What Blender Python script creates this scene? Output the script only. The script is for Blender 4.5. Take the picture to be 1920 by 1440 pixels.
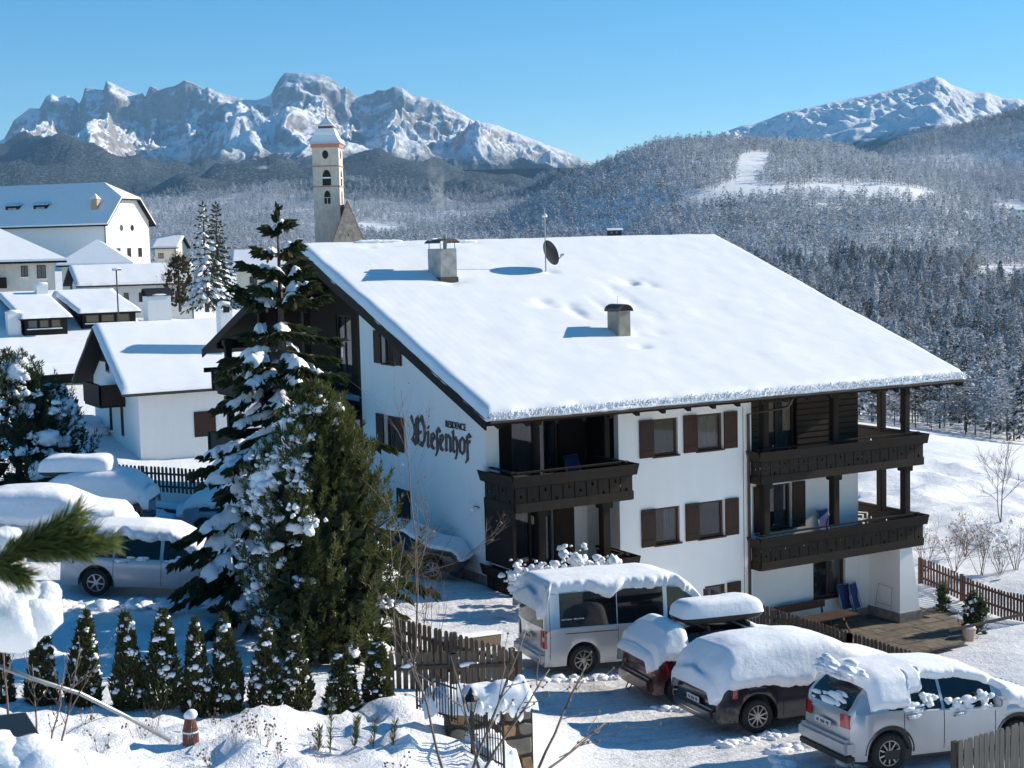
import bpy, bmesh, math, random
import numpy as np
from math import sin, cos, pi, radians, exp, sqrt, atan2
from mathutils import Vector, Matrix, Quaternion
for o in list(bpy.data.objects): bpy.data.objects.remove(o)
scene = bpy.context.scene
COL = scene.collection
# ---------------------------------------------------------------- camera
FPX, YAW, PITCH, ROLL = 2820.0, radians(60.4), radians(5.23), radians(-1.39)
cf = np.array([cos(YAW)*cos(PITCH), sin(YAW)*cos(PITCH), -sin(PITCH)])
_r = np.array([sin(YAW), -cos(YAW), 0.0]); _u = np.cross(_r, cf)
cr = _r*cos(ROLL) + _u*sin(ROLL); cu = -_r*sin(ROLL) + _u*cos(ROLL)
cam_data = bpy.data.cameras.new('camera'); cam = bpy.data.objects.new('camera', cam_data); COL.objects.link(cam)
cam_data.sensor_width = 36.0; cam_data.sensor_fit = 'HORIZONTAL'; cam_data.lens = 36.0*FPX/1920
cam_data.clip_start = 0.5; cam_data.clip_end = 60000
cam.matrix_world = Matrix(((cr[0], cu[0], -cf[0], 0), (cr[1], cu[1], -cf[1], 0), (cr[2], cu[2], -cf[2], 0), (0, 0, 0, 1)))
scene.camera = cam
cam_data.dof.use_dof = True; cam_data.dof.focus_distance = 45; cam_data.dof.aperture_fstop = 7.0
def at(x, y, d):   # survey of the place: bearing taken off the photograph plus a distance in metres
    return (cf + (x-960)/FPX*cr + (720-y)/FPX*cu)*d
def pj(P):
    P = np.asarray(P, float); d = P@cf
    return 960+FPX*(P@cr)/d, 720-FPX*(P@cu)/d, d
# ---------------------------------------------------------------- sky and sun
SUN_AZ, SUN_EL = radians(-5.5), radians(24.0)
sdir = Vector((cos(SUN_EL)*cos(SUN_AZ), cos(SUN_EL)*sin(SUN_AZ), sin(SUN_EL)))
world = bpy.data.worlds.new('World'); scene.world = world; world.use_nodes = True
wn = world.node_tree.nodes; wl = world.node_tree.links
bg = wn['Background']
sky = wn.new('ShaderNodeTexSky'); sky.sky_type = 'NISHITA'; sky.sun_disc = False
sky.sun_elevation = SUN_EL; sky.sun_rotation = pi/2 - SUN_AZ
sky.altitude = 1400; sky.air_density = 0.85; sky.dust_density = 0.0; sky.ozone_density = 2.0
hs = wn.new('ShaderNodeHueSaturation'); hs.inputs['Saturation'].default_value = 1.38; hs.inputs['Hue'].default_value = 0.49
wl.new(sky.outputs[0], hs.inputs['Color']); wl.new(hs.outputs[0], bg.inputs[0]); bg.inputs[1].default_value = 0.103
sl = bpy.data.lights.new('sun', 'SUN'); sl.energy = 5.0; sl.angle = radians(0.55); sl.color = (1.0, 0.90, 0.76)
sun = bpy.data.objects.new('sun', sl); COL.objects.link(sun); sun.rotation_euler = sdir.to_track_quat('Z', 'Y').to_euler()
sun.location = (60, -40, 60)
scene.view_settings.view_transform = 'Standard'; scene.view_settings.look = 'None'
scene.view_settings.exposure = 0.62; scene.view_settings.gamma = 1.0
scene.render.engine = 'CYCLES'
scene.cycles.use_denoising = True; scene.cycles.max_bounces = 7; scene.cycles.diffuse_bounces = 5; scene.cycles.glossy_bounces = 3
scene.cycles.transparent_max_bounces = 8; scene.cycles.volume_bounces = 0; scene.cycles.caustics_reflective = False; scene.cycles.caustics_refractive = False
# ---------------------------------------------------------------- noise in numpy
def _hash(ix, iy, seed):
    h = (ix.astype(np.int64)*374761393 + iy.astype(np.int64)*668265263 + seed*974634721) & 0xffffffff
    h = ((h ^ (h >> 13))*1274126177) & 0xffffffff
    return ((h ^ (h >> 16)) & 0xffff)/65535.0
def vnoise(x, y, seed=0):
    x = np.asarray(x, float); y = np.asarray(y, float)
    ix = np.floor(x); iy = np.floor(y); fx = x-ix; fy = y-iy
    fx = fx*fx*fx*(fx*(fx*6-15)+10); fy = fy*fy*fy*(fy*(fy*6-15)+10)
    a = _hash(ix, iy, seed); b = _hash(ix+1, iy, seed); c = _hash(ix, iy+1, seed); d = _hash(ix+1, iy+1, seed)
    return (a*(1-fx)+b*fx)*(1-fy)+(c*(1-fx)+d*fx)*fy
def fbm(x, y, o=4, seed=0, gain=0.5):
    s = 0; a = 1; t = 0
    for k in range(o):
        s = s+a*(vnoise(x*2**k+17.3*k, y*2**k-9.1*k, seed+k)*2-1); t += a; a *= gain
    return s/t
def ridged(x, y, o=5, seed=0, gain=0.5):
    s = 0; a = 1; t = 0
    for k in range(o):
        n = 1-np.abs(vnoise(x*2**k+7.3*k, y*2**k-3.1*k, seed+k)*2-1); s = s+a*n*n; t += a; a *= gain
    return s/t
def sstep(a, b, x):
    t = np.clip((np.asarray(x, float)-a)/(b-a), 0, 1); return t*t*(3-2*t)
# ---------------------------------------------------------------- object helpers
def tag(o, label=None, cat=None, group=None, kind=None):
    if label: o['label'] = label
    if cat: o['category'] = cat
    if group: o['group'] = group
    if kind: o['kind'] = kind
    return o
OFF = {}
def link(o, parent=None):
    COL.objects.link(o)
    if parent is not None:
        o.parent = parent
        if parent.name in OFF: o.matrix_parent_inverse = Matrix.Translation(-OFF[parent.name])   # parts modelled in world coordinates
    return o
def empty(name, loc=(0, 0, 0), rz=0.0):
    o = bpy.data.objects.new(name, None); o.location = loc; o.rotation_euler = (0, 0, rz); o.empty_display_size = 0.3
    return link(o)
def thing(name, label, cat, loc=(0, 0, 0), rz=0.0, group=None):
    return tag(empty(name, loc, rz), label, cat, group)
def wthing(name, label, cat, loc, group=None):
    o = thing(name, label, cat, loc, 0.0, group); OFF[o.name] = Vector(loc); return o
def mesh_obj(name, verts, faces, mat=None, parent=None, smooth=False, loc=None):
    me = bpy.data.meshes.new(name); me.from_pydata([tuple(v) for v in verts], [], [tuple(f) for f in faces]); me.update()
    if smooth: me.shade_smooth()
    mats = mat if isinstance(mat, (list, tuple)) else [mat]
    for m in mats:
        if m is not None: me.materials.append(m)
    o = bpy.data.objects.new(name, me)
    if loc is not None: o.location = loc
    return link(o, parent)
def copy_of(o, parent=None, name=None):
    c = o.copy(); COL.objects.link(c); c.parent = parent
    if name: c.name = name
    return c
def copy_tree(o, parent=None):
    c = copy_of(o, parent)
    for ch in o.children: copy_tree(ch, c)
    return c
class MB:
    """collects shapes, then links them as one mesh"""
    def __init__(s): s.v = []; s.f = []
    def add(s, v, f):
        n = len(s.v); s.v += [tuple(p) for p in v]; s.f += [tuple(i+n for i in q) for q in f]; return s
    def box(s, x0, x1, y0, y1, z0, z1, M=None):
        v = [(x0,y0,z0),(x1,y0,z0),(x1,y1,z0),(x0,y1,z0),(x0,y0,z1),(x1,y0,z1),(x1,y1,z1),(x0,y1,z1)]
        if M is not None: v = [tuple(M @ Vector(p)) for p in v]
        return s.add(v, [(0,3,2,1),(4,5,6,7),(0,1,5,4),(1,2,6,5),(2,3,7,6),(3,0,4,7)])
    def bar(s, a, b, w, h, up=(0, 0, 1)):
        a = Vector(a); b = Vector(b); d = (b-a); L = d.length; d.normalize(); up = Vector(up)
        sd = d.cross(up)
        if sd.length < 1e-4: sd = d.cross(Vector((1, 0, 0)))
        sd.normalize(); u2 = sd.cross(d)
        v = []
        for p in (a, b):
            for i, j in ((-1,-1),(1,-1),(1,1),(-1,1)): v.append(p+sd*(i*w/2)+u2*(j*h/2))
        return s.add(v, [(3,2,1,0),(4,5,6,7),(0,1,5,4),(1,2,6,5),(2,3,7,6),(3,0,4,7)])
    def tube(s, pts, rad, n=8, cap=True):
        pts = [Vector(p) for p in pts]; rr = rad if hasattr(rad, '__len__') else [rad]*len(pts)
        v = []; f = []
        for i, p in enumerate(pts):
            d = (pts[min(i+1, len(pts)-1)]-pts[max(i-1, 0)]).normalized()
            a = d.cross(Vector((0, 0, 1)) if abs(d.z) < .95 else Vector((1, 0, 0))).normalized(); b = d.cross(a)
            for k in range(n):
                t = 2*pi*k/n; v.append(p+(a*cos(t)+b*sin(t))*rr[i])
        for i in range(len(pts)-1):
            for k in range(n):
                k2 = (k+1) % n; f.append((i*n+k, i*n+k2, (i+1)*n+k2, (i+1)*n+k))
        if cap: f.append(tuple(range(n))[::-1]); f.append(tuple(range((len(pts)-1)*n, len(pts)*n)))
        return s.add(v, f)
    def prism(s, poly, axis, a, b):
        """poly: 2D outline (counter-clockwise), extruded along axis 'x','y' or 'z' from a to b"""
        def P(p, t): return {'x': (t, p[0], p[1]), 'y': (p[0], t, p[1]), 'z': (p[0], p[1], t)}[axis]
        n = len(poly); v = [P(p, a) for p in poly]+[P(p, b) for p in poly]
        f = [tuple(range(n))[::-1], tuple(range(n, 2*n))]
        for i in range(n): j = (i+1) % n; f.append((i, j, n+j, n+i))
        return s.add(v, f)
    def lathe(s, prof, c=(0, 0, 0), n=16):
        v = []; f = []
        for r, z in prof:
            for k in range(n): t = 2*pi*k/n; v.append((c[0]+r*cos(t), c[1]+r*sin(t), c[2]+z))
        for i in range(len(prof)-1):
            for k in range(n): k2 = (k+1) % n; f.append((i*n+k, i*n+k2, (i+1)*n+k2, (i+1)*n+k))
        f.append(tuple(range(n))[::-1]); f.append(tuple(range((len(prof)-1)*n, len(prof)*n)))
        return s.add(v, f)
    def build(s, name, mat, parent=None, smooth=False, bevel=0.0, fix=True, loc=None):
        o = mesh_obj(name, s.v, s.f, mat, parent, smooth, loc)
        if fix or bevel:
            bm = bmesh.new(); bm.from_mesh(o.data)
            if fix: bmesh.ops.recalc_face_normals(bm, faces=bm.faces)
            if bevel:
                bmesh.ops.bevel(bm, geom=[e for e in bm.edges if len(e.link_faces) == 2 and e.calc_face_angle(0) > .6], offset=bevel, segments=2, affect='EDGES', clamp_overlap=True)
            bm.to_mesh(o.data); bm.free()
            if smooth: o.data.shade_smooth()
        return o
def box_obj(name, x0, x1, y0, y1, z0, z1, mat, parent=None, bevel=0.0):
    return MB().box(x0, x1, y0, y1, z0, z1).build(name, mat, parent, bevel=bevel, fix=False)
def grid_faces(nu, nv):
    i = np.arange(nu-1)[:, None]*nv+np.arange(nv-1)[None, :]
    return np.stack([i, i+nv, i+nv+1, i+1], -1).reshape(-1, 4)
def grid_obj(name, P, mat, parent=None, smooth=True, flip=False):
    """P: (nu,nv,3) array of points"""
    nu, nv = P.shape[:2]; F = grid_faces(nu, nv)
    if flip: F = F[:, ::-1]
    me = bpy.data.meshes.new(name); me.vertices.add(nu*nv); me.vertices.foreach_set('co', P.astype(np.float32).ravel())
    me.loops.add(F.size); me.loops.foreach_set('vertex_index', F.astype(np.int32).ravel())
    me.polygons.add(len(F)); me.polygons.foreach_set('loop_start', (np.arange(len(F))*4).astype(np.int32))
    me.update(calc_edges=True); me.validate()
    if smooth: me.shade_smooth()
    if mat: me.materials.append(mat)
    return link(bpy.data.objects.new(name, me), parent)
def tris_obj(name, V, F, mat, parent=None, smooth=False, midx=None):
    V = np.asarray(V, np.float32); F = np.asarray(F, np.int32); k = F.shape[1]
    me = bpy.data.meshes.new(name); me.vertices.add(len(V)); me.vertices.foreach_set('co', V.ravel())
    me.loops.add(F.size); me.loops.foreach_set('vertex_index', F.ravel())
    me.polygons.add(len(F)); me.polygons.foreach_set('loop_start', (np.arange(len(F))*k).astype(np.int32))
    mats = mat if isinstance(mat, (list, tuple)) else [mat]
    for m in mats: me.materials.append(m)
    if midx is not None: me.polygons.foreach_set('material_index', np.asarray(midx, np.int32))
    me.update(calc_edges=True); me.validate()
    if smooth: me.shade_smooth()
    return link(bpy.data.objects.new(name, me), parent)
# ---------------------------------------------------------------- materials
class NT:
    def __init__(s, name):
        s.m = bpy.data.materials.new(name); s.m.use_nodes = True; s.n = s.m.node_tree.nodes; s.l = s.m.node_tree.links
        s.b = s.n['Principled BSDF']; s.out = s.n['Material Output']
    def node(s, t, **kw):
        n = s.n.new(t)
        for k, v in kw.items(): setattr(n, k, v)
        return n
    def coord(s, scale=1.0, kind='Object'):
        tc = s.node('ShaderNodeTexCoord'); mp = s.node('ShaderNodeMapping')
        mp.inputs['Scale'].default_value = scale if hasattr(scale, '__len__') else (scale,)*3
        s.l.new(tc.outputs[kind], mp.inputs[0]); return mp.outputs[0]
    def wpos(s): return s.node('ShaderNodeNewGeometry').outputs['Position']
    def noise(s, vec, scale, detail=4, rough=0.55, dist=0.0):
        n = s.node('ShaderNodeTexNoise'); n.inputs['Scale'].default_value = scale; n.inputs['Detail'].default_value = detail
        n.inputs['Roughness'].default_value = rough; n.inputs['Distortion'].default_value = dist
        if vec is not None: s.l.new(vec, n.inputs['Vector'])
        return n.outputs[0]
    def ramp(s, fac, stops, interp='LINEAR'):
        r = s.node('ShaderNodeValToRGB'); e = r.color_ramp.elements; r.color_ramp.interpolation = interp
        while len(e) < len(stops): e.new(0.5)
        for i, (p, c) in enumerate(stops):
            e[i].position = p; e[i].color = (c[0], c[1], c[2], 1) if hasattr(c, '__len__') else (c, c, c, 1)
        s.l.new(fac, r.inputs[0]); return r.outputs[0]
    def math(s, op, a, b=0.0, c=None, clamp=False):
        n = s.node('ShaderNodeMath', operation=op, use_clamp=clamp)
        for i, v in enumerate((a, b, c)):
            if v is None: continue
            if isinstance(v, (int, float)): n.inputs[i].default_value = v
            else: s.l.new(v, n.inputs[i])
        return n.outputs[0]
    def mix(s, fac, a, b):
        n = s.node('ShaderNodeMix', data_type='RGBA')
        for i, v in ((0, fac), (6, a), (7, b)):
            if isinstance(v, (int, float)): n.inputs[i].default_value = v
            elif hasattr(v, '__len__'): n.inputs[i].default_value = (v[0], v[1], v[2], 1)
            else: s.l.new(v, n.inputs[i])
        return n.outputs[2]
    def sep(s, vec):
        n = s.node('ShaderNodeSeparateXYZ'); s.l.new(vec, n.inputs[0]); return n.outputs
    def color(s, c):
        if hasattr(c, '__len__'): s.b.inputs['Base Color'].default_value = (c[0], c[1], c[2], 1)
        else: s.l.new(c, s.b.inputs['Base Color'])
    def set(s, **kw):
        for k, v in kw.items():
            i = s.b.inputs[k.replace('_', ' ')]
            if isinstance(v, (int, float)): i.default_value = v
            elif hasattr(v, '__len__'): i.default_value = v
            else: s.l.new(v, i)
        return s
    def bump(s, h, strength=0.3, dist=0.02):
        b = s.node('ShaderNodeBump'); b.inputs['Strength'].default_value = strength; b.inputs['Distance'].default_value = dist
        s.l.new(h, b.inputs['Height']); s.l.new(b.outputs[0], s.b.inputs['Normal']); return s
def mat_plain(name, c, rough=0.6, metal=0.0, var=0.15, scale=6.0, bump=0.0, bdist=0.01, coat=0.0, spec=0.5):
    t = NT(name); v = t.coord(1.0); n = t.noise(v, scale, 5)
    lo = [x*(1-var) for x in c]; hi = [min(1, x*(1+var)) for x in c]
    t.color(t.ramp(n, [(0.3, lo), (0.7, hi)])); t.set(Roughness=rough, Metallic=metal, Coat_Weight=coat, Specular_IOR_Level=spec)
    if bump: t.bump(t.noise(v, scale*4, 5), bump, bdist)
    return t.m
def mat_snow(name, bump=0.5, fine=45.0, coarse=3.0, dist=0.03, tint=(0.86, 0.88, 0.91)):
    t = NT(name); p = t.wpos()
    n1 = t.noise(p, coarse, 4); n2 = t.noise(p, fine, 3, 0.6)
    t.color(t.ramp(n1, [(0.3, [x*0.97 for x in tint]), (0.7, [min(1, x*1.02) for x in tint])]))
    t.set(Roughness=0.65, Specular_IOR_Level=0.25)
    h = t.math('ADD', n1, t.math('MULTIPLY', n2, 0.35)); t.bump(h, bump, dist); return t.m
def mat_wood(name, c, var=0.35, axis=(1, 14, 14), rough=0.7, bump=0.25):
    t = NT(name); v = t.coord(axis); n = t.noise(v, 2.2, 6, 0.6, 0.4); n2 = t.noise(t.coord(0.7), 1.3, 3)
    f = t.math('ADD', t.math('MULTIPLY', n, 0.7), t.math('MULTIPLY', n2, 0.3))
    t.color(t.ramp(f, [(0.3, [x*(1-var) for x in c]), (0.72, [x*(1+var) for x in c])])); t.set(Roughness=rough, Specular_IOR_Level=0.16)
    t.bump(n, bump, 0.01); return t.m
SNOW = mat_snow('snow'); SNOW_SOFT = mat_snow('snow_soft', 0.25, 30, 1.5, 0.02); SNOW_LUMP = mat_snow('snow_lump', 0.6, 60, 8.0, 0.02)
# ================================================================ terrain
HZ = lambda px: 462-0.0243*(px-960)
# far land: height table over bearing (pixel column) and distance
PXC = [-500, 0, 300, 600, 800, 950, 1100, 1250, 1400, 1550, 1700, 1850, 2000, 2400]
DC = [60, 100, 160, 250, 400, 650, 1000, 1400, 1700, 2100, 2600, 3200, 4200, 6200]
ZT = {
 -500: [-9, -9, -6, -2, 0, 0, 0, 10, 15, 25, 45, 75, 150, 330],
 0:    [-9, -10, -6.5, -2, -1, -3, -8, -8, 0, 14, 40, 75, 150, 330],
 300:  [-9, -11, -7, -3, -3, -6, -12, -12, -4, 12, 40, 75, 150, 330],
 600:  [-10, -12, -10, -6, -6, -10, -18, -18, -8, 10, 36, 70, 145, 330],
 800:  [-11, -13, -14, -12, -14, -18, -18, 2, 8, 16, 30, 60, 130, 320],
 950:  [-11.5, -14, -17, -18, -22, -26, -24, -4, 14, 36, 40, 60, 120, 300],
 1100: [-12, -14, -19, -24, -30, -32, -22, 0, 40, 84, 100, 80, 110, 280],
 1250: [-12.5, -14.5, -20, -27, -34, -34, -20, 18, 58, 120, 150, 120, 110, 260],
 1400: [-13, -15, -20, -28, -36, -34, -18, 26, 62, 120, 160, 150, 130, 250],
 1550: [-13, -15, -21, -29, -38, -35, -18, 24, 56, 105, 150, 160, 150, 250],
 1700: [-13, -13.5, -22, -31, -41, -38, -20, 20, 46, 75, 110, 150, 256, 240],
 1850: [-13, -14, -24, -33, -43, -41, -24, 6, 26, 52, 84, 140, 305, 280],
 2000: [-13, -15, -25, -35, -45, -42, -26, 4, 22, 48, 84, 150, 380, 330],
 2400: [-13, -17, -27, -38, -48, -44, -26, 4, 24, 52, 100, 200, 470, 420]}
ZA = np.array([ZT[p] for p in PXC], float)
def _cub(p0, p1, p2, p3, t):   # Catmull-Rom
    return p1+0.5*t*(p2-p0+t*(2*p0-5*p1+4*p2-p3+t*(3*(p1-p2)+p3-p0)))
def table(px, d):
    px = np.asarray(px, float); d = np.asarray(d, float)
    PX = np.array(PXC, float); LD = np.log(np.array(DC, float)); ld = np.log(np.clip(d, 60.01, 6199))
    px = np.clip(px, -499, 2399)
    i = np.clip(np.searchsorted(PX, px)-1, 0, len(PX)-2); j = np.clip(np.searchsorted(LD, ld)-1, 0, len(LD)-2)
    u = (px-PX[i])/(PX[i+1]-PX[i]); v = (ld-LD[j])/(LD[j+1]-LD[j])
    def row(ii):
        ii = np.clip(ii, 0, len(PX)-1); g = lambda k: ZA[ii, np.clip(k, 0, len(LD)-1)]
        return _cub(g(j-1), g(j), g(j+1), g(j+2), v)
    return _cub(row(i-1), row(i), row(i+1), row(i+2), u)
def px_d(x, y):
    d = x*cos(YAW)+y*sin(YAW); s = x*sin(YAW)-y*cos(YAW)
    return 960+FPX*s/np.maximum(d, 1.0), d
# near ground: surveyed points
GP = [(18,16,-9.2),(18,19.2,-9.36),(18.1,22.6,-9.55),(18.3,25.3,-9.7),(17.8,28.5,-9.75),(22.5,19,-9.7),(22.6,22,-9.85),(22.7,25,-9.95),(22.8,28,-10.05),(23.5,31,-10.2),
 (23.4,17,-9.85),(23.6,20,-10),(23.8,24,-10.1),(24.0,28,-10.2),(15,20,-9.2),(14.6,23,-9.3),(14.8,26,-9.4),(15,30,-9.4),(13,17,-9.0),(15,14,-8.9),(20,12,-9.0),(12.5,12,-8.6),
 (20.5,43,-9.75),(20.5,38.3,-9.85),(17.5,36,-9.7),(15,38,-9.2),(16,33,-9.6),(20,33,-9.95),(21,36,-10),(24,34,-10.6),(17,43,-9.3),(17.5,48,-9.3),(20,52,-9.4),
 (27,28,-12.4),(27.5,33,-13.2),(30,35,-13.35),(33,36,-13.35),(37,36,-13.35),(41,37,-13.35),(30,30,-13.35),(35,31,-13.1),(40,32,-13.0),(26,24,-12.2),(30,24,-13.0),(36,26,-13.2),(27,19,-12.3),(32,19,-13),(42,24,-13),
 (25.5,37,-12.9),(30,38,-13.35),(41,40,-12.95),(45,41,-12.7),(44,38,-12.8),(48,43,-12.3),(47.5,50,-12.3),(43,45,-12.9),(54,52,-12.2),(55,46,-12.6),(60,60,-12.2),(62,55,-13.1),(66,64,-13.2),(68,58,-14.2),(72,70,-15),(50,36,-13.5),(60,46,-14),(36,50,-12.6),(40,60,-12.5),(52,68,-12.6),(60,80,-13.5),
 (12.2,24.2,-8.25),(13.4,25.2,-8.6),(13.2,22.6,-8.9),(14.0,24.6,-8.95),(11,22,-7.9),(12.4,20.0,-9.15),(11.6,19.0,-8.9),(12.0,20.6,-9.1),(11.2,21.0,-8.6),(12.9,21.2,-9.15),(12.2,21.9,-8.4),(11.2,20.4,-8.1),
 (10.34,23.3,-7.9),(8.56,23.8,-7.75),(6.86,24.2,-7.5),(5.0,25.3,-7.3),(3,26.3,-7.1),(1,27.5,-6.9),
 (5.4,19.3,-6.8),(3.4,19.3,-6.4),(7.5,18.7,-7.0),(9.6,18,-7.45),(11.0,16.8,-8.1),(6,15,-6.2),(3,14,-5.7),(9,13.5,-6.7),(4,9,-4.5),(7,8,-4.9),(1,8,-4.0),(12,9,-7.6),(14,12,-8.7),(16,9,-9),(0,16,-5.8),(-4,12,-4),
 (8.6,30,-8.0),(6.5,31,-7.85),(11.5,28.5,-8.2),(4,32,-7.7),(8.49,34.8,-7.85),(11.2,34.4,-8.05),(6,36,-7.7),(13.5,33,-8.5),(8,41,-7.5),(5,42,-7.4),(10.9,45,-8.1),(8,47,-8.0),(13,50,-8.5),(14,42,-8.8),(12,38,-8.3),
 (15.2,55.1,-8.95),(16.6,53.1,-8.95),(12,58,-8.9),(8,60,-8.6),(22,78.8,-10.95),(25,74.6,-10.9),(20.5,85.5,-9.7),(16,75,-9.6),(17,66,-9.6),(22,66,-10),(28,66,-11),(10,75,-9),(2,60,-8),(-4,50,-7.4),(30,80,-11.2),(36,90,-11.5),(20,100,-9.6),(-10,80,-7)]
GP = np.array(GP, float)
def _rbf():
    P = GP[:, :2]; n = len(P); K = np.sqrt(((P[:, None]-P[None])**2).sum(-1)+0.3)
    A = np.zeros((n+3, n+3)); A[:n, :n] = K-np.eye(n)*0.02; A[:n, n] = 1; A[:n, n+1:] = P; A[n, :n] = 1; A[n+1:, :n] = P.T
    return np.linalg.solve(A, np.concatenate([GP[:, 2], [0, 0, 0]]))
RW = _rbf()
def near_z(x, y):
    x = np.asarray(x, float); y = np.asarray(y, float); sh = x.shape; x = x.ravel(); y = y.ravel(); out = np.zeros(len(x))
    for k in range(0, len(x), 20000):
        a = x[k:k+20000, None]; b = y[k:k+20000, None]
        K = np.sqrt((a-GP[None, :, 0])**2+(b-GP[None, :, 1])**2+0.3)
        out[k:k+20000] = K@RW[:-3]+RW[-3]+RW[-2]*a[:, 0]+RW[-1]*b[:, 0]
    return out.reshape(sh)
def ground_z(x, y):
    x = np.asarray(x, float); y = np.asarray(y, float)
    px, d = px_d(x, y); w = sstep(72, 120, d)
    zn = near_z(x, y); zf = table(px, d)
    return zn*(1-w)+zf*w
def gz(x, y): return float(ground_z(np.array([x]), np.array([y]))[0])

def mat_ground():
    t = NT('snow_ground'); p = t.wpos(); s = t.sep(p)
    n1 = t.noise(p, 1.6, 5, 0.6); n2 = t.noise(p, 11.0, 5, 0.65); n3 = t.noise(p, 55.0, 3)
    c = t.ramp(n1, [(0.3, (0.83, 0.85, 0.89)), (0.7, (0.88, 0.895, 0.92))])
    # driven and trodden snow of the car park: dirtier, with asphalt and grit showing through in patches
    def win(a, lo, hi, soft): return t.math('MULTIPLY', t.math('SMOOTHSTEP', lo-soft, lo+soft, a) if False else smooth(a, lo-soft, lo+soft), smooth(a, hi+soft, hi-soft))
    def smooth(a, e0, e1):
        n = t.node('ShaderNodeMapRange', interpolation_type='SMOOTHSTEP'); n.inputs['From Min'].default_value = e0; n.inputs['From Max'].default_value = e1
        if e0 > e1:
            n.inputs['From Min'].default_value = e1; n.inputs['From Max'].default_value = e0; n.inputs['To Min'].default_value = 1; n.inputs['To Max'].default_value = 0
        t.l.new(a, n.inputs['Value']); return n.outputs[0]
    wob = t.math('MULTIPLY', t.math('SUBTRACT', n1, 0.5), 2.5)
    X = t.math('ADD', s[0], wob); Y = t.math('ADD', s[1], wob)
    park = t.math('MULTIPLY', win(X, 14.2, 22.9, 0.5), win(Y, 9, 41.5, 1.0))
    slope = t.math('SUBTRACT', 1.0, park)
    dirt = t.math('MULTIPLY', park, t.ramp(n2, [(0.40, 0.0), (0.70, 0.46)]))
    streak = t.noise(t.coord((0.9, 5.5, 1.0), 'Object'), 1.0, 4, 0.6)
    dirt = t.math('ADD', dirt, t.math('MULTIPLY', park, t.ramp(streak, [(0.46, 0.0), (0.70, 0.42)])), clamp=True)
    c = t.mix(dirt, c, (0.42, 0.41, 0.41))
    blot = t.noise(p, 0.55, 3); bare = t.math('MULTIPLY', park, t.ramp(blot, [(0.64, 0.0), (0.72, 0.5)]))
    c = t.mix(bare, c, (0.12, 0.115, 0.11))
    t.color(c); t.set(Roughness=0.6, Specular_IOR_Level=0.3)
    h = t.math('ADD', t.math('ADD', n1, t.math('MULTIPLY', n2, 0.45)), t.math('MULTIPLY', n3, 0.15)); t.bump(h, 0.8, 0.12)
    return t.m
M_GROUND = mat_ground()
# near sheet
gx = np.concatenate([np.arange(-20, 0, 1.0), np.arange(0, 30, 0.2), np.arange(30, 75, 0.5), np.arange(75, 141, 3.0)])
gy = np.concatenate([np.arange(-14, 8, 1.0), np.arange(8, 50, 0.22), np.arange(50, 90, 0.6), np.arange(90, 161, 3.0)])
GX, GY = np.meshgrid(gx, gy, indexing='ij'); GZ = ground_z(GX, GY)
def bumps(x, y):
    b = fbm(x*0.55, y*0.55, 4, 3)*0.10
    garden = sstep(13.2, 11.2, x+0.25*(y-20))*sstep(27.0, 25.0, y+0.15*x)      # snowed-in beds in the foreground
    lump = np.clip(fbm(x*0.85, y*0.85, 3, 11)+0.15, 0, 1)*0.36+np.clip(fbm(x*1.9, y*1.9, 3, 17)+0.05, 0, 1)*0.24+np.clip(fbm(x*4.5, y*4.5, 2, 19)+0.1, 0, 1)*0.10
    b = b+garden*(lump-0.1)
    park = sstep(14.0, 15.2, x)*sstep(23.3, 22.6, x)*sstep(42, 40, y)
    rut = 0.035*fbm(x*0.7, y*3.2, 3, 23)+0.03*fbm(x*3, y*3, 2, 24)
    b = b*(1-park*0.7)+park*rut
    slope = sstep(36, 39, x)*sstep(41.5, 43, y)*sstep(64, 58, y)               # rough bank right of the house
    b = b+slope*(ridged(x*0.22, y*0.22, 4, 31)-0.5)*0.9+slope*fbm(x*1.2, y*1.2, 3, 33)*0.22
    bank = sstep(3, 5, x)*sstep(13.5, 12, x)*sstep(26.5, 28, y)*sstep(34, 32.5, y)
    b = b+bank*np.clip(fbm(x*1.3, y*1.3, 3, 41), -.2, 1)*0.22
    flat = sstep(30.5, 31.0, x)*sstep(37.6, 37.0, x)*sstep(34.2, 34.6, y)*sstep(40, 39.5, y)
    return b*(1-flat)-0.12*flat
GZ = GZ+bumps(GX, GY)
ground = grid_obj('snow_ground', np.stack([GX, GY, GZ], -1), M_GROUND); tag(ground, kind='structure')
def top_z(x, y): return gz(x, y)+float(bumps(np.array([x]), np.array([y]))[0])

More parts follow.
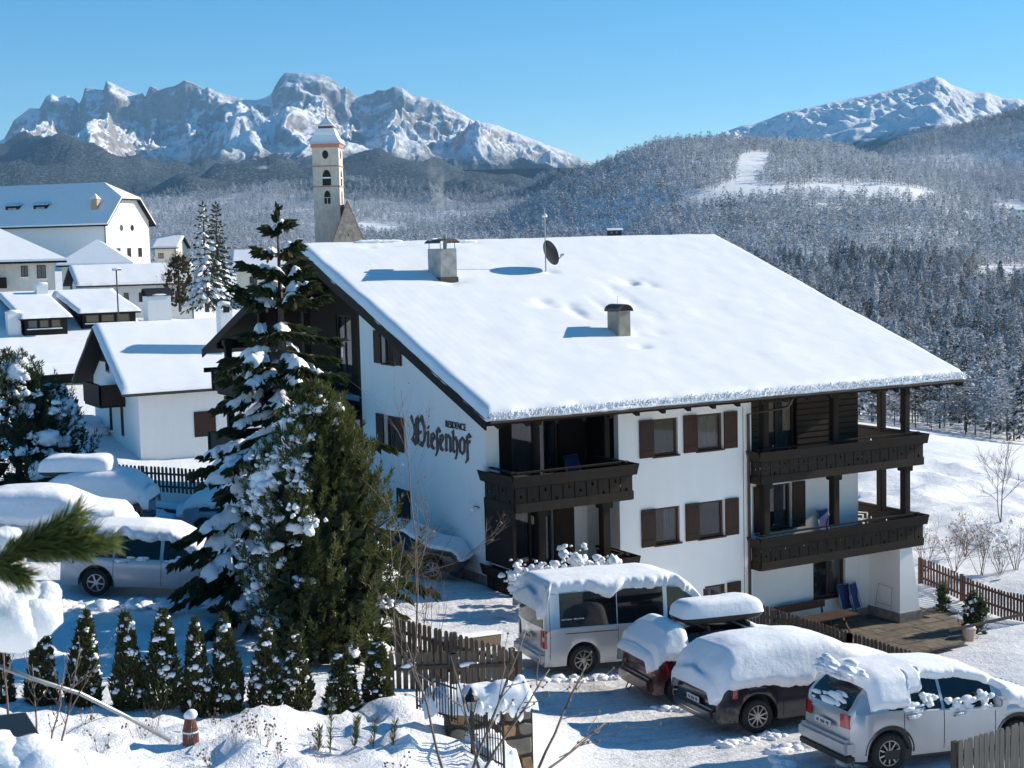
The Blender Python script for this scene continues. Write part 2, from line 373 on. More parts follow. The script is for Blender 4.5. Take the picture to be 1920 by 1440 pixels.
# far land: hills and valley
def mat_hill():
    t = NT('forest_floor_snow'); p = t.wpos(); n = t.noise(p, 0.02, 6, 0.6); n2 = t.noise(p, 0.12, 4)
    geo = t.node('ShaderNodeNewGeometry'); d = t.node('ShaderNodeVectorMath', operation='LENGTH'); t.l.new(geo.outputs['Position'], d.inputs[0])
    n3 = t.noise(p, 0.09, 5, 0.7); n4 = t.noise(p, 0.0016, 4, 0.5)
    fr = t.ramp(n3, [(0.36, (0.016, 0.028, 0.028)), (0.52, (0.045, 0.06, 0.06)), (0.72, (0.20, 0.23, 0.25))])
    far = t.node('ShaderNodeMapRange'); t.l.new(d.outputs['Value'], far.inputs['Value']); far.inputs['From Min'].default_value = 3600; far.inputs['From Max'].default_value = 4300
    sn = t.ramp(n2, [(0.3, (0.74, 0.76, 0.80)), (0.7, (0.86, 0.875, 0.9))])
    ff = t.math('MULTIPLY', far.outputs[0], t.ramp(n4, [(0.64, 1.0), (0.66, 0.0)]))
    t.color(t.mix(ff, sn, fr)); t.set(Roughness=0.7, Specular_IOR_Level=0.2); t.bump(t.math('ADD', t.math('MULTIPLY', n2, 0.2), t.math('MULTIPLY', t.math('MULTIPLY', n3, far.outputs[0]), 4.0)), 0.6, 4.0)
    return t.m
fpx = np.arange(-420, 2340, 14.0); fd = np.exp(np.linspace(np.log(62), np.log(6190), 210))
FP, FD = np.meshgrid(fpx, fd, indexing='ij'); S = (FP-960)/FPX*FD
FX = FD*cos(YAW)+S*sin(YAW); FY = FD*sin(YAW)-S*cos(YAW)
def far_z(x, y):
    px, d = px_d(x, y)
    z = table(px, d)+fbm(x/260, y/260, 4, 51)*np.clip((d-400)/60, 0, 14)
    z = z+(ridged(x/1100+0.3, y/1100, 4, 61)-0.42)*330*sstep(2600, 5200, d)*sstep(1500, 1000, px)
    return z
FZ = far_z(FX, FY)
inside = (FX > -17) & (FX < 137) & (FY > -12) & (FY < 157)
FZ = np.where(inside, FZ-2.5*sstep(125, 95, FD)-0.25, FZ)
hill = grid_obj('hills', np.stack([FX, FY, FZ], -1), mat_hill()); tag(hill, kind='structure')
# ================================================================ mountains
def mat_mountain(name, tree0, tree1, rock_lo, rock_hi, rock=(0.30, 0.285, 0.27), wscale=1.0):
    t = NT(name); p = t.wpos(); s = t.sep(p); geo = t.node('ShaderNodeNewGeometry'); nz = t.sep(geo.outputs['Normal'])[2]
    n1 = t.noise(p, 0.004*wscale, 8, 0.62); n2 = t.noise(p, 0.02*wscale, 6, 0.65); n3 = t.noise(p, 0.07, 5, 0.7)
    rk = t.ramp(n2, [(0.3, [x*0.55 for x in rock]), (0.7, [x*1.25 for x in rock])])
    sl = t.math('ADD', nz, t.math('MULTIPLY', t.math('SUBTRACT', n2, 0.5), 0.55)); sl = t.math('ADD', sl, t.math('MULTIPLY', t.math('SUBTRACT', n3, 0.5), 0.35))
    fs = t.ramp(sl, [(rock_lo, 0.0), (rock_hi, 1.0)])
    c = t.mix(fs, rk, (0.85, 0.87, 0.90))
    # forest below the tree line, dusted with snow
    z = t.math('ADD', s[2], t.math('MULTIPLY', t.math('SUBTRACT', n1, 0.5), 300.0)); z = t.math('ADD', z, t.math('MULTIPLY', t.math('SUBTRACT', n3, 0.5), 90.0))
    ft = t.node('ShaderNodeMapRange'); t.l.new(z, ft.inputs['Value'])
    for k, v in zip(('From Min', 'From Max', 'To Min', 'To Max'), (tree0, tree1, 1, 0)): ft.inputs[k].default_value = v
    fr = t.ramp(n3, [(0.38, (0.016, 0.028, 0.028)), (0.52, (0.04, 0.056, 0.056)), (0.72, (0.16, 0.19, 0.21))])
    clear = t.ramp(n1, [(0.66, 0.0), (0.675, 1.0)]); ff = t.math('MULTIPLY', ft.outputs[0], t.math('SUBTRACT', 1.0, clear))
    c = t.mix(ff, c, fr); t.color(c); t.set(Roughness=0.85, Specular_IOR_Level=0.1)
    t.bump(t.math('ADD', n2, t.math('MULTIPLY', n3, 0.4)), 0.9, 14.0); return t.m
def stw(s, t): return t*cos(YAW)+s*sin(YAW), t*sin(YAW)-s*cos(YAW)
SIL = [(-400,330),(-150,300),(0,275),(30,262),(50,228),(80,206),(98,207),(112,184),(122,180),(135,187),(150,182),(165,190),(172,198),(178,188),(184,168),(195,170),(218,173),(224,155),(235,160),(258,172),(283,181),(290,177),(295,187),(300,172),(306,165),(313,168),(320,173),(335,168),(350,165),(360,160),(368,154),(380,158),(395,165),(405,171),(411,167),(425,175),(440,180),(465,186),(480,190),(500,191),(515,187),(528,180),(535,166),(545,151),(555,140),(580,141),(600,143),(622,143),(640,151),(650,161),(658,172),(666,165),(672,173),(680,181),(690,186),(700,181),(715,179),(725,172),(740,173),(755,166),(770,169),(780,176),(790,184),(805,184),(820,189),(840,192),(850,201),(865,210),(880,217),(900,229),(920,232),(945,237),(960,244),(985,253),(1010,263),(1040,275),(1070,285),(1100,300),(1200,330),(1500,380)]
def range_mesh(name, sil, T, W, back, px0, px1, npx, nt, base, prof, rough, mat, seed, warp=None, spur=None):
    a = np.linspace(px0, px1, npx); q = np.concatenate([np.linspace(-back, 0, 14)[:-1], np.linspace(0, 1, nt)**1.35])
    A, Q = np.meshgrid(a, q, indexing='ij')
    sx = np.array([p[0] for p in sil], float); sy = np.array([p[1] for p in sil], float)
    y = np.interp(A, sx, sy); tz = np.array([at(px, yy, 1.0)[2] for px, yy in zip(a, np.interp(a, sx, sy))])[:, None]
    s0 = (A-960)/FPX*T; wig = fbm(s0/900, s0*0, 3, seed+1)*260
    t = T-Q*W+wig*np.clip(Q*6, 0, 1)*np.clip(1.3-Q, 0, 1); s = (A-960)/FPX*t
    H = tz*T*np.ones_like(A)
    qq = np.clip(Q, 0, None)*(1+0.35*fbm(s/700, t/2500, 3, seed+2))
    if warp is not None: qq = warp(A, qq)
    f = np.interp(qq+0.018*fbm(s/120, t/90, 3, seed+11)*np.clip(qq*30, 0, 1), [p[0] for p in prof], [p[1] for p in prof])
    z = base+(H-base)*f
    env = np.clip(qq*7, 0, 1)*np.clip((1.15-qq)*1.3, 0, 1)
    rib = ridged(s/420+fbm(s/600, t/600, 2, seed+5)*0.5, t/1500, 5, seed+3, 0.52)-0.45
    z = z+rib*env*rough*1.25+fbm(s/90, t/160, 4, seed+7)*rough*0.30*env*np.clip(1.4-qq*2, 0.15, 1)
    fine = ridged(s/60, t/220, 3, seed+9)-0.5; z = z+fine*rough*0.42*np.clip(qq*14, 0, 1)*np.clip(1-qq*2.2, 0, 1)
    if spur is not None: z = spur(A, t, z)
    z = np.where(Q < 0, H*(1+Q*1.2)-40*np.abs(Q), z)
    X, Y = stw(s, t); o = grid_obj(name, np.stack([X, Y, z], -1), mat, flip=True); tag(o, kind='structure'); return o
def warp1(A, q):
    b = np.exp(-((A-355)/62.0)**2)
    return q*(1+0.9*b)
def spur1(A, t, z):
    # buttresses that run down from the summits towards the viewer
    for px, w, h, t0, t1 in ((215, 34, 150, 9300, 7300), (480, 60, 170, 9400, 7200), (610, 50, 150, 9350, 7600), (760, 46, 130, 9350, 7700), (905, 40, 120, 9400, 7900), (100, 50, 120, 9300, 7600)):
        u = np.clip((t0-t)/(t0-t1), 0, 1); c = px+u*26*np.sin(u*5+px)
        z = z+h*np.exp(-((A-c)/(w*(0.45+u)))**2)*np.sin(np.pi*u)**0.8
    return z
M_LAT = mat_mountain('mountain_rock', 430, 540, 0.58, 0.79, (0.30, 0.285, 0.275))
range_mesh('mountain_range', SIL, 9500, 3600, 0.35, -400, 1500, 760, 230, 300, [(0, 1), (0.015, 0.93), (0.045, 0.76), (0.07, 0.66), (0.1, 0.60), (0.2, 0.48), (0.35, 0.33), (0.55, 0.16), (0.8, 0.05), (1.1, 0.0), (2.5, -0.02)], 190, M_LAT, 101, warp1, spur1)
SIL2 = [(1250,300),(1330,262),(1370,248),(1400,237),(1420,235),(1440,228),(1480,212),(1520,205),(1560,196),(1600,188),(1650,178),(1700,165),(1740,153),(1757,147),(1770,151),(1785,162),(1800,167),(1830,178),(1850,175),(1880,187),(1910,188),(1930,194),(2100,235),(2400,280)]
def spur2(A, t, z):
    u = np.clip((8500-t)/1900, 0, 1); c = 1762+u*85
    top = 880*(1-u*0.62)
    d = A-c
    return np.where(t < 8500, np.maximum(z, top-np.where(d > 0, d*7.5, -d*4.0)), z)
M_WM = mat_mountain('mountain_snow', 380, 470, 0.50, 0.68, (0.22, 0.22, 0.22), 1.6)
range_mesh('mountain_white', SIL2, 8500, 3000, 0.35, 1250, 2400, 420, 150, 250, [(0, 1), (0.05, 0.90), (0.15, 0.74), (0.35, 0.48), (0.6, 0.24), (0.85, 0.06), (1.1, 0), (2.5, -0.02)], 110, M_WM, 201, None, spur2)
# ================================================================ forest
def mat_frost(name, dark, mid, white=(0.62, 0.65, 0.70), amount=0.5, nscale=0.9):
    t = NT(name); g = t.node('ShaderNodeNewGeometry'); nz = t.math('ABSOLUTE', t.sep(g.outputs['Normal'])[2])
    n = t.noise(t.wpos(), nscale, 4, 0.7); oi = t.node('ShaderNodeObjectInfo').outputs['Random']
    base = t.mix(oi, dark, mid)
    f = t.math('ADD', t.math('MULTIPLY', t.math('SUBTRACT', n, 0.5), 2.6), t.math('MULTIPLY', nz, 0.55)); f = t.math('ADD', f, amount-0.55+0.0)
    f = t.math('ADD', f, t.math('MULTIPLY', t.math('SUBTRACT', oi, 0.5), 0.30))
    t.color(t.mix(t.ramp(f, [(0.30, 0.0), (0.75, 1.0)]), base, white)); t.set(Roughness=0.8, Specular_IOR_Level=0.15); return t.m
M_FOR = [mat_frost('frosted_conifer', (0.022, 0.034, 0.024), (0.05, 0.06, 0.04), amount=0.88),
         mat_frost('frosted_conifer_dark', (0.016, 0.028, 0.022), (0.035, 0.05, 0.036), amount=0.74),
         mat_frost('frosted_larch', (0.07, 0.055, 0.038), (0.10, 0.085, 0.06), (0.58, 0.58, 0.58), amount=0.70)]
M_FOR += [mat_frost('near_conifer', (0.018, 0.034, 0.028), (0.038, 0.056, 0.042), amount=0.76, nscale=1.1), mat_frost('near_conifer_dark', (0.014, 0.028, 0.025), (0.028, 0.046, 0.038), amount=0.64, nscale=1.1), mat_frost('near_larch', (0.07, 0.055, 0.038), (0.10, 0.085, 0.06), (0.58, 0.58, 0.58), amount=0.42, nscale=1.1)]
def conifer_mesh(h, r, layers, segs, seed, droop=0.5, open_=0.0, pw=0.9):
    rng = random.Random(seed); v = []; f = []
    for i in range(layers):
        u = i/layers; zt = h*(1-(1-u)**1.0*0.86)*1.0
        zc = h*(0.14+0.86*u); rad = r*(1-u)**pw*(0.85+0.3*rng.random())+0.04*r; th = h*0.86/layers*(1.7+0.5*rng.random())
        n0 = len(v); ox = rng.uniform(-.05, .05)*r; oy = rng.uniform(-.05, .05)*r
        v.append((ox, oy, zc+th*0.75))
        off = rng.random()*6
        for k in range(segs):
            a = 2*pi*(k+rng.uniform(-.25, .25))/segs+off; rr = rad*(rng.uniform(0.75, 1.15) if k % 2 == 0 else rng.uniform(0.35, 0.62))
            v.append((ox+rr*cos(a), oy+rr*sin(a), zc-droop*rr*rng.uniform(0.5, 1.0)+(0.0 if k % 2 == 0 else th*0.18)))
        for k in range(segs): f.append((n0, n0+1+k, n0+1+(k+1) % segs))
    n0 = len(v); rt = r*0.06
    v += [(rt*cos(a), rt*sin(a), z) for z in (0, h*0.3) for a in (0, 2.1, 4.2)]
    for k in range(3): k2 = (k+1) % 3; f.append((n0+k, n0+k2, n0+3+k2)); f.append((n0+k, n0+3+k2, n0+3+k))
    return np.array(v, np.float32), np.array(f, np.int32)
FOREST_VARS = []
def clump_tree(h, r, n, seed, kind, ls=1.0):
    """crown of many frosted sprays through its volume, on a bare lower trunk"""
    rg = np.random.default_rng(seed); u = rg.uniform(0, 1, n)**(.9 if kind == 'cone' else .75); a = rg.uniform(0, 6.28, n)
    if kind == 'cone': pr = (1-u)**.8*(1+.18*np.sin(u*h*2.6+a*2)); lo = .12
    elif kind == 'round': pr = np.sqrt(np.clip(1-(2*u-.9)**2*.86, 0, 1))*(1+.25*np.sin(a*3+u*7)); lo = .30
    else: pr = (1-u)**.62*(1+.25*np.sin(a*4+u*11)); lo = .2
    rad = r*pr*rg.uniform(.35, 1.05, n)**.6; P = np.stack([rad*np.cos(a), rad*np.sin(a), h*(lo+(1-lo)*u)], 1)
    D = np.stack([np.cos(a), np.sin(a), np.full(n, -.45 if kind == 'cone' else .15)], 1)+rg.normal(0, .35, (n, 3)); L = ls*rg.uniform(.7, 1.5, n)*(.55+.45*(1-u))*(1.0 if kind == 'cone' else .85); Wd = L*rg.uniform(.24, .42, n)
    D /= np.linalg.norm(D, axis=1, keepdims=True); S = np.cross(D, np.array([[0, 0, 1.]])); S /= np.linalg.norm(S, axis=1, keepdims=True); S = S+rg.normal(0, .35, (n, 3)); V = np.stack([P, P+D*(L*.5)[:, None]+S*Wd[:, None], P+D*L[:, None], P+D*(L*.5)[:, None]-S*Wd[:, None]], 1).reshape(-1, 3); i = np.arange(n)[:, None]*4; F = np.concatenate([i+np.array([[0, 1, 2]]), i+np.array([[0, 2, 3]])])
    m = len(V); t = r*.05; V = np.concatenate([V, [(t*cos(q), t*sin(q), 0) for q in (0, 2.1, 4.2)], [(0, 0, h*.93)]]); F = np.concatenate([F, [(m, m+1, m+3), (m+1, m+2, m+3), (m+2, m, m+3)]]); return V, F
for k, (h, r, n, m, kd) in enumerate([(15, 3.0, 620, 3, 'cone'), (17, 3.2, 680, 4, 'cone'), (13, 3.5, 620, 3, 'round'), (14, 3.2, 520, 5, 'larch'), (11, 3.6, 600, 4, 'round')]):
    V, F = clump_tree(h, r, n, 70+k, kd)
    me = bpy.data.meshes.new('conifer'); me.from_pydata(V.tolist(), [], F.tolist()); me.materials.append(M_FOR[m]); me.update(); FOREST_VARS.append(me)
LOV = []
for k, (h, r, n, m, kd) in enumerate([(14, 3.4, 80, 0, 'cone'), (15, 3.6, 84, 1, 'cone'), (12, 3.9, 76, 2, 'larch'), (11, 4.0, 80, 0, 'round')]):
    V, F = clump_tree(h, r, n, 170+k, kd, 2.0)
    me = bpy.data.meshes.new('conifer_far'); me.from_pydata(V.tolist(), [], F.tolist()); me.materials.append(M_FOR[m]); me.update(); LOV.append(me)
MEADOWS = [[(1285,376),(1340,360),(1385,338),(1392,292),(1420,284),(1458,288),(1440,325),(1425,343),(1500,348),(1560,345),(1700,350),(1785,366),(1740,376),(1600,370),(1480,368),(1380,378),(1310,384)],
           [(675,424),(690,415),(790,428),(800,440),(730,446),(680,442)], [(1695,545),(1720,530),(1800,536),(1810,548),(1720,552)], [(1835,520),(1850,498),(1930,500),(1930,535),(1860,532)],
           [(1860,400),(1880,378),(1930,380),(1930,412)], [(1090,432),(1120,420),(1180,424),(1180,434)], [(1375,610),(1400,602),(1420,612)]]
def in_poly(x, y, poly):
    r = np.zeros(x.shape, bool); n = len(poly)
    for i in range(n):
        x1, y1 = poly[i]; x2, y2 = poly[(i+1) % n]
        c = ((y1 > y) != (y2 > y)) & (x < (x2-x1)*(y-y1)/(y2-y1+1e-9)+x1); r ^= c
    return r
rng = np.random.default_rng(5)
def scatter(d0, d1, c, pxa, pxb):
    s0, s1 = (pxa-960)/FPX*d1, (pxb-960)/FPX*d1
    ns, nt = int((s1-s0)/c), int((d1-d0)/c)
    S, T = np.meshgrid(s0+(np.arange(ns)+.5)*c, d0+(np.arange(nt)+.5)*c, indexing='ij')
    S = S+rng.uniform(-.48, .48, S.shape)*c; T = T+rng.uniform(-.48, .48, T.shape)*c
    S = S.ravel(); T = T.ravel(); px = 960+FPX*S/T; k = (px > pxa) & (px < pxb); return S[k], T[k], px[k]
# running skyline per bearing, to leave out what hills hide
spx = np.arange(-60, 2101, 20.0); sd = np.exp(np.linspace(np.log(150), np.log(4500), 90))
SP, SD = np.meshgrid(spx, sd, indexing='ij'); xs, ys = stw((SP-960)/FPX*SD, SD); ang = far_z(xs, ys)/SD; run = np.maximum.accumulate(ang, 1)
def hidden(px, d, ztop):
    i = np.clip(((px+60)/20).round().astype(int), 0, len(spx)-1); j = np.clip(np.searchsorted(sd, d*0.93)-1, 0, len(sd)-1)
    return ztop/d < run[i, j]-0.0006
PTS = []
for d0, d1, c in [(215, 420, 5.4), (420, 700, 6.2), (700, 1100, 7.4), (1100, 1600, 7.6), (1600, 2300, 9.0), (2300, 3200, 11.5), (3200, 4400, 15.0)]:
    S, T, px = scatter(d0, d1, c, -40, 1990); X, Y = stw(S, T); Z = far_z(X, Y)
    yy = 720-FPX*((X*cu[0]+Y*cu[1]+Z*cu[2])/(X*cf[0]+Y*cf[1]+Z*cf[2]))
    keep = (((px > 1270) & (T > 225)) | ((T > 1280) & (px > 200)) | (T > 1700)) & ~hidden(px, T, Z+14)
    for m in MEADOWS: keep &= ~in_poly(px, yy, m)
    keep &= ~((px > 1270) & (T < 900) & (yy-14/T*FPX > 442+130+np.clip((px-1350)/450, 0, 1)*280) & (px < 1700))   # wholly behind the big roof
    thin = fbm(X/70, Y/70, 3, 77); keep &= rng.random(len(px)) < np.clip(0.93+thin*0.8, 0.25, 1)
    sc = (c/6.3)**0.55*rng.uniform(0.5, 1.12, len(px))*(0.92 if d0 < 700 else 0.98)
    PTS.append(np.stack([X, Y, Z-0.3, sc, px, T, yy], 1)[keep])
PTS = np.concatenate(PTS)
def roof_hide(px, ytop): return (px < 1805) & (px > 560) & (ytop > 442+np.clip((px-1350)/450, 0, 1)*275)
ytop = PTS[:, 6]-13*PTS[:, 3]/PTS[:, 5]*FPX
ok = (PTS[:, 4] > 1330) & (PTS[:, 4] < 1915) & ~roof_hide(PTS[:, 4], ytop) & (ytop < 845)
order = np.argsort(np.where(ok, PTS[:, 5], 1e9)); near_idx = order[:300]
FOREST_OBJ = []
for n, i in enumerate(near_idx):
    x, y, z, s = PTS[i, :4]; k = int(rng.choice(5, p=[.27, .22, .2, .16, .15]))
    o = bpy.data.objects.new('conifer', FOREST_VARS[k]); o.location = (x, y, z); w = s*rng.uniform(.9, 1.15); o.scale = (w, w, s*rng.uniform(.85, 1.1)); o.rotation_euler = (0, 0, rng.uniform(0, 6.28))
    tag(link(o), 'snow-dusted conifer on the valley slope behind the big snowy roof', 'tree', 'nearest trees of the valley forest'); FOREST_OBJ.append(o)
rest = np.delete(np.arange(len(PTS)), near_idx)
def forest_nodes(protos):
    g = bpy.data.node_groups.new('forest_scatter', 'GeometryNodeTree')
    g.interface.new_socket('Geometry', in_out='INPUT', socket_type='NodeSocketGeometry'); g.interface.new_socket('Geometry', in_out='OUTPUT', socket_type='NodeSocketGeometry')
    N = g.nodes; L = g.links; gi = N.new('NodeGroupInput'); go = N.new('NodeGroupOutput'); jn = N.new('GeometryNodeJoinGeometry')
    def attr(nm, ty):
        a = N.new('GeometryNodeInputNamedAttribute'); a.data_type = ty; a.inputs['Name'].default_value = nm; return a.outputs[0]
    for k, ob in enumerate(protos):
        oi = N.new('GeometryNodeObjectInfo'); oi.inputs['Object'].default_value = ob; oi.transform_space = 'ORIGINAL'
        cmp_ = N.new('FunctionNodeCompare'); cmp_.data_type = 'INT'; cmp_.operation = 'EQUAL'; L.new(attr('kind', 'INT'), cmp_.inputs[2]); cmp_.inputs[3].default_value = k
        ip = N.new('GeometryNodeInstanceOnPoints'); L.new(gi.outputs[0], ip.inputs['Points']); L.new(cmp_.outputs[0], ip.inputs['Selection']); L.new(oi.outputs['Geometry'], ip.inputs['Instance'])
        L.new(attr('rot', 'FLOAT_VECTOR'), ip.inputs['Rotation']); L.new(attr('scl', 'FLOAT_VECTOR'), ip.inputs['Scale']); L.new(ip.outputs[0], jn.inputs[0])
    L.new(jn.outputs[0], go.inputs[0]); return g
def forest_stuff(name, idx, protos, label):
    P = PTS[idx]; me = bpy.data.meshes.new(name); me.from_pydata(P[:, :3].tolist(), [], [])
    n = len(P); kd = me.attributes.new('kind', 'INT', 'POINT'); kd.data.foreach_set('value', rng.integers(0, len(protos), n).astype(np.int32))
    rt = np.zeros((n, 3), np.float32); rt[:, 2] = rng.uniform(0, 6.28, n); a = me.attributes.new('rot', 'FLOAT_VECTOR', 'POINT'); a.data.foreach_set('vector', rt.ravel())
    sc = np.stack([P[:, 3]*rng.uniform(.9, 1.2, n)]*2+[P[:, 3]*rng.uniform(.8, 1.1, n)], 1).astype(np.float32); a = me.attributes.new('scl', 'FLOAT_VECTOR', 'POINT'); a.data.foreach_set('vector', sc.ravel())
    o = link(bpy.data.objects.new(name, me)); tag(o, label, 'forest', None, 'stuff')
    md = o.modifiers.new('scatter', 'NODES'); md.node_group = forest_nodes(protos); return o
near_rest = rest[PTS[rest, 5] < 1000]; far_rest = rest[PTS[rest, 5] >= 1000]
seen = {}
for o in FOREST_OBJ: seen.setdefault(o.data.name, o)
forest_stuff('forest', near_rest, list(seen.values()), 'dense frosted conifer forest filling the valley')
# the far forest is drawn with lighter trees; its pattern trees stand among the others
pro = []
for k, me in enumerate(LOV):
    i = far_rest[np.argmin(np.abs(PTS[far_rest, 4]-(1450+120*k))+np.abs(PTS[far_rest, 5]-1100)*0.2)]
    o = bpy.data.objects.new('conifer', me); o.location = PTS[i, :3]; tag(link(o), 'snow-dusted conifer on the valley slope behind the big snowy roof', 'tree', 'nearest trees of the valley forest'); pro.append(o)
forest_stuff('hill_forest', far_rest, pro, 'frosted conifer forest covering the far hills')
print('TREES', len(PTS), len(near_rest), len(far_rest))
# ================================================================ materials of buildings
def mat_plaster(name, c=(0.80, 0.80, 0.785), stain=0.05):
    t = NT(name); p = t.wpos(); n = t.noise(p, 0.8, 5, 0.6); n2 = t.noise(p, 9.0, 4, 0.6); st = t.noise(t.coord((3.0, 3.0, 0.25)), 1.0, 4, 0.6)
    f = t.math('ADD', t.math('MULTIPLY', n, 0.5), t.math('MULTIPLY', st, 0.5))
    t.color(t.ramp(f, [(0.32, [x*(1-stain) for x in c]), (0.6, c)])); t.set(Roughness=0.9, Specular_IOR_Level=0.15)
    t.bump(t.math('ADD', n2, t.math('MULTIPLY', t.noise(p, 40.0, 3), 0.5)), 0.35, 0.012); return t.m
def mat_pane(name, base=(0.02, 0.025, 0.03), alpha=0.45, rough=0.03):
    t = NT(name); t.color(base); t.set(Roughness=rough, Specular_IOR_Level=1.0, Alpha=alpha, Coat_Weight=0.6, Coat_Roughness=0.02); return t.m
def mat_curtain(name, c=(0.62, 0.62, 0.60)):
    t = NT(name); v = t.coord((1, 1, 0.15)); n = t.noise(v, 14.0, 3); t.color(t.ramp(n, [(0.3, [x*0.55 for x in c]), (0.7, c)])); t.set(Roughness=0.9); return t.m
PLASTER = mat_plaster('white_plaster'); PLASTER_SH = mat_plaster('old_plaster', (0.70, 0.67, 0.60), 0.25); PLASTER_Y = mat_plaster('cream_plaster', (0.74, 0.70, 0.58), 0.18)
WOOD = mat_wood('dark_timber', (0.017, 0.0125, 0.010)); WOOD_V = mat_wood('dark_timber_upright', (0.020, 0.0145, 0.011), axis=(14, 14, 1)); SHUT = mat_wood('brown_shutter', (0.055, 0.033, 0.024), axis=(14, 14, 1))
FRAME = mat_wood('window_frame_wood', (0.075, 0.045, 0.03)); BOARD = mat_wood('weathered_balcony_board', (0.028, 0.021, 0.016), 0.45, (14, 14, 1)); SIDING = mat_wood('log_siding', (0.060, 0.042, 0.030), 0.4, (1, 10, 10))
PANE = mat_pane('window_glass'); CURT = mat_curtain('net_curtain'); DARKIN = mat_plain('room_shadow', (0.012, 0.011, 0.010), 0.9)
STONE_GREY = mat_plain('grey_stone_plinth', (0.20, 0.19, 0.17), 0.85, var=0.35, scale=5, bump=0.5); METAL_DK = mat_plain('dark_sheet_metal', (0.05, 0.048, 0.045), 0.45, 0.6); METAL_GR = mat_plain('galvanised_metal', (0.32, 0.33, 0.34), 0.4, 0.8)
CONCRETE = mat_plain('chimney_render', (0.36, 0.36, 0.35), 0.9, var=0.3, scale=3, bump=0.4); COPPER = mat_plain('brown_copper_sheet', (0.10, 0.075, 0.055), 0.5, 0.5)
BLACK = mat_plain('black_iron', (0.012, 0.012, 0.013), 0.5, 0.3); LETTER = mat_plain('brown_lettering', (0.085, 0.055, 0.042), 0.7); LETTER2 = mat_plain('black_lettering', (0.02, 0.018, 0.018), 0.7)
WHITE_PL = mat_plain('white_plastic', (0.78, 0.78, 0.77), 0.4, var=0.04); BLUE_FAB = mat_plain('blue_fabric', (0.015, 0.035, 0.16), 0.8, var=0.25)
# ---------------------------------------------------------------- wall with openings, in a plane given by origin, right and outward vectors
class Plane:
    def __init__(s, o, right, out): s.o = Vector(o); s.r = Vector(right); s.n = Vector(out)
    def P(s, u, z, w=0.0): return s.o+s.r*u+s.n*w+Vector((0, 0, z))
def wall(pl, us, zs_lo, top, openings, thick=0.28):
    """us: u range (a,b) ; zs_lo: bottom ; top: function u->z ; openings: (u0,u1,z0,z1)"""
    U = sorted(set([us[0], us[1]]+[x for o in openings for x in o[:2]]+list(us[2:]))); m = MB()
    for a, b in zip(U[:-1], U[1:]):
        cuts = sorted([(o[2], o[3]) for o in openings if o[0] <= a+1e-6 and o[1] >= b-1e-6]); z = zs_lo
        for z0, z1 in cuts:
            if z0 > z+1e-6: m.add([pl.P(a, z), pl.P(b, z), pl.P(b, z0), pl.P(a, z0)], [(0, 1, 2, 3)])
            z = z1
        m.add([pl.P(a, z), pl.P(b, z), pl.P(b, top(b)), pl.P(a, top(a))], [(0, 1, 2, 3)])
    for u0, u1, z0, z1 in openings:
        for a, b in (((u0, z0), (u0, z1)), ((u0, z1), (u1, z1)), ((u1, z1), (u1, z0)), ((u1, z0), (u0, z0))):
            m.add([pl.P(a[0], a[1]), pl.P(b[0], b[1]), pl.P(b[0], b[1], -thick), pl.P(a[0], a[1], -thick)], [(0, 1, 2, 3)])
    return m
def pbox(m, pl, u0, u1, z0, z1, w0, w1):
    v = [pl.P(u, z, w) for w in (w0, w1) for u, z in ((u0, z0), (u1, z0), (u1, z1), (u0, z1))]
    return m.add(v, [(0, 1, 2, 3), (7, 6, 5, 4), (0, 4, 5, 1), (1, 5, 6, 2), (2, 6, 7, 3), (3, 7, 4, 0)])
def window(parent, pl, u0, u1, z0, z1, shutters='', curtain=1, mullion=True, depth=0.10, frame=FRAME, sill=True, sw=None, pane=PANE, shut_mat=None, name='window'):
    fw = 0.075; m = MB(); w0, w1 = -depth-0.06, -depth
    pbox(m, pl, u0, u1, z1-fw, z1, w0, w1); pbox(m, pl, u0, u1, z0, z0+fw, w0, w1)
    pbox(m, pl, u0, u0+fw, z0+fw, z1-fw, w0, w1); pbox(m, pl, u1-fw, u1, z0+fw, z1-fw, w0, w1)
    if mullion: pbox(m, pl, (u0+u1)/2-0.04, (u0+u1)/2+0.04, z0+fw, z1-fw, w0, w1)
    f = m.build(name, frame, parent)
    cols = [(u0+fw, (u0+u1)/2-0.04), ((u0+u1)/2+0.04, u1-fw)] if mullion else [(u0+fw, u1-fw)]
    for a, b in cols: pbox(MB(), pl, a, b, z0+fw, z1-fw, w0+0.02, w0+0.03).build('pane', pane, f)
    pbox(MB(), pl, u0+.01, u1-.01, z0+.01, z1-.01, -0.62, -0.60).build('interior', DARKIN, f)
    if curtain:
        n = 40; P = np.zeros((n, 2, 3)); a0, b0 = (u0+fw, u1-fw) if curtain == 1 else ((u0+fw, u0+fw+(u1-u0)*.45) if curtain == 2 else (u1-fw-(u1-u0)*.42, u1-fw))
        for i in range(n):
            u = a0+(b0-a0)*i/(n-1); w = w0-0.10+0.025*sin(i*1.9)
            for j, z in enumerate((z0+fw, z1-fw)): P[i, j] = pl.P(u, z, w)
        grid_obj('curtain', P, CURT, f)
    if sill: pbox(MB(), pl, u0-.05, u1+.05, z0-.05, z0, -0.2, 0.05).build('sill', frame, f)
    sm = shut_mat or SHUT; sw = sw or (u1-u0)*0.5
    for k in shutters:
        a, b = (u0-sw-0.02, u0-0.02) if k == 'l' else (u1+0.02, u1+sw+0.02)
        mm = pbox(MB(), pl, a, b, z0-.01, z1+.01, 0.03, 0.07)
        for zz in (z0+.12, z1-.2): pbox(mm, pl, a+.03, b-.03, zz, zz+.09, 0.07, 0.085)
        mm.build('shutter', sm, f)
    return f
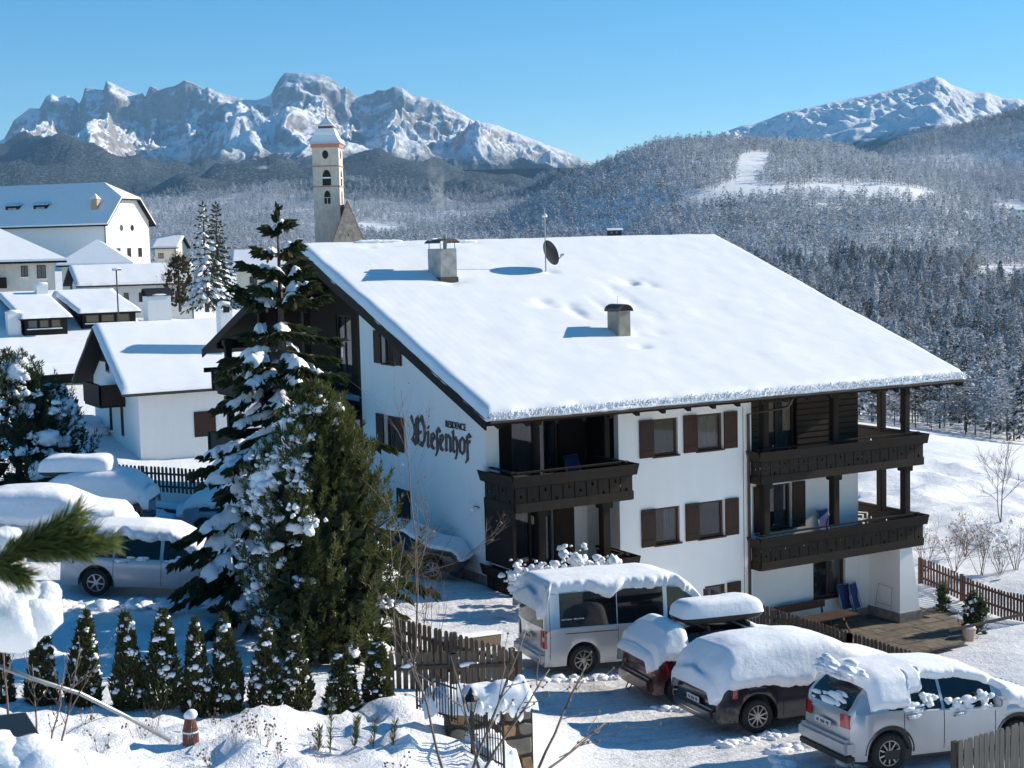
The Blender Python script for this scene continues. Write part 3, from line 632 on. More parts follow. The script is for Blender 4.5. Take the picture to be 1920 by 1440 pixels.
ICO = bmesh.new(); bmesh.ops.create_icosphere(ICO, subdivisions=2, radius=1.0); ICO.verts.ensure_lookup_table(); ICV = np.array([v.co[:] for v in ICO.verts]); ICF = np.array([[v.index for v in f.verts] for f in ICO.faces]); ICO.free()
ICO = bmesh.new(); bmesh.ops.create_icosphere(ICO, subdivisions=1, radius=1.0); ICO.verts.ensure_lookup_table(); ICV1 = np.array([v.co[:] for v in ICO.verts]); ICF1 = np.array([[v.index for v in f.verts] for f in ICO.faces]); ICO.free()
def lumps(C, R, rg, dirs=None, lo=False):
    """many snow cushions: C centres, R (n,3) radii along dir, side, up"""
    n = len(C); IV, IF = (ICV1, ICF1) if lo else (ICV, ICF); m = len(IV); V = np.zeros((n, m, 3))
    for i in range(n):
        s = rg.uniform(0, 99); nz = 1+.55*fbm(IV[:, 0]*1.5+s, IV[:, 1]*1.5+IV[:, 2]*1.9+s*.7, 3, 7); q = IV*nz[:, None]; q[:, 2] = np.where(q[:, 2] < 0, q[:, 2]*.55, q[:, 2]); q = q*R[i]
        if dirs is not None:
            d = dirs[i]/np.linalg.norm(dirs[i]); a = np.cross(d, [0, 0, 1.]); a /= (np.linalg.norm(a)+1e-9); b = np.cross(a, d); q = q[:, :1]*d+q[:, 1:2]*a+q[:, 2:3]*b
        V[i] = C[i]+q
    F = (np.arange(n)[:, None, None]*m+IF[None]).reshape(-1, 3); return V.reshape(-1, 3), F
# ================================================================ the guest house
HX0, HX1, HY0, HYR, HY1 = 20.675, 36.0, 38.04, 50.0, 60.2
EX0, EX1, EY0, EY1 = 19.93, 38.32, 36.6, 61.3
KR = 0.358
def deck(y): return (-4.78+KR*(min(y, 2*HYR-y)-EY0))          # top of roof boarding
house = wthing('guest_house', 'large white guest house with brown shutters, timber balconies and a snow-covered roof', 'house', (HX0, HY0, -9.8))
PF = Plane((0, HY0, 0), (1, 0, 0), (0, -1, 0)); PG = Plane((HX0, 0, 0), (0, -1, 0), (-1, 0, 0))
rooftop = lambda y: deck(y)-0.30
# front wall: windows of three storeys
W = []
def fw(xa, xb, za, zb): W.append((xa, xb, za, zb))
ZU = -5.44
front_w = [(26.6, 27.53, ZU-1.16, ZU+0.0, 'l', 0), (28.27, 29.28, ZU-1.14, ZU+0.02, 'lr', 1), (26.62, 27.57, ZU-2.8-1.15, ZU-2.8+0.01, 'l', 3), (28.3, 29.3, ZU-2.8-1.15, ZU-2.8+0.02, 'lr', 0), (28.5, 29.35, -12.2, -10.95, 'r', 1)]
LX0, LX1, LY = 21.12, 25.3, 39.9
ops = [(a, b, c, d) for a, b, c, d, _, _ in front_w]+[(LX0, LX1, -10.3, -7.72), (LX0, LX1, -7.5, -5.0)]
wall(PF, (HX0, 30.43), -13.6, lambda u: -4.72, ops, 0.25).build('wall', PLASTER, house)
for a, b, c, d, sh, cu_ in front_w: window(house, PF, a, b, c, d, sh, cu_, mullion=False, sw=0.53, depth=0.08)
# gable wall towards the car park
GY = 46.75
gw = [(-45.35, -44.12, -3.72, -2.66, 'lr'), (-45.35, -44.12, -6.52, -5.42, 'lr')]
gops = [(-44.95, -44.05, c, d) for a, b, c, d, _ in gw]
wall(PG, (-GY, -HY0), -10.6, lambda u: rooftop(-u)+0.02, gops, 0.25).build('wall', PLASTER, house)
for (a, b, c, d, sh) in gw: window(house, PG, -44.95, -44.05, c, d, 'lr', 1, sw=0.55, shut_mat=SHUT)
# recessed left part of the gable: timber above, plaster below
PG2 = Plane((22.3, 0, 0), (0, -1, 0), (-1, 0, 0))
wall(PG2, (-HY1, -GY, -HYR), -5.35, lambda u: rooftop(-u), [(-52.6, -51.2, -4.6, -2.4)], 0.2).build('gable_boarding', WOOD_V, house)
window(house, PG2, -52.6, -51.2, -4.6, -2.4, '', 1, depth=0.05)
wall(PG2, (-HY1, -GY), -10.4, lambda u: -5.35, [(-57.0, -55.8, -7.4, -6.2)], 0.2).build('wall', PLASTER, house); window(house, PG2, -57.0, -55.8, -7.4, -6.2, 'lr', 1)
MB().box(HX0, 22.3, GY, GY+0.22, -10.4, -2.0).build('corner_boarding', WOOD_V, house)
MB().prism([(HX1, -13.4), (HX1-.3, -13.4), (HX1-.3, -4.7), (HX1, -4.7)], 'y', 39.19, HY1).build('wall', PLASTER, house)
MB().prism([(y, rooftop(y)) for y in (39.1, HYR, HY1)]+[(HY1, -4.75), (39.1, -4.75)], 'x', HX1-.3, HX1-.02).build('gable_boarding', WOOD_V, house)
MB().box(22.3, HX1, HY1-.3, HY1, -11.5, -4.6).build('wall', PLASTER, house)
# left loggia inside
PL = Plane((0, LY, 0), (1, 0, 0), (0, -1, 0))
def loggia(z0, z1, mat, door):
    wall(PL, (LX0, LX1), z0, lambda u: z1, [door], 0.1).build('wall', mat, house)
    window(house, PL, door[0], door[1], door[2], door[3], 'r' if mat is PLASTER else '', 2, sill=False, name='door')
    MB().box(LX0-.2, LX0-.01, HY0+.02, LY, z0, z1).build('side_wall', WOOD_V if mat is WOOD else PLASTER, house); MB().box(LX1+.006, LX1+.2, HY0+.02, LY, z0, z1).build('side_wall', WOOD_V if mat is WOOD else PLASTER, house)
    MB().box(LX0-.2, LX1+.2, HY0+.03, LY+.1, z0-.2, z0).box(LX0-.2, LX1+.2, HY0+.03, LY+.1, z1, z1+.15).build('floor', WOOD, house)
loggia(-7.48, -5.02, WOOD, (22.6, 24.3, -7.45, -5.3)); loggia(-10.28, -7.74, PLASTER, (22.5, 24.0, -10.25, -8.15))
# right, recessed part behind the long balconies
RX0, RY = 30.43, 39.15
PR = Plane((0, RY, 0), (1, 0, 0), (0, -1, 0))
rd = (31.7, 33.2, -7.5, -5.35)
wall(PR, (RX0, HX1), -7.55, lambda u: -4.6, [rd], 0.15).build('wall', WOOD, house); window(house, PR, *rd, '', 1, sill=False, name='door')
for i in range(14):
    for a, b in ((RX0+.02, rd[0]-.03), (rd[1]+.03, HX1-.03)):
        pbox(MB(), PR, a, b, -7.5+i*0.2, -7.5+i*0.2+0.17, 0.005, 0.055).build('siding_board', SIDING, house, bevel=0.012)
mw = (31.95, 33.0, -9.72, -8.18); gwn = (33.95, 35.4, -12.36, -11.02)
wall(PR, (RX0, HX1), -13.5, lambda u: -7.55, [mw, gwn], 0.2).build('wall', PLASTER, house)
window(house, PR, *mw, 'lr', 3, mullion=False, sw=0.55); window(house, PR, *gwn, '', 3)
MB().box(RX0-.3, RX0-.003, HY0+.02, RY, -13.3, -4.72).build('side_wall', PLASTER, house)
MB().box(30.75, 30.95, RY-.06, RY-.01, -13.0, -11.0).build('door_frame', WOOD, house)
MB().box(HX1+.003, 36.5, RY-.004, RY+.2, -13.5, -10.4).build('wall', PLASTER, house)
# battered end wall of the terrace with stone foot
MB().prism([(36.48, -12.88), (37.42, -12.88), (37.02, -10.6), (36.48, -10.6)], 'y', 37.62, 42).build('battered_wall', PLASTER, house)
MB().prism([(36.43, -13.6), (37.52, -13.6), (37.48, -12.88), (36.43, -12.88)], 'y', 37.57, 42.05).build('plinth', STONE_GREY, house)
MB().box(30.45, 36.45, RY-.05, RY-.005, -13.5, -12.95).build('plinth', STONE_GREY, house); MB().box(HX0-.05, HX0-.004, HY0, GY, -10.5, -9.62).build('plinth', STONE_GREY, house)
# ---------------------------------------------------------------- roof
roof = MB()
prof = [(EY0, deck(EY0)-.16), (HYR, deck(HYR)-.16), (EY1, deck(EY1)-.16), (EY1, deck(EY1)), (HYR, deck(HYR)), (EY0, deck(EY0))]
roof.add([(x, p[0], p[1]) for x in (EX0+.06, EX1-.06) for p in prof], [(0, 1, 4, 5), (1, 2, 3, 4), (6, 11, 10, 7), (7, 10, 9, 8), (0, 6, 7, 1), (1, 7, 8, 2), (5, 4, 10, 11), (4, 3, 9, 10), (0, 5, 11, 6), (2, 8, 9, 3)])
roof = roof.build('roof', WOOD, house)
for x in (EX0, EX1):
    for ya, yb in ((EY0-.03, HYR), (HYR, EY1+.03)):
        s = -1 if x == EX0 else 1
        MB().add([(x+q*s, y, deck(y)+dz) for q in (0.0, 0.06) for y, dz in ((ya, -.30), (yb, -.30), (yb, .03), (ya, .03))], [(0, 1, 2, 3), (7, 6, 5, 4), (0, 4, 5, 1), (1, 5, 6, 2), (2, 6, 7, 3), (3, 7, 4, 0)]).build('barge_board', WOOD, roof)
for yy in (EY0-.05, EY1+.0): MB().box(EX0, EX1, yy, yy+.05, deck(EY0)-.20, deck(EY0)+.0).build('fascia', WOOD, roof)
for i in range(20):
    x = 20.3+i*0.94
    MB().add([(x+dx, y, deck(y)-.16+dz) for dx in (0, .14) for y, dz in ((EY0+.03, -.16), (38.1, -.2), (38.1, 0), (EY0+.03, 0))], [(0, 1, 2, 3), (7, 6, 5, 4), (0, 4, 5, 1), (1, 5, 6, 2), (2, 6, 7, 3), (3, 7, 4, 0)]).build('rafter_tail', WOOD, roof)
for y in (39.3, 42.6, 46.2, 50.0, 54.5, 59.8):
    MB().box(EX0+.1, HX0+1.7, y-.1, y+.1, deck(y)-.42, deck(y)-.165).build('purlin', WOOD, roof); MB().box(HX1-.2, EX1-.12, y-.1, y+.1, deck(y)-.42, deck(y)-.165).build('purlin', WOOD, roof)
# gutter and the row of tile ends that shows under the snow
g = MB(); n = 7; P = np.zeros((2, n, 3))
for i, x in enumerate((EX0+.05, EX1-.05)):
    for j in range(n): a = pi+pi*j/(n-1); P[i, j] = (x, EY0-.13+.075*cos(a), deck(EY0)-.06+.075*sin(a))
grid_obj('gutter', P, COPPER, roof)
tv = []; tf = []
for i in range(185):
    x = EX0+.05+i*0.1; c = (x, EY0-.10, deck(EY0)+.02); n0 = len(tv)
    tv += [(x+.05*cos(a), EY0-.12, c[2]+.045*sin(a)) for a in (0, .8, 1.6, 2.4, pi)]+[(x+.05*cos(a), EY0+.5, c[2]+.045*sin(a)+.2) for a in (0, .8, 1.6, 2.4, pi)]
    tf += [(n0+k, n0+k+1, n0+k+6, n0+k+5) for k in range(4)]
tag(mesh_obj('roof_tiles', tv, tf, METAL_DK, roof), kind='stuff')
# snow blanket
def snow_slab(name, x0, x1, ya, yb, zf, thick, mat, parent, du=0.12, dv=0.12, seed=1, dips=(), rr=0.3, ripple=0.0012, ragged=0.06, edge_r=0.0, tile=0.3):
    nu, nv = max(8, int(abs(x1-x0)/du)), max(8, int(abs(yb-ya)/dv)); u = np.linspace(0, 1, nu); v = np.linspace(0, 1, nv)
    u = 0.5-0.5*np.cos(np.pi*u)*(0.25)-0.5*(1-2*u)*0.75; v = 0.5-0.5*np.cos(np.pi*v)*0.25-0.5*(1-2*v)*0.75
    U, V = np.meshgrid(u, v, indexing='ij'); X = x0+(x1-x0)*U; Y = ya+(yb-ya)*V
    rag = fbm(X*1.3, Y*1.3, 3, seed+9)*ragged
    dist = np.minimum(np.minimum(X-min(x0, x1), max(x0, x1)-X), Y-min(ya, yb)); dist2 = np.minimum(dist, 9e9)
    t = np.clip((dist+rag*sstep(0, .2, dist)*0)/rr, 0, 1); th = thick*np.sqrt(np.clip(1-(1-t)**2, 0, 1))
    th = th*(1+0.14*fbm(X*0.35, Y*0.35, 3, seed))+th/thick*(ripple*np.sin(X*2*pi/tile)+ripple*0.8*np.sin(Y*2*pi/(tile*1.15))+0.011*fbm(X*1.1, Y*1.1, 3, seed+3))
    for dx, dy, rx, ry, dp in dips:
        n = fbm(X*2.5, Y*2.5, 2, seed+5)*.6; th = th-dp*np.exp(-((X-dx)/rx)**2-((Y-dy)/ry)**2)*np.clip(0.75+n, 0, 1.4)
    Z = np.vectorize(zf)(Y)+th
    Y = Y-rag*(1-t)*1.2; X = X+rag*(1-t)*0.5
    return grid_obj(name, np.stack([X, Y, Z], -1), mat, parent, flip=(x1-x0)*(yb-ya) < 0)
dips = [(30.8, 45.3, .5, .3, .16), (31.3, 44.9, .3, .25, .12), (26.5, 43.5, .7, .25, .12), (26.9, 42.9, .25, .5, .14), (26.2, 43.9, .3, .2, .10), (27.5, 39.9, .3, .15, .12), (28.4, 40.9, 1.2, .2, .07), (29.6, 43.6, .3, 1.6, .06), (28.2, 42.8, .2, 1.0, .06), (23.8, 45.9, .55, .28, .10), (28.1, 46.5, .25, .2, .08), (22.7, 49.5, 1.0, .12, .1), (26.3, 49.6, .4, .1, .1)]
snow_slab('roof_snow', EX0-.05, EX1+.05, EY0-.16, HYR+.05, deck, 0.30, SNOW_SOFT, roof, 0.1, 0.1, 3, dips)
snow_slab('roof_snow', EX0-.05, EX1+.05, EY1+.1, HYR-.05, deck, 0.28, SNOW_SOFT, roof, 0.3, 0.3, 8, ())
# loose snow lying in the gutter
def snow_roll(name, pts, r, parent, seed=0, mat=None, n=9, flat=0.75):
    rg = random.Random(seed); m = MB(); P = []
    v = []; f = []; k = len(pts)
    for i, p in enumerate(pts):
        e = sin(pi*min(1, max(0.0, i/(k-1))))**0.35; rad = r*(0.75+0.5*rg.random())*max(0.12, e)
        for j in range(n): a = 2*pi*j/n; q = rad*(0.85+0.3*rg.random()); v.append((p[0], p[1]+q*cos(a), p[2]+q*flat*sin(a)))
    for i in range(k-1):
        for j in range(n): j2 = (j+1) % n; f.append((i*n+j, i*n+j2, (i+1)*n+j2, (i+1)*n+j))
    f.append(tuple(range(n))); f.append(tuple(range((k-1)*n, k*n)))
    m.add(v, f); return m.build(name, mat or SNOW_LUMP, parent, smooth=True)
for xa, xb, r in ((20.2, 28.6, .10), (29.0, 30.6, .08), (31.2, 33.2, .07), (33.4, 38.1, .09)):
    snow_roll('gutter_snow', [(xa+(xb-xa)*i/40, EY0-.12, deck(EY0)-.0) for i in range(41)], r, roof, int(xa*10))
def lace(name, x0, x1, y, z0, z1, n, parent, seed):
    rg = np.random.default_rng(seed); t = rg.uniform(0, 1, n); C = np.stack([rg.uniform(x0, x1, n), y-.03+.05*t+rg.normal(0, .02, n), z0+(z1-z0)*t], 1); s = rg.uniform(.014, .036, n); V, F = lumps(C, np.stack([s*.8, s*.8, s*1.7], 1), rg, lo=True); tag(tris_obj(name, V, F, SNOW_LUMP, parent, True), kind='stuff')
# ridge snow ledge and vents
snow_roll('ridge_snow', [(22.0+i*.09, HYR-.1, deck(HYR)+.28) for i in range(22)], .09, roof, 5); snow_roll('ridge_snow', [(26.0+i*.07, HYR-.25, deck(HYR)+.2) for i in range(14)], .09, roof, 6)
lace('eave_crust', EX0, EX1, EY0-.17, deck(EY0)-.02, deck(EY0)+.18, 2400, roof, 77)
# ---------------------------------------------------------------- chimneys and dish on the roof
def barrel(m, x0, x1, y0, y1, z, h, n=9, t=0.02, axis='y'):
    pr = []
    for k in range(n): a = pi*k/(n-1); pr.append((-cos(a), sin(a)))
    v = []
    for q in (0, t):
        for e in (0, 1):
            for c, s_ in pr:
                if axis == 'y': v.append(((x0+x1)/2+c*((x1-x0)/2-q), y0 if e == 0 else y1, z+s_*(h-q)))
                else: v.append((x0 if e == 0 else x1, (y0+y1)/2+c*((y1-y0)/2-q), z+s_*(h-q)))
    f = []
    for k in range(n-1): f += [(k, k+1, n+k+1, n+k), (2*n+k, 3*n+k, 3*n+k+1, 2*n+k+1), (k, 2*n+k, 2*n+k+1, k+1), (n+k, n+k+1, 3*n+k+1, 3*n+k)]
    return m.add(v, f)
c1 = wthing('chimney', 'wide grey chimney with twin arched metal hoods near the ridge of the big roof', 'chimney', (23.75, 46.5, -1.2))
MB().box(23.43, 24.07, 46.0, 46.95, -1.5, -0.02).build('stack', CONCRETE, c1, bevel=0.015); MB().box(23.40, 24.10, 45.97, 46.98, -1.35, -1.0).build('flashing', COPPER, c1)
for x in (23.47, 24.03):
    for y in (46.05, 46.9): MB().tube([(x, y, -0.03), (x, y, 0.20)], 0.012, 6).build('hood_rod', METAL_DK, c1)
for ya, yb in ((45.92, 46.45), (46.5, 47.05)):
    b = barrel(MB(), 23.36, 24.16, ya, yb, 0.16, 0.16).build('hood', COPPER, c1)
snow_roll('snow_cap', [(23.42+i*.07, 46.78, 0.27) for i in range(6)], .1, c1, 3); MB().tube([(23.9, 46.5, -.02), (23.9, 46.5, .45)], .06, 8).build('flue', CONCRETE, c1)
c2 = wthing('chimney', 'slim tan chimney with a rounded hood low on the big roof', 'chimney', (27.4, 41.1, -3.0))
MB().box(27.19, 27.66, 40.75, 41.42, -3.3, -2.17).build('stack', mat_plain('tan_render', (0.33, 0.30, 0.24), 0.9, var=.25, scale=3, bump=.3), c2, bevel=0.012)
barrel(MB(), 27.12, 27.73, 40.68, 41.5, -2.2, 0.24, axis='y').build('hood', COPPER, c2); MB().tube([(27.4, 41.1, -2.0), (27.4, 41.1, -1.7)], 0.006, 5).build('rod', METAL_GR, c2)
d1 = wthing('satellite_dish', 'dark satellite dish on a tall mast near the ridge of the big roof', 'satellite dish', (28.0, 46.62, -0.95))
MB().tube([(28.0, 46.62, -1.2), (28.0, 46.62, 1.35)], 0.022, 8).build('mast', METAL_GR, d1); MB().lathe([(.01, 0), (.09, .01), (.10, .06), (.06, .12), (.01, .14)], (28.0, 46.62, 1.0), 12).build('antenna_dome', WHITE_PL, d1, smooth=True)
dn = Vector((0.94, 0.06, 0.34)).normalized(); q = dn.to_track_quat('Z', 'Y'); dc = Vector((28.12, 46.52, -0.28))
v = []; f = []; nr, na = 6, 28
for i in range(nr+1):
    for k in range(na): r = .44*i/nr+.001; v.append(dc+q @ Vector((r*cos(2*pi*k/na)*1.0, r*sin(2*pi*k/na)*1.08, 0.30*r*r-.0)))
for i in range(nr):
    for k in range(na): f.append((i*na+k, i*na+(k+1) % na, (i+1)*na+(k+1) % na, (i+1)*na+k))
mesh_obj('dish', v, f, METAL_DK, d1, True); e = dc+q @ Vector((0, -.47, .0)); tip = dc+dn*.55+q @ Vector((0, -.25, 0))
MB().bar(dc+q @ Vector((0, -.42, .03)), tip, .025, .025).build('arm', METAL_DK, d1); MB().bar(tip, tip-dn*.12, .07, .07).build('receiver', METAL_GR, d1)
# ---------------------------------------------------------------- balconies
def board_mesh(w, h, t, hole, hx=0.0, hz=0.0):
    o = []; i_ = []
    oct_ = [(cos(pi/4*k+pi/8), sin(pi/4*k+pi/8)) for k in range(8)]
    rect = [(w/2, h*0.2), (w*0.2, h/2), (-w*0.2, h/2), (-w/2, h*0.2), (-w/2, -h*0.2), (-w*0.2, -h/2), (w*0.2, -h/2), (w/2, -h*0.2)]
    corner = [(w/2, h/2), None, (-w/2, h/2), None, (-w/2, -h/2), None, (w/2, -h/2), None]
    v = []; f = []
    for y in (-t/2, t/2):
        v += [(p[0], y, p[1]) for p in rect]+[(hx+hole*c*0.8, y, hz+hole*s*1.2) for c, s in oct_]+[(w/2, y, h/2), (-w/2, y, h/2), (-w/2, y, -h/2), (w/2, y, -h/2)]
    for b in (0, 20):
        for k in range(8): k2 = (k+1) % 8; f.append((b+k, b+k2, b+8+k2, b+8+k))
        f += [(b+0, b+16, b+1), (b+2, b+17, b+3), (b+4, b+18, b+5), (b+6, b+19, b+7)]
    ring = [0, 16, 1, 2, 17, 3, 4, 18, 5, 6, 19, 7]
    for k in range(12): a, c = ring[k], ring[(k+1) % 12]; f.append((a, c, c+20, a+20))
    for k in range(8): k2 = (k+1) % 8; f.append((8+k, 28+k, 28+k2, 8+k2))
    me = bpy.data.meshes.new('balcony_board'); me.from_pydata(v, [], f); bm = bmesh.new(); bm.from_mesh(me); bmesh.ops.recalc_face_normals(bm, faces=bm.faces); bm.to_mesh(me); bm.free()
    me.materials.append(BOARD); return me
BM = [board_mesh(0.375, 0.62, 0.03, 0.05, 0.02, 0.16), board_mesh(0.375, 0.62, 0.03, 0.05, -0.01, -0.12), board_mesh(0.375, 0.62, 0.03, 0.045, 0, 0.02)]
def balcony(x0, x1, y, yw, zt, sides=(), boards=True, wallx=None, left_end=None):
    """planter-topped timber balcony: zt = top edge, runs along the front with returns at sides"""
    bal = MB().box(x0+.12, x1-.12, y+.1, yw-.02, zt-1.0, zt-.86).build('balcony', WOOD, house)
    def run(a, b, outn):
        a = Vector(a); b = Vector(b); n = Vector(outn); d = (b-a).normalized(); L = (b-a).length
        def slab(off0, off1, z0, z1, tilt=0.0, name='rail', m=WOOD, ext=0.0):
            p = a-d*ext; q_ = b+d*ext; vv = []
            for e in (p, q_):
                for o_, z_ in ((off0, z0), (off1, z0), (off1+tilt, z1), (off0+tilt, z1)): vv.append((e.x+n.x*o_, e.y+n.y*o_, z_))
            MB().add(vv, [(0, 1, 2, 3), (7, 6, 5, 4), (0, 4, 5, 1), (1, 5, 6, 2), (2, 6, 7, 3), (3, 7, 4, 0)]).build(name, m, bal)
        slab(.05, .09, zt-.32, zt, .10, 'planter_board', BOARD, .12); slab(-.16, .05, zt-.34, zt-.30, 0, 'planter_floor'); slab(-.19, -.16, zt-.34, zt-.06, 0, 'planter_back', WOOD)
        slab(-.24, -.13, zt+.02, zt+.07, 0, 'hand_rail', BOARD); slab(-.06, .03, zt-.36, zt-.32, 0, 'rail'); slab(-.10, .05, zt-1.06, zt-.86, 0, 'beam', BOARD); slab(.02, .045, zt-.92, zt-.80, 0, 'rail', BOARD)
        k = max(1, int(round(L/0.40))); st = L/k; ang = atan2(d.y, d.x)
        for i in range(k):
            o = bpy.data.objects.new('balcony_board', BM[i % 2 if i % 5 else 2]); c = a+d*(st*(i+.5)); o.location = (c.x, c.y, zt-.62); o.rotation_euler = (0, 0, ang); o.scale = (st/0.40*0.985, 1, 1); link(o, bal)
        slab(-.13, -.12, zt-.1, zt-.08, 0, 'rail')
    run((x0+.12, y, 0), (x1-.12, y, 0), (0, -1, 0))
    if 'l' in sides: run((x0+.1, left_end or yw, 0), (x0+.1, y, 0), (-1, 0, 0))
    if 'r' in sides: run((x1-.1, y, 0), (x1-.1, wallx or yw, 0), (1, 0, 0))
    return bal
balcony(20.5, 24.7, 36.3, 38.0, -6.43, 'lr'); balcony(20.5, 24.7, 36.3, 38.0, -9.18, 'lr')
balcony(30.28, 37.6, 37.56, 39.1, -6.74, 'lr', wallx=43.0, left_end=38.0); balcony(30.28, 37.6, 37.56, 39.1, -9.55, 'lr', wallx=43.0, left_end=38.0)
MB().box(20.56, 20.66, 36.35, 38.0, -9.1, -7.45).build('timber_screen', WOOD_V, house)
def post(x, y, z0, z1, w=.2):
    m = MB().box(x-w/2, x+w/2, y-w/2, y+w/2, z0, z1); m.box(x-w*.75, x+w*.75, y-w*.75, y+w*.75, z1-.25, z1-.02); m.build('post', WOOD_V, house, bevel=0.02)
for (x, y) in ((21.6, 36.6), (23.8, 36.6)): post(x, y, -9.2, -7.45, .26)
for (x, y) in ((22.1, 37.6), (25.0, 38.3)): post(x, y, -7.4, -4.95, .2)
for (x, y) in ((30.8, 37.85), (33.75, 37.85), (36.95, 37.85), (36.95, 39.0)):
    post(x, y, -6.75, -4.6, .24); post(x, y, -9.55, -7.75, .26)
# left gable balcony (mostly behind the spruce)
gb = MB().box(19.9, 22.3, GY+.1, 59.6, -5.75, -5.55).build('balcony', WOOD, house)
MB().box(19.75, 19.9, GY+.1, 59.7, -5.6, -4.75).build('rail_panel', BOARD, gb); MB().box(19.7, 22.3, 59.55, 59.7, -5.6, -4.75).build('rail_panel', BOARD, gb)
gb2 = MB().box(19.9, 22.3, 52, 60.4, -8.45, -8.25).build('balcony', WOOD, house); MB().box(19.75, 19.9, 52, 60.5, -8.3, -7.4).build('rail_panel', BOARD, gb2); MB().box(19.7, 22.3, 60.35, 60.5, -8.3, -7.4).build('rail_panel', BOARD, gb2)
for y in (58.5, 54.5, 50.0):
    post(20.05, y, -4.8, deck(y)-.45, .26); post(20.05, y, -9.5, -5.75, .26)
# furnishings fixed to the walls
dp = MB().tube([(30.9, 36.55, -4.98), (30.85, 36.7, -5.25), (30.26, 37.97, -5.55), (30.26, 37.97, -13.1)], .05, 8).build('downpipe', COPPER, house, smooth=True)
MB().tube([(30.08, HY0-.02, -5.3), (30.08, HY0-.02, -12.8)], .008, 5).build('lightning_wire', METAL_DK, house)
lm = MB().bar((HX0, 38.5, -7.62), (HX0-.2, 38.5, -7.55), .03, .03).build('lamp_bracket', BLACK, house); MB().lathe([(.01, -.1), (.08, -.06), (.1, 0), (.08, .06), (.01, .1)], (HX0-.22, 38.5, -7.66), 12).build('lamp_globe', WHITE_PL, lm, smooth=True)
MB().box(HX0-.06, HX0+.05, 43.2, 44.1, -9.3, -7.75).build('meter_door', DARKIN, house)
# ---------------------------------------------------------------- lettering on the gable: outlines surveyed on the wall plane
def wallpt(zx, zy):
    d = cf+(740+zx/12-960)/FPX*cr+(720-(760+zy/12))/FPX*cu; t = HX0/d[0]; return (d[1]*t, d[2]*t)
GLYPHS = {
 'W': [[(390,208),(360,275),(425,450),(442,560),(440,610),(470,640),(478,520),(455,420)], [(440,590),(470,605),(468,640),(442,700),(448,740),(500,795),(520,855),(475,908),(383,763),(425,690)], [(475,300),(520,255),(525,790),(480,760)],
       [(540,215),(552,330),(550,575),(522,580),(528,330)], [(552,340),(620,208),(640,250),(700,480),(710,700),(695,790),(640,947),(525,868),(520,800),(545,772),(638,835),(664,760),(668,620),(648,480),(594,330),(556,405)], [(524,600),(560,563),(617,570),(600,640),(560,662),(524,652)], [(524,650),(556,655),(556,775),(524,795)]],
 'i': [[(782,448),(786,490),(756,537),(735,500)], [(714,612),(760,565),(782,590),(782,870),(812,905),(775,967),(734,915),(747,700)]],
 'e': [[(818,645),(852,640),(862,880),(905,958),(926,945),(885,1002),(825,952),(810,800)], [(822,640),(880,600),(926,690),(890,692),(868,655),(850,668)], [(926,690),(912,735),(862,832),(857,790),(890,690)]],
 's': [[(935,570),(995,480),(1052,580),(1025,627),(985,590),(977,700),(992,760),(996,1000),(960,1112),(930,1147),(924,1125),(950,1060),(948,775),(922,772),(935,738),(948,700)]],
 'n': [[(1135,672),(1160,628),(1192,660),(1192,960),(1207,1010),(1170,1047),(1150,1000),(1150,722)], [(1192,668),(1212,638),(1262,698),(1282,730),(1287,1000),(1292,1020),(1265,1062),(1234,1010),(1245,960),(1240,752),(1192,712)]],
 'h': [[(1288,600),(1342,538),(1346,700),(1346,990),(1377,1030),(1350,1082),(1308,1030),(1310,650)], [(1346,728),(1386,688),(1432,790),(1442,900),(1427,1100),(1392,1217),(1364,1217),(1390,1110),(1396,950),(1386,802),(1346,772)]],
 'o': [[(1458,790),(1530,698),(1531,770),(1502,812),(1500,1010),(1530,1050),(1535,1122),(1463,1042)], [(1530,698),(1602,790),(1602,1042),(1535,1122),(1530,1050),(1561,1020),(1561,812),(1531,770)]],
 'f': [[(1613,710),(1680,618),(1742,710),(1700,742),(1665,720),(1656,790),(1722,788),(1700,862),(1665,862),(1674,1230),(1610,1307),(1598,1296),(1630,1200),(1630,862),(1604,852),(1620,800)]]}
def letter(polys, dx=0, dy=0, mat=LETTER):
    bm = bmesh.new()
    for k, p in enumerate(polys):
        q = [wallpt(x+dx, y+dy) for x, y in p]; x1 = HX0-0.03-0.0015*k
        vs = [bm.verts.new((x1, a, b)) for a, b in q]; back = [bm.verts.new((HX0-0.001, a, b)) for a, b in q]; bm.faces.new(vs)
        for i in range(len(q)): j = (i+1) % len(q); bm.faces.new((vs[i], vs[j], back[j], back[i]))
    bmesh.ops.recalc_face_normals(bm, faces=bm.faces); bmesh.ops.triangulate(bm, faces=[f_ for f_ in bm.faces if len(f_.verts) > 4])
    me = bpy.data.meshes.new('letter'); bm.to_mesh(me); bm.free(); me.materials.append(mat); return link(bpy.data.objects.new('letter', me), house)
for ch, dx, dy in (('W', 0, 0), ('i', 0, 0), ('e', 0, 0), ('s', 0, 0), ('e', 201, 36), ('n', 0, 0), ('h', 0, 0), ('o', 0, 0), ('f', 0, 0)): letter(GLYPHS[ch], dx, dy)
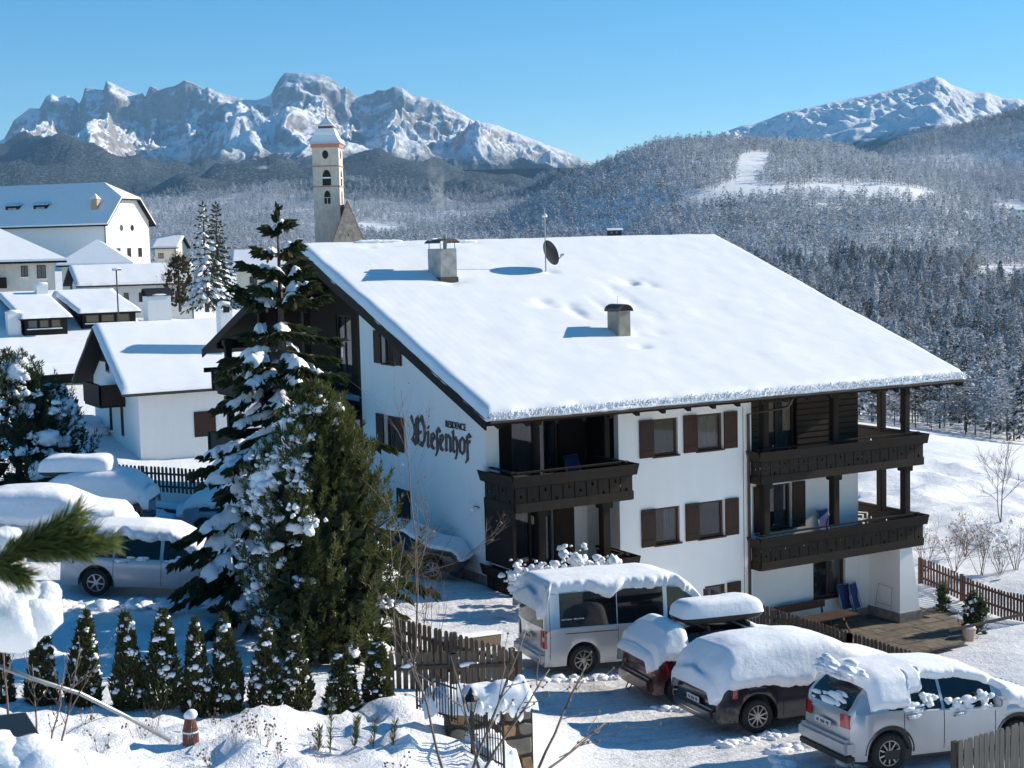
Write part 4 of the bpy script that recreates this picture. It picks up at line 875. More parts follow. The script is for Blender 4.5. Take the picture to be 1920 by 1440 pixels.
def text_obj(name, body, size, M, mat, parent=None, ext=0.01, width=1.0, align='LEFT', offset=0.0):
    cu_ = bpy.data.curves.new(name, 'FONT'); cu_.body = body; cu_.size = size; cu_.extrude = ext; cu_.align_x = align; cu_.offset = offset
    tmp = bpy.data.objects.new('tmp', cu_); COL.objects.link(tmp); dg = bpy.context.evaluated_depsgraph_get(); me = bpy.data.meshes.new_from_object(tmp.evaluated_get(dg)); bpy.data.objects.remove(tmp)
    me.transform(M @ Matrix.Diagonal((width, 1, 1, 1))); me.materials.clear(); me.materials.append(mat); me.name = name; return link(bpy.data.objects.new(name, me), parent)
def wall_frame(pl, u, z, w=0.02): return Matrix.Translation(pl.P(u, z, w)) @ Matrix((pl.r, (0, 0, 1), pl.n)).transposed().to_4x4()
text_obj('lettering', 'RESIDENCE', 0.30, wall_frame(PG, -40.53, -5.42), LETTER2, house, 0.008, 0.87, offset=0.002)
# ================================================================ cars
def mat_paint(name, c, metal=0.55, rough=0.32, dirt=0.35):
    t = NT(name); v = t.coord(1.0); z = t.sep(v)[2]; n = t.noise(v, 3.0, 5, 0.6); n2 = t.noise(v, 60, 3)
    low = t.node('ShaderNodeMapRange'); t.l.new(t.math('ADD', z, t.math('MULTIPLY', t.math('SUBTRACT', n, .5), .5)), low.inputs['Value'])
    for k, q_ in zip(('From Min', 'From Max', 'To Min', 'To Max'), (0.15, 0.85, dirt, 0.02)): low.inputs[k].default_value = q_
    t.color(t.mix(low.outputs[0], c, (0.22, 0.20, 0.18))); t.set(Metallic=t.math('SUBTRACT', metal, t.math('MULTIPLY', low.outputs[0], metal)), Roughness=t.math('ADD', rough, t.math('MULTIPLY', low.outputs[0], .4)), Coat_Weight=0.5, Coat_Roughness=0.08)
    return t.m
P_SILVER = mat_paint('silver_paint', (0.62, 0.63, 0.64)); P_SILVER2 = mat_paint('silver_grey_paint', (0.47, 0.49, 0.52)); P_NAVY = mat_paint('blue_black_paint', (0.008, 0.009, 0.015), 0.1, 0.22, 0.05); P_RED = mat_paint('dark_red_paint', (0.050, 0.005, 0.007), 0.1, 0.25, 0.10); P_BLACK = mat_paint('black_paint', (0.012, 0.012, 0.013), 0.1, 0.3, 0.15); P_BLUE = mat_paint('blue_grey_paint', (0.24, 0.29, 0.36), 0.4)
TYRE = mat_plain('tyre_rubber', (0.018, 0.018, 0.018), 0.85, var=0.3, scale=20, bump=0.3); RIM = mat_plain('alloy_rim', (0.42, 0.42, 0.43), 0.35, 0.85); CARGLASS = mat_plain('car_glass', (0.008, 0.010, 0.012), 0.05, var=0.05, coat=0.25, spec=0.4)
LIGHT_R = mat_plain('red_lamp', (0.42, 0.012, 0.014), 0.15, var=0.2, coat=1.0); LIGHT_W = mat_plain('clear_lamp', (0.65, 0.65, 0.66), 0.15, coat=1.0); TRIM = mat_plain('black_trim', (0.02, 0.02, 0.021), 0.6); PLATE = mat_plain('number_plate', (0.62, 0.62, 0.60), 0.5); CHROME = mat_plain('chrome', (0.6, 0.6, 0.6), 0.15, 1.0)
SNOW_CAR = mat_snow('snow_on_cars', 0.5, 70, 10.0, 0.02)
def wheel_meshes(r, w, spokes, style=0):
    m = MB(); pr = [(r*.66, -w/2), (r*.9, -w/2), (r*.985, -w*.38), (r, -w*.2), (r, w*.2), (r*.985, w*.38), (r*.9, w/2), (r*.66, w/2), (r*.64, w*.1), (r*.64, -w*.1)]
    n = 28; v = []; f = []
    for q, y in pr:
        for k in range(n): a = 2*pi*k/n; v.append((q*cos(a), y, q*sin(a)))
    L = len(pr)
    for i in range(L):
        for k in range(n): k2 = (k+1) % n; j = (i+1) % L; f.append((i*n+k, i*n+k2, j*n+k2, j*n+k))
    tyre = m.add(v, f)
    rm = MB(); v = []; f = []; y0 = -w*.42                    # outer face towards -y
    for q, y in ((r*.67, y0+.03), (r*.66, y0), (r*.60, y0), (r*.585, y0+.05)):
        for k in range(n): a = 2*pi*k/n; v.append((q*cos(a), y, q*sin(a)))
    for i in range(3):
        for k in range(n): k2 = (k+1) % n; f.append((i*n+k, i*n+k2, (i+1)*n+k2, (i+1)*n+k))
    rm.add(v, f)
    for k in range(spokes):
        a = 2*pi*k/spokes; c, s = cos(a), sin(a); wd = .026 if spokes > 6 else .04
        rm.bar((r*.10*c, y0+.015, r*.10*s), (r*.61*c, y0+.02, r*.61*s), wd, .03, (0, 1, 0))
    rm.tube([(0, y0+.05, 0), (0, y0-.002, 0)], r*.17, 12)
    bk = MB().tube([(0, y0+.10, 0), (0, y0+.06, 0)], r*.63, 20)
    def mk(mb, nm, mat, sm):
        me = bpy.data.meshes.new(nm); me.from_pydata([tuple(p) for p in mb.v], [], mb.f); bm = bmesh.new(); bm.from_mesh(me); bmesh.ops.recalc_face_normals(bm, faces=bm.faces); bm.to_mesh(me); bm.free()
        me.materials.append(mat)
        if sm: me.shade_smooth()
        return me
    return mk(tyre, 'wheel', TYRE, True), mk(rm, 'rim', RIM, False), mk(bk, 'brake_disc', TRIM, False)
def add_wheel(car, x, y, r, ms, flip, steer=0.0):
    o = bpy.data.objects.new('wheel', ms[0]); o.location = (x, y, r); o.rotation_euler = (0, random.uniform(0, 6), pi*flip+steer); link(o, car)
    for nm, me in (('rim', ms[1]), ('brake_disc', ms[2])): link(bpy.data.objects.new(nm, me), o)
def blurred_row(name, groups, h, L, M, mat, parent):
    """a row of characters too small to read: strokes of uneven height in word groups"""
    rg = random.Random(len(groups)*7+int(L*1000)); m = MB(); n = sum(groups)+len(groups)-1; st = L/n; x = 0
    for g in groups:
        for i in range(g): hh_ = h*rg.uniform(.7, 1.0); m.box(x, x+st*.28, hh_*.0, hh_, 0, .002, M); m.box(x+st*.28, x+st*.72, hh_*rg.choice((0, .4, .8)), hh_*rg.choice((.95, 1.0)), 0, .002, M) if rg.random() < .5 else m.box(x+st*.45, x+st*.7, 0, hh_*.9, 0, .002, M); x += st
        x += st
    return tag(m.build(name, mat, parent, fix=False), kind='stuff')
class Car:
    def __init__(s, name, label, pos, rz, L, W, top, belt, wb, rw, paint, glass, wind, rear, front_over, pitch=0.0, roll=0.0, taper=0.10, lean=0.24, spokes=10, arch=1.28, sill=0.24, steer=0.0, group=None):
        s.o = tag(empty(name, pos), label, 'van' if 'van' in name else 'car', group); s.o.rotation_euler = (roll, pitch, rz); s.L = L; s.W = W; s.top = top; s.belt = belt; s.lean = lean; s.paint = paint
        x0, x1 = -L/2, L/2; s.x0, s.x1 = x0, x1; s.xr = x1-front_over-wb; s.xf = x1-front_over; s.rw = rw; s.taper = taper; s.sill = sill; s.arch = arch
        xs = sorted(set([x0, x0+.02, x0+.06, x0+.14, x1-.02, x1-.06, x1-.16, x1-.3]+[round(t, 3) for t in np.linspace(x0, x1, 64)]+[s.xr+a*rw*arch for a in np.cos(np.linspace(0, pi, 15))]+[s.xf+a*rw*arch for a in np.cos(np.linspace(0, pi, 15))]+[t for g in glass for t in g]+list(wind)+list(rear)))
        xs = [t for t in xs if x0-1e-6 <= t <= x1+1e-6]; xs = [t for i, t in enumerate(xs) if i == 0 or t-xs[i-1] > 0.004]; s.xs = xs
        secs = [s.section(x) for x in xs]; n = len(secs[0]); V = []
        for x, sec in zip(xs, secs):
            for sg in (1, -1):
                for y, z in sec: V.append((s.bow(x, y), sg*y, z))
        def idx(i, sg, k): return i*2*n+(0 if sg > 0 else n)+k
        body = []; gl = {}
        for i in range(len(xs)-1):
            xm = (xs[i]+xs[i+1])/2
            for sg in (1, -1):
                for k in range(n-1):
                    q = (idx(i, sg, k), idx(i+1, sg, k), idx(i+1, sg, k+1), idx(i, sg, k+1)); q = q if sg < 0 else q[::-1]
                    key = None
                    if k in (4, 5):
                        for gi, g in enumerate(glass):
                            if g[0] <= xm <= g[1]: key = ('window', gi, sg)
                    if k in (7, 8):
                        if wind[0] <= xm <= wind[1]: key = ('windscreen', 0, 0)
                        if rear[0] <= xm <= rear[1]: key = ('rear_window', 0, 0)
                    (body if key is None else gl.setdefault(key, [])).append(q)
        for i in (0, len(xs)-1):
            loop = [idx(i, 1, k) for k in range(n)]+[idx(i, -1, k) for k in range(n-1, -1, -1)]; body.append(tuple(loop) if i == 0 else tuple(loop[::-1]))
        # underside
        for i in range(len(xs)-1): body.append((idx(i, 1, 0), idx(i+1, 1, 0), idx(i+1, -1, 0), idx(i, -1, 0)))
        def part(nm, faces, mat, sm=True, bevel=False):
            used = sorted({a for f in faces for a in f}); mp = {a: j for j, a in enumerate(used)}
            o = mesh_obj(nm, [V[a] for a in used], [tuple(mp[a] for a in f) for f in faces], mat, s.o, sm); bm = bmesh.new(); bm.from_mesh(o.data); bmesh.ops.remove_doubles(bm, verts=bm.verts, dist=0.002); bmesh.ops.recalc_face_normals(bm, faces=bm.faces); bm.to_mesh(o.data); bm.free()
            if sm: o.data.shade_smooth()
            return o
        s.body = part('body', body, paint)
        try:
            s.body.data.set_sharp_from_angle(angle=radians(38))
        except Exception: pass
        for (nm, gi, sg), fs in gl.items(): part(nm, fs, CARGLASS)
        ms = wheel_meshes(rw, .22, spokes); random.seed(int(L*100))
        for x, st in ((s.xr, 0), (s.xf, steer)):
            for sg in (1, -1): add_wheel(s.o, x, sg*(W/2-.13), rw, ms, 1 if sg > 0 else 0, st)
        for x in (s.xr, s.xf): MB().box(x-rw*1.15, x+rw*1.15, -W/2+.24, W/2-.24, .2, rw*2.1).build('wheel_well', TRIM, s.o)
    def tz(s, x): return float(np.interp(x, [p[0] for p in s.top], [p[1] for p in s.top]))
    def bz(s, x): return float(np.interp(x, [p[0] for p in s.belt], [p[1] for p in s.belt]))
    def hw(s, x):
        e = min((x-s.x0)/.55, (s.x1-x)/.95, 1.0); e = max(0.0, e); return s.W/2*(1-s.taper*(1-e)**2.2)
    def bow(s, x, y):   # plan curvature of nose and tail
        k = y/(s.W/2)
        if x < s.x0+.16: return x+.09*k*k*(1-(x-s.x0)/.16)
        if x > s.x1-.3: return x-.16*k*k*(1-(s.x1-x)/.3)
        return x
    def section(s, x):
        w = s.hw(x); zb = s.bz(x); zt = s.tz(x); low = s.sill
        for xc in (s.xr, s.xf):
            dx = abs(x-xc)/(s.rw*s.arch)
            if dx < 1: low = max(low, s.rw+s.rw*s.arch*sqrt(1-dx*dx))
        zb = min(zb, zt-.03); low = min(low, zb-.08); gh = min(1, max(0, (zt-zb-.05)/.5)); wr = w*(1-s.lean*gh-.03); m1 = max(low+.02, .42); m2 = max(m1+.02, .68)
        m1 = min(m1, zb-.05); m2 = min(m2, zb-.03)
        top = zt-.05*(.4+gh*.6)
        return [(w*.955, low), (w*.99, m1), (w*1.0, m2), (w*.985, zb-.02), (w*.965, zb), (w*.965+(wr-w*.965)*.55, zb+(top-zb)*.55), (wr, top), (wr*.86, zt-.012), (wr*.5, zt), (0, zt+.012)]
    def edge(s, x, q):
        """point on the section at fraction q from the roof centre (0) to the sill (1), with outward normal"""
        pts = s.section(x)[::-1]; d = [0]
        for a, b in zip(pts[:-1], pts[1:]): d.append(d[-1]+sqrt((a[0]-b[0])**2+(a[1]-b[1])**2))
        t = q
        return s._edge(pts, d, t)
    def _edge(s, pts, d, t):
        y = np.interp(t, d, [p[0] for p in pts]); z = np.interp(t, d, [p[1] for p in pts])
        y2 = np.interp(t+.05, d, [p[0] for p in pts]); z2 = np.interp(t+.05, d, [p[1] for p in pts]); y1 = np.interp(max(0, t-.05), d, [p[0] for p in pts]); z1 = np.interp(max(0, t-.05), d, [p[1] for p in pts])
        ty, tz = y2-y1, z2-z1; l = sqrt(ty*ty+tz*tz)+1e-9; return y, z, -tz/l, ty/l, d
    def reach(s, x, k):   # arc length from roof centre to ring index k (rings counted from the sill)
        pts = s.section(x)[::-1]; d = 0; n = len(pts)
        for j in range(n-1-k): d += sqrt((pts[j][0]-pts[j+1][0])**2+(pts[j][1]-pts[j+1][1])**2)
        return d
    def snow(s, xa, xb, thick, cover, seed=0, side=0.10, tail=0.0, name='snow_cover', smooth=7, rag=0.05, na=96, nq=26, cover_l=None):
        """blanket from xa to xb; cover(x) gives ring index (float, from sill 0 .. roof 9) down to which the sides are covered"""
        X = np.linspace(xa, xb, na); P = np.zeros((na, 2*nq-1, 3)); zs = np.array([s.tz(min(max(x, s.x0+.01), s.x1-.01)) for x in X]); k = np.ones(smooth)/smooth; zsm = np.convolve(np.pad(zs, smooth//2, mode='edge'), k, 'valid'); lift = np.maximum(zsm-zs, -.02)
        ny = fbm(X*3.5, X*0+seed, 5, seed+3, .65); ny2 = fbm(X*3.5, X*0+seed+9, 5, seed+5, .65)
        NQ = np.stack([1+.07*fbm(X[:, None]*1.8+np.zeros((1, nq)), sg_*np.linspace(0, 1.6, nq)[None, :]*1.8+5+np.zeros((na, 1)), 3, seed) for sg_ in (1, -1)])
        for i, x in enumerate(X):
            xc = min(max(x, s.x0+.03), s.x1-.03); ex = min((x-xa)/.22, (xb-x)/.22, 1.0); ex = sqrt(max(0, 1-(1-max(ex, 0))**2))
            for sg, nn in ((1, ny2), (-1, ny)):
                c = cover(x) if (sg < 0 or cover_l is None) else cover_l(x); c0 = int(c); fr = c-c0; R = s.reach(xc, c0)*(1-fr)+s.reach(xc, c0+1)*fr; R = R+nn[i]*rag*2
                for j in range(nq):
                    u = j/(nq-1); q = R*u; y, z, a, b, d = s.edge(xc, q)
                    ed = sqrt(max(0, 1-max(0, (u-.88)/.12)**2)); t = (thick*max(b, 0)**.8+side*(1-max(b, 0)))*ed*ex+.004
                    n_ = NQ[0 if sg > 0 else 1, i, j]
                    # normal of the offset: (a,b) in (y,z)
                    yy = y+abs(a)*t*n_; zz = z+b*t*n_+lift[i]*max(0, 1-u*1.6)*ex
                    P[i, nq-1+(j if sg > 0 else -j)] = (s.bow(xc, y)+(x-xc), sg*yy, zz)
        return grid_obj(name, P, SNOW_CAR, s.o, flip=False)
    def side_strip(s, x0, x1, z, h, mat=TRIM, name='door_gap', sg=-1, out=.004):
        v = []
        for x in (x0, x1):
            for zz in (z-h/2, z+h/2): v.append((x, sg*(s.yat(x, zz)+out), zz))
        return mesh_obj(name, v, [(0, 2, 3, 1)], mat, s.o)
    def yat(s, x, z):
        sec = s.section(x); return float(np.interp(z, [p[1] for p in sec[:7]], [p[0] for p in sec[:7]]))
    def gap(s, x, z0, z1, w=.012, sg=-1):
        zs = np.linspace(z0, z1, 8); v = []
        for z in zs:
            for dx in (-w/2, w/2): v.append((x+dx, sg*(s.yat(x, z)+.004), z))
        return mesh_obj('door_gap', v, [(2*i, 2*i+1, 2*i+3, 2*i+2) for i in range(len(zs)-1)], TRIM, s.o)
    def handle(s, x, z, sg=-1): return MB().box(x-.1, x+.1, sg*(s.yat(x, z)+.03)-.012, sg*(s.yat(x, z)+.03)+.012, z-.018, z+.018).build('door_handle', s.paint, s.o, bevel=.008)
    def mirror(s, x, z, mat=None):
        for sg in (-1, 1):
            y = s.yat(x, z); MB().box(x-.09, x+.09, sg*(y+.14)-.1, sg*(y+.14)+.1, z, z+.16).build('mirror', mat or s.paint, s.o, bevel=.03)
    def lamp(s, z0, z1, y0, y1, x, wrap, name='tail_light', mat=LIGHT_R):
        for sg in (-1, 1):
            n = 6; v = []
            for z in np.linspace(z0, z1, 4):
                row = []
                for t in np.linspace(0, 1, n):   # from rear inner edge round the corner on to the side
                    if t < .6: y = y0+(y1-y0)*t/.6; xx = s.bow(x, y)-.012*(1 if x < 0 else -1)
                    else: y = s.yat(x+(wrap)*(t-.6)/.4*1.0, z)+.010; xx = s.bow(x, y)+wrap*(t-.6)/.4
                    v.append((xx, sg*y, z))
            mesh_obj(name, v, [(i*n+k, i*n+k+1, (i+1)*n+k+1, (i+1)*n+k) for i in range(3) for k in range(n-1)], mat, s.o, True)
    def plate(s, z, x=None, txt='', w=.52):
        x = (s.x0 if x is None else x)-.012; MB().box(x-.008, x+.008, -w/2, w/2, z-.055, z+.055).build('number_plate', PLATE, s.o)
        if txt: blurred_row('plate_text', txt, .072, .42, Matrix.Translation((x-.0095, w*.40, z-.036)) @ Matrix(((0, 0, -1), (-1, 0, 0), (0, 1, 0))).to_4x4(), LETTER2, s.o)
def place(contact, rz, wb, W, L, front_over):
    """car centre from the ground contact of its right rear wheel; nose dips with the ground"""
    h = Vector((cos(rz), sin(rz), 0)); l = Vector((-sin(rz), cos(rz), 0)); r = Vector((contact[0], contact[1], 0)); c = r+h*(front_over_to_c(L, front_over, wb))+l*(W/2-.13)
    zr = gz(r.x, r.y); f = r+h*wb; zf = gz(f.x, f.y); l2 = r+l*1.5; zl = gz(l2.x, l2.y)
    pitch = -atan2(zf-zr, wb); roll = atan2(zl-zr, 1.5); k = front_over_to_c(L, front_over, wb)
    return (c.x, c.y, zr+(zf-zr)*k/wb+(zl-zr)/1.5*(W/2-.13)), pitch, roll
def front_over_to_c(L, fo, wb): return L/2-(fo)-0.0-(0)-(-wb+wb)+0.0-(L/2-fo-wb)-wb+(wb-(L/2-fo))+0.0 if False else (wb-(L/2-fo))
RZ = radians(-10)
# -- silver van
p, pi_, ro_ = place((17.82, 28.47), RZ, 3.0, 1.9, 4.9, 0.9)
van = Car('minivan', 'silver van with a snow-covered roof and dark side windows', p, RZ, 4.9, 1.9,
  [(-2.45, 1.05), (-2.43, 1.5), (-2.36, 1.82), (-2.2, 1.93), (-1, 1.95), (0.6, 1.94), (1.0, 1.88), (1.35, 1.62), (1.72, 1.20), (1.82, 1.12), (2.2, 1.0), (2.38, .85), (2.45, .6)], [(-2.45, .98), (-2.2, 1.12), (1.3, 1.10), (1.8, 1.08), (2.2, .94), (2.45, .55)],
  3.0, .34, P_SILVER, [(-2.02, -.62), (-.60, .56), (.66, 1.40)], (1.12, 1.78), (9, 9.1), 0.9, pi_, ro_, taper=.06, lean=.10, spokes=9, arch=1.22)
van.snow(-2.60, 1.95, .24, lambda x: 6.05-(.5 if -1.2 < x < -.4 else 0)*abs(sin((x+1.2)*3.9))+(.15 if x > .6 else 0)-.9*sstep(-2.25, -2.45, x), 4, .12, rag=.05)
van.snow(1.55, 2.42, .14, lambda x: 7.2, 9, .05, name='bonnet_snow')
# tailgate window, lamps, plate, seams
def rear_panel(car, y0, y1, z0, z1, name, mat, out=.012, n=9):
    v = []
    for z in (z0, z1):
        for y in np.linspace(y0, y1, n): v.append((car.bow(car.x0, abs(y))-out+max(0, (z-1.35))*.16, y, z))
    return mesh_obj(name, v, [(i, i+1, n+i+1, n+i) for i in range(n-1)], mat, car.o, True)
rear_panel(van, -.76, .76, 1.12, 1.62, 'rear_window', CARGLASS); van.lamp(.66, 1.06, .70, .90, -2.45, .16); rear_panel(van, -.90, -.80, .82, .92, 'reversing_light', LIGHT_W, .022, 3)
van.plate(.83, -2.46, (2, 3, 2)); van.gap(-.60, .3, 1.08); van.gap(.58, .3, 1.1); van.gap(-2.26, .4, 1.9); van.side_strip(-1.9, -.6, .98, .018, name='door_rail'); van.side_strip(-2.25, 1.6, .90, .008); van.side_strip(-2.3, 1.5, .5, .01); van.handle(.75, .98); van.mirror(1.32, 1.1)
MB().box(-2.52, -2.3, -.86, .86, .30, .56).build('rear_bumper', P_SILVER, van.o, bevel=.06); MB().lathe([(.06, -.004), (.06, .004)], (0, 0, 0), 16).build('badge', CHROME, van.o).matrix_local = Matrix.Translation((-2.475, 0, 1.02)) @ Matrix.Rotation(pi/2, 4, 'Y')
for k, tx in enumerate(((7, 7), (4, 1, 6), (12,))):
    y = -(van.yat(-1.9, 1.25)+.006); blurred_row('window_lettering', tx, .05 if k < 2 else .035, .56-.05*k, Matrix.Translation((-1.98+.03*k, y+.012, 1.27-.075*k)) @ Matrix.Rotation(pi/2, 4, 'X'), WHITE_PL, van.o)
# -- silver compact SUV
p, pi_, ro_ = place((18.3, 19.2), RZ, 2.69, 1.80, 4.38, .90)
suv = Car('silver_suv', 'silver SUV with snow piled on roof and bonnet, parked nearest', p, RZ, 4.38, 1.80,
  [(-2.22, .75), (-2.20, .98), (-2.1, 1.13), (-1.95, 1.34), (-1.72, 1.53), (-1.5, 1.59), (-.6, 1.62), (.2, 1.58), (.55, 1.51), (1.2, 1.16), (1.3, 1.10), (1.8, 1.02), (2.1, .90), (2.22, .6)], [(-2.22, .70), (-2.05, 1.08), (-1.4, 1.10), (.2, 1.02), (1.2, .98), (1.9, .90), (2.22, .55)],
  2.69, .35, P_SILVER2, [(-1.42, -.32), (-.26, .80)], (.62, 1.24), (-2.12, -1.74), .90, pi_, ro_, lean=.26, spokes=10, taper=.17)
suv.snow(-1.78, 1.35, .16, lambda x: (4.15 if x < -1.0 else 5.1 if x < -.7 else 5.95)-.0, 14, .10, rag=.03); suv.snow(1.0, 2.27, .13, lambda x: 3.9+.2*sin(x*9), 17, .10, name='bonnet_snow')
suv.lamp(.80, 1.04, .48, .84, -2.18, .30); suv.plate(.80, -2.21, (2, 3, 2)); suv.gap(-.29, .35, 1.02); suv.gap(.80, .35, 1.0); suv.gap(-1.12, .72, 1.05); suv.handle(-.95, .93); suv.handle(.02, .90); suv.mirror(.86, 1.02)
MB().box(-2.28, -2.0, -.80, .80, .34, .62).build('rear_bumper', P_SILVER2, suv.o, bevel=.06); MB().box(-2.25, -2.0, -.78, .78, .22, .36).build('bumper_skirt', TRIM, suv.o, bevel=.03); suv.side_strip(-1.5, 1.3, .32, .16, TRIM, 'sill_trim', out=.006)
def arch_trim(car, x, r1, r2, mat=TRIM):
    v = []; n = 18
    for k in range(n):
        a = pi*k/(n-1)
        for r in (r1, r2): z = car.rw+r*sin(a); xx = x+r*cos(a); v.append((xx, -(car.yat(xx, max(z, .3))+.010), z))
    mesh_obj('arch_trim', v, [(2*i, 2*i+1, 2*i+3, 2*i+2) for i in range(n-1)], mat, car.o, True)
for x in (suv.xr, suv.xf): arch_trim(suv, x, suv.rw*1.2, suv.rw*1.42)
def lump(name, c, r, parent, seed=0, mat=None, sub=2, squash=.8):
    rg = np.random.default_rng(seed); bm = bmesh.new(); bmesh.ops.create_icosphere(bm, subdivisions=sub, radius=1.0)
    for v in bm.verts:
        p_ = np.array(v.co); n_ = 1+.28*float(fbm(np.array([p_[0]*1.6+seed]), np.array([p_[1]*1.6+p_[2]*2.1]), 3, seed)[0]); v.co = Vector((c[0]+p_[0]*r[0]*n_, c[1]+p_[1]*r[1]*n_, c[2]+p_[2]*r[2]*n_))
    me = bpy.data.meshes.new(name); bm.to_mesh(me); bm.free(); me.materials.append(mat or SNOW_LUMP); me.shade_smooth(); return link(bpy.data.objects.new(name, me), parent)
def cling(parent, c, r, seed, n=9):
    rg = np.random.default_rng(seed); q = rg.normal(0, .5, (n, 3))*np.array(r); s = rg.uniform(.35, .75, n)[:, None]*np.array(r); V, F = lumps(np.array(c)+q, np.maximum(s, .018), rg); return tag(tris_obj('clinging_snow', V, F, SNOW_CAR, parent, True), kind='stuff')
for k, (x, y, z, a, b, c) in enumerate([(-1.88, -.45, 1.74, .14, .34, .10), (-1.98, .05, 1.66, .13, .40, .10), (-1.85, .5, 1.74, .14, .25, .10), (-2.02, -.1, 1.18, .06, .36, .12), (-2.06, -.35, 1.10, .05, .16, .10), (-2.04, .3, 1.12, .05, .22, .08), (-.95, -.87, 1.10, .16, .05, .09), (-.62, -.84, 1.16, .14, .05, .13), (-.1, -.86, 1.10, .14, .05, .10), (.25, -.85, 1.12, .2, .05, .10), (.62, -.86, 1.14, .16, .06, .14), (-.95, -.93, .97, .10, .03, .03), (.02, -.93, .93, .10, .03, .03), (1.62, -.9, .82, .1, .06, .2)]): cling(suv.o, (x, y, z), (a, b, c), 200+k)
# -- dark estate car
p, pi_, ro_ = place((18.09, 22.56), RZ, 2.85, 1.86, 4.75, .95)
est = Car('dark_estate_car', 'blue-black estate car buried in snow down to its door handles', p, RZ, 4.75, 1.86,
  [(-2.37, .70), (-2.34, .95), (-2.2, 1.12), (-1.9, 1.38), (-1.5, 1.47), (-.4, 1.50), (.2, 1.46), (.5, 1.36), (1.15, 1.02), (1.3, .96), (1.9, .88), (2.25, .75), (2.37, .55)], [(-2.37, .66), (-2.1, .96), (.2, .93), (1.1, .90), (2.0, .80), (2.37, .5)],
  2.85, .335, P_NAVY, [(-1.75, -.9), (-.85, .0), (.06, .95)], (.55, 1.2), (-2.2, -1.85), .95, pi_, ro_, lean=.24, spokes=10)
est.snow(-2.50, 2.36, .27, lambda x: 3.15+.25*sin(x*2.1)+.2*sin(x*5+1)-.35*sstep(-1.9, -2.4, x)-.3*sstep(-1.2, -2.0, x), 24, .17, rag=.045, smooth=11)
est.lamp(.74, .93, .50, .88, -2.34, .40); est.plate(.62, -2.36, (2, 3, 2)); est.gap(-.87, .3, .9); est.gap(.03, .3, .9); MB().box(-2.43, -2.1, -.84, .84, .30, .56).build('rear_bumper', P_NAVY, est.o, bevel=.06); rear_panel(est, -.8, .8, .40, .42, 'chrome_strip', CHROME, .075)
# -- dark red hatchback with roof box
p, pi_, ro_ = place((18.27, 25.33), RZ, 2.55, 1.74, 4.1, .85)
red = Car('red_hatchback', 'dark red hatchback carrying a snow-capped roof box beside the silver van', p, RZ, 4.1, 1.74,
  [(-2.05, .75), (-2.02, .98), (-1.95, 1.08), (-1.62, 1.38), (-1.4, 1.47), (-.4, 1.50), (.25, 1.46), (1.0, 1.06), (1.15, .99), (1.6, .90), (1.95, .75), (2.05, .55)], [(-2.05, .7), (-1.9, .98), (.2, .93), (1.0, .90), (1.7, .82), (2.05, .5)],
  2.55, .31, P_RED, [(-1.25, -.35), (-.3, .75)], (.35, 1.04), (-1.95, -1.6), .85, pi_, ro_, lean=.24, spokes=7)
red.snow(-2.17, -1.12, .20, lambda x: 3.0-.8*sstep(-1.7, -2.05, x), 33, .14, rag=.05, name='hatch_snow', smooth=5); red.snow(.3, 2.1, .20, lambda x: 4.0, 35, .1, name='bonnet_snow')
red.lamp(.66, 1.0, .52, .82, -2.02, .30); MB().box(-2.1, -1.85, -.78, .78, .26, .58).build('rear_bumper', P_RED, red.o, bevel=.06); red.gap(-.33, .3, .9); red.mirror(.66, .95)
MB().tube([(-2.08, .25, .30), (-2.16, .22, .18), (-2.16, .08, .18), (-2.08, .05, .30)], .015, 6).build('tow_loop', BLACK, red.o)
def roof_box(label, car, x0, x1, y0, y1, z, snow=.2, seed=0):
    M = car.o.matrix_basis.copy(); o = tag(empty('roof_box'), label, 'roof box'); o.matrix_world = M @ Matrix.Translation(((x0+x1)/2, (y0+y1)/2, z))
    a, b = (x1-x0)/2, (y1-y0)/2; nx, ny = 40, 22; P = np.zeros((nx, ny, 3))
    m = MB(); secs = 15; v = []; f = []; k = 20
    for i in range(secs):
        t = -1+2*i/(secs-1); e = (1-abs(t)**4)**.5*.25+.75; hgt = .30*(1-abs(t)**6*.5)
        for j in range(k): an = 2*pi*j/k; cy = np.sign(cos(an))*abs(cos(an))**.4; cz = np.sign(sin(an))*abs(sin(an))**.5; v.append((a*t, b*e*cy, .17+(hgt*.5*cz)))
    for i in range(secs-1):
        for j in range(k): j2 = (j+1) % k; f.append((i*k+j, i*k+j2, (i+1)*k+j2, (i+1)*k+j))
    f += [tuple(range(k))[::-1], tuple(range((secs-1)*k, secs*k))]; m.add(v, f).build('shell', TRIM, o, smooth=True)
    for xx in (-a*.5, a*.5): MB().box(xx-.03, xx+.03, -.58, .58, -.06, .02).build('roof_bar', BLACK, o)
    for i in range(nx):
        for j in range(ny):
            u, w = -1+2*i/(nx-1), -1+2*j/(ny-1); r_ = 1-max(abs(u)**5, abs(w)**4); r_ = max(0, 1-abs(u)**7)**.5*max(0, 1-abs(w)**6)**.5
            P[i, j] = (a*1.05*u*(1-.04*abs(w)**6), b*1.05*w*(.80+.20*(1-abs(u)**4)**.5), .17+.015+(.13+snow)*r_*(1+.10*float(fbm(np.array([u*2.]), np.array([w*2.]), 3, seed)[0])))
    grid_obj('snow_cap', P, SNOW_CAR, o); return o
roof_box('black roof box capped with snow on the dark red car', red, -1.15, .75, -.70, .15, 1.56, .22, 3)
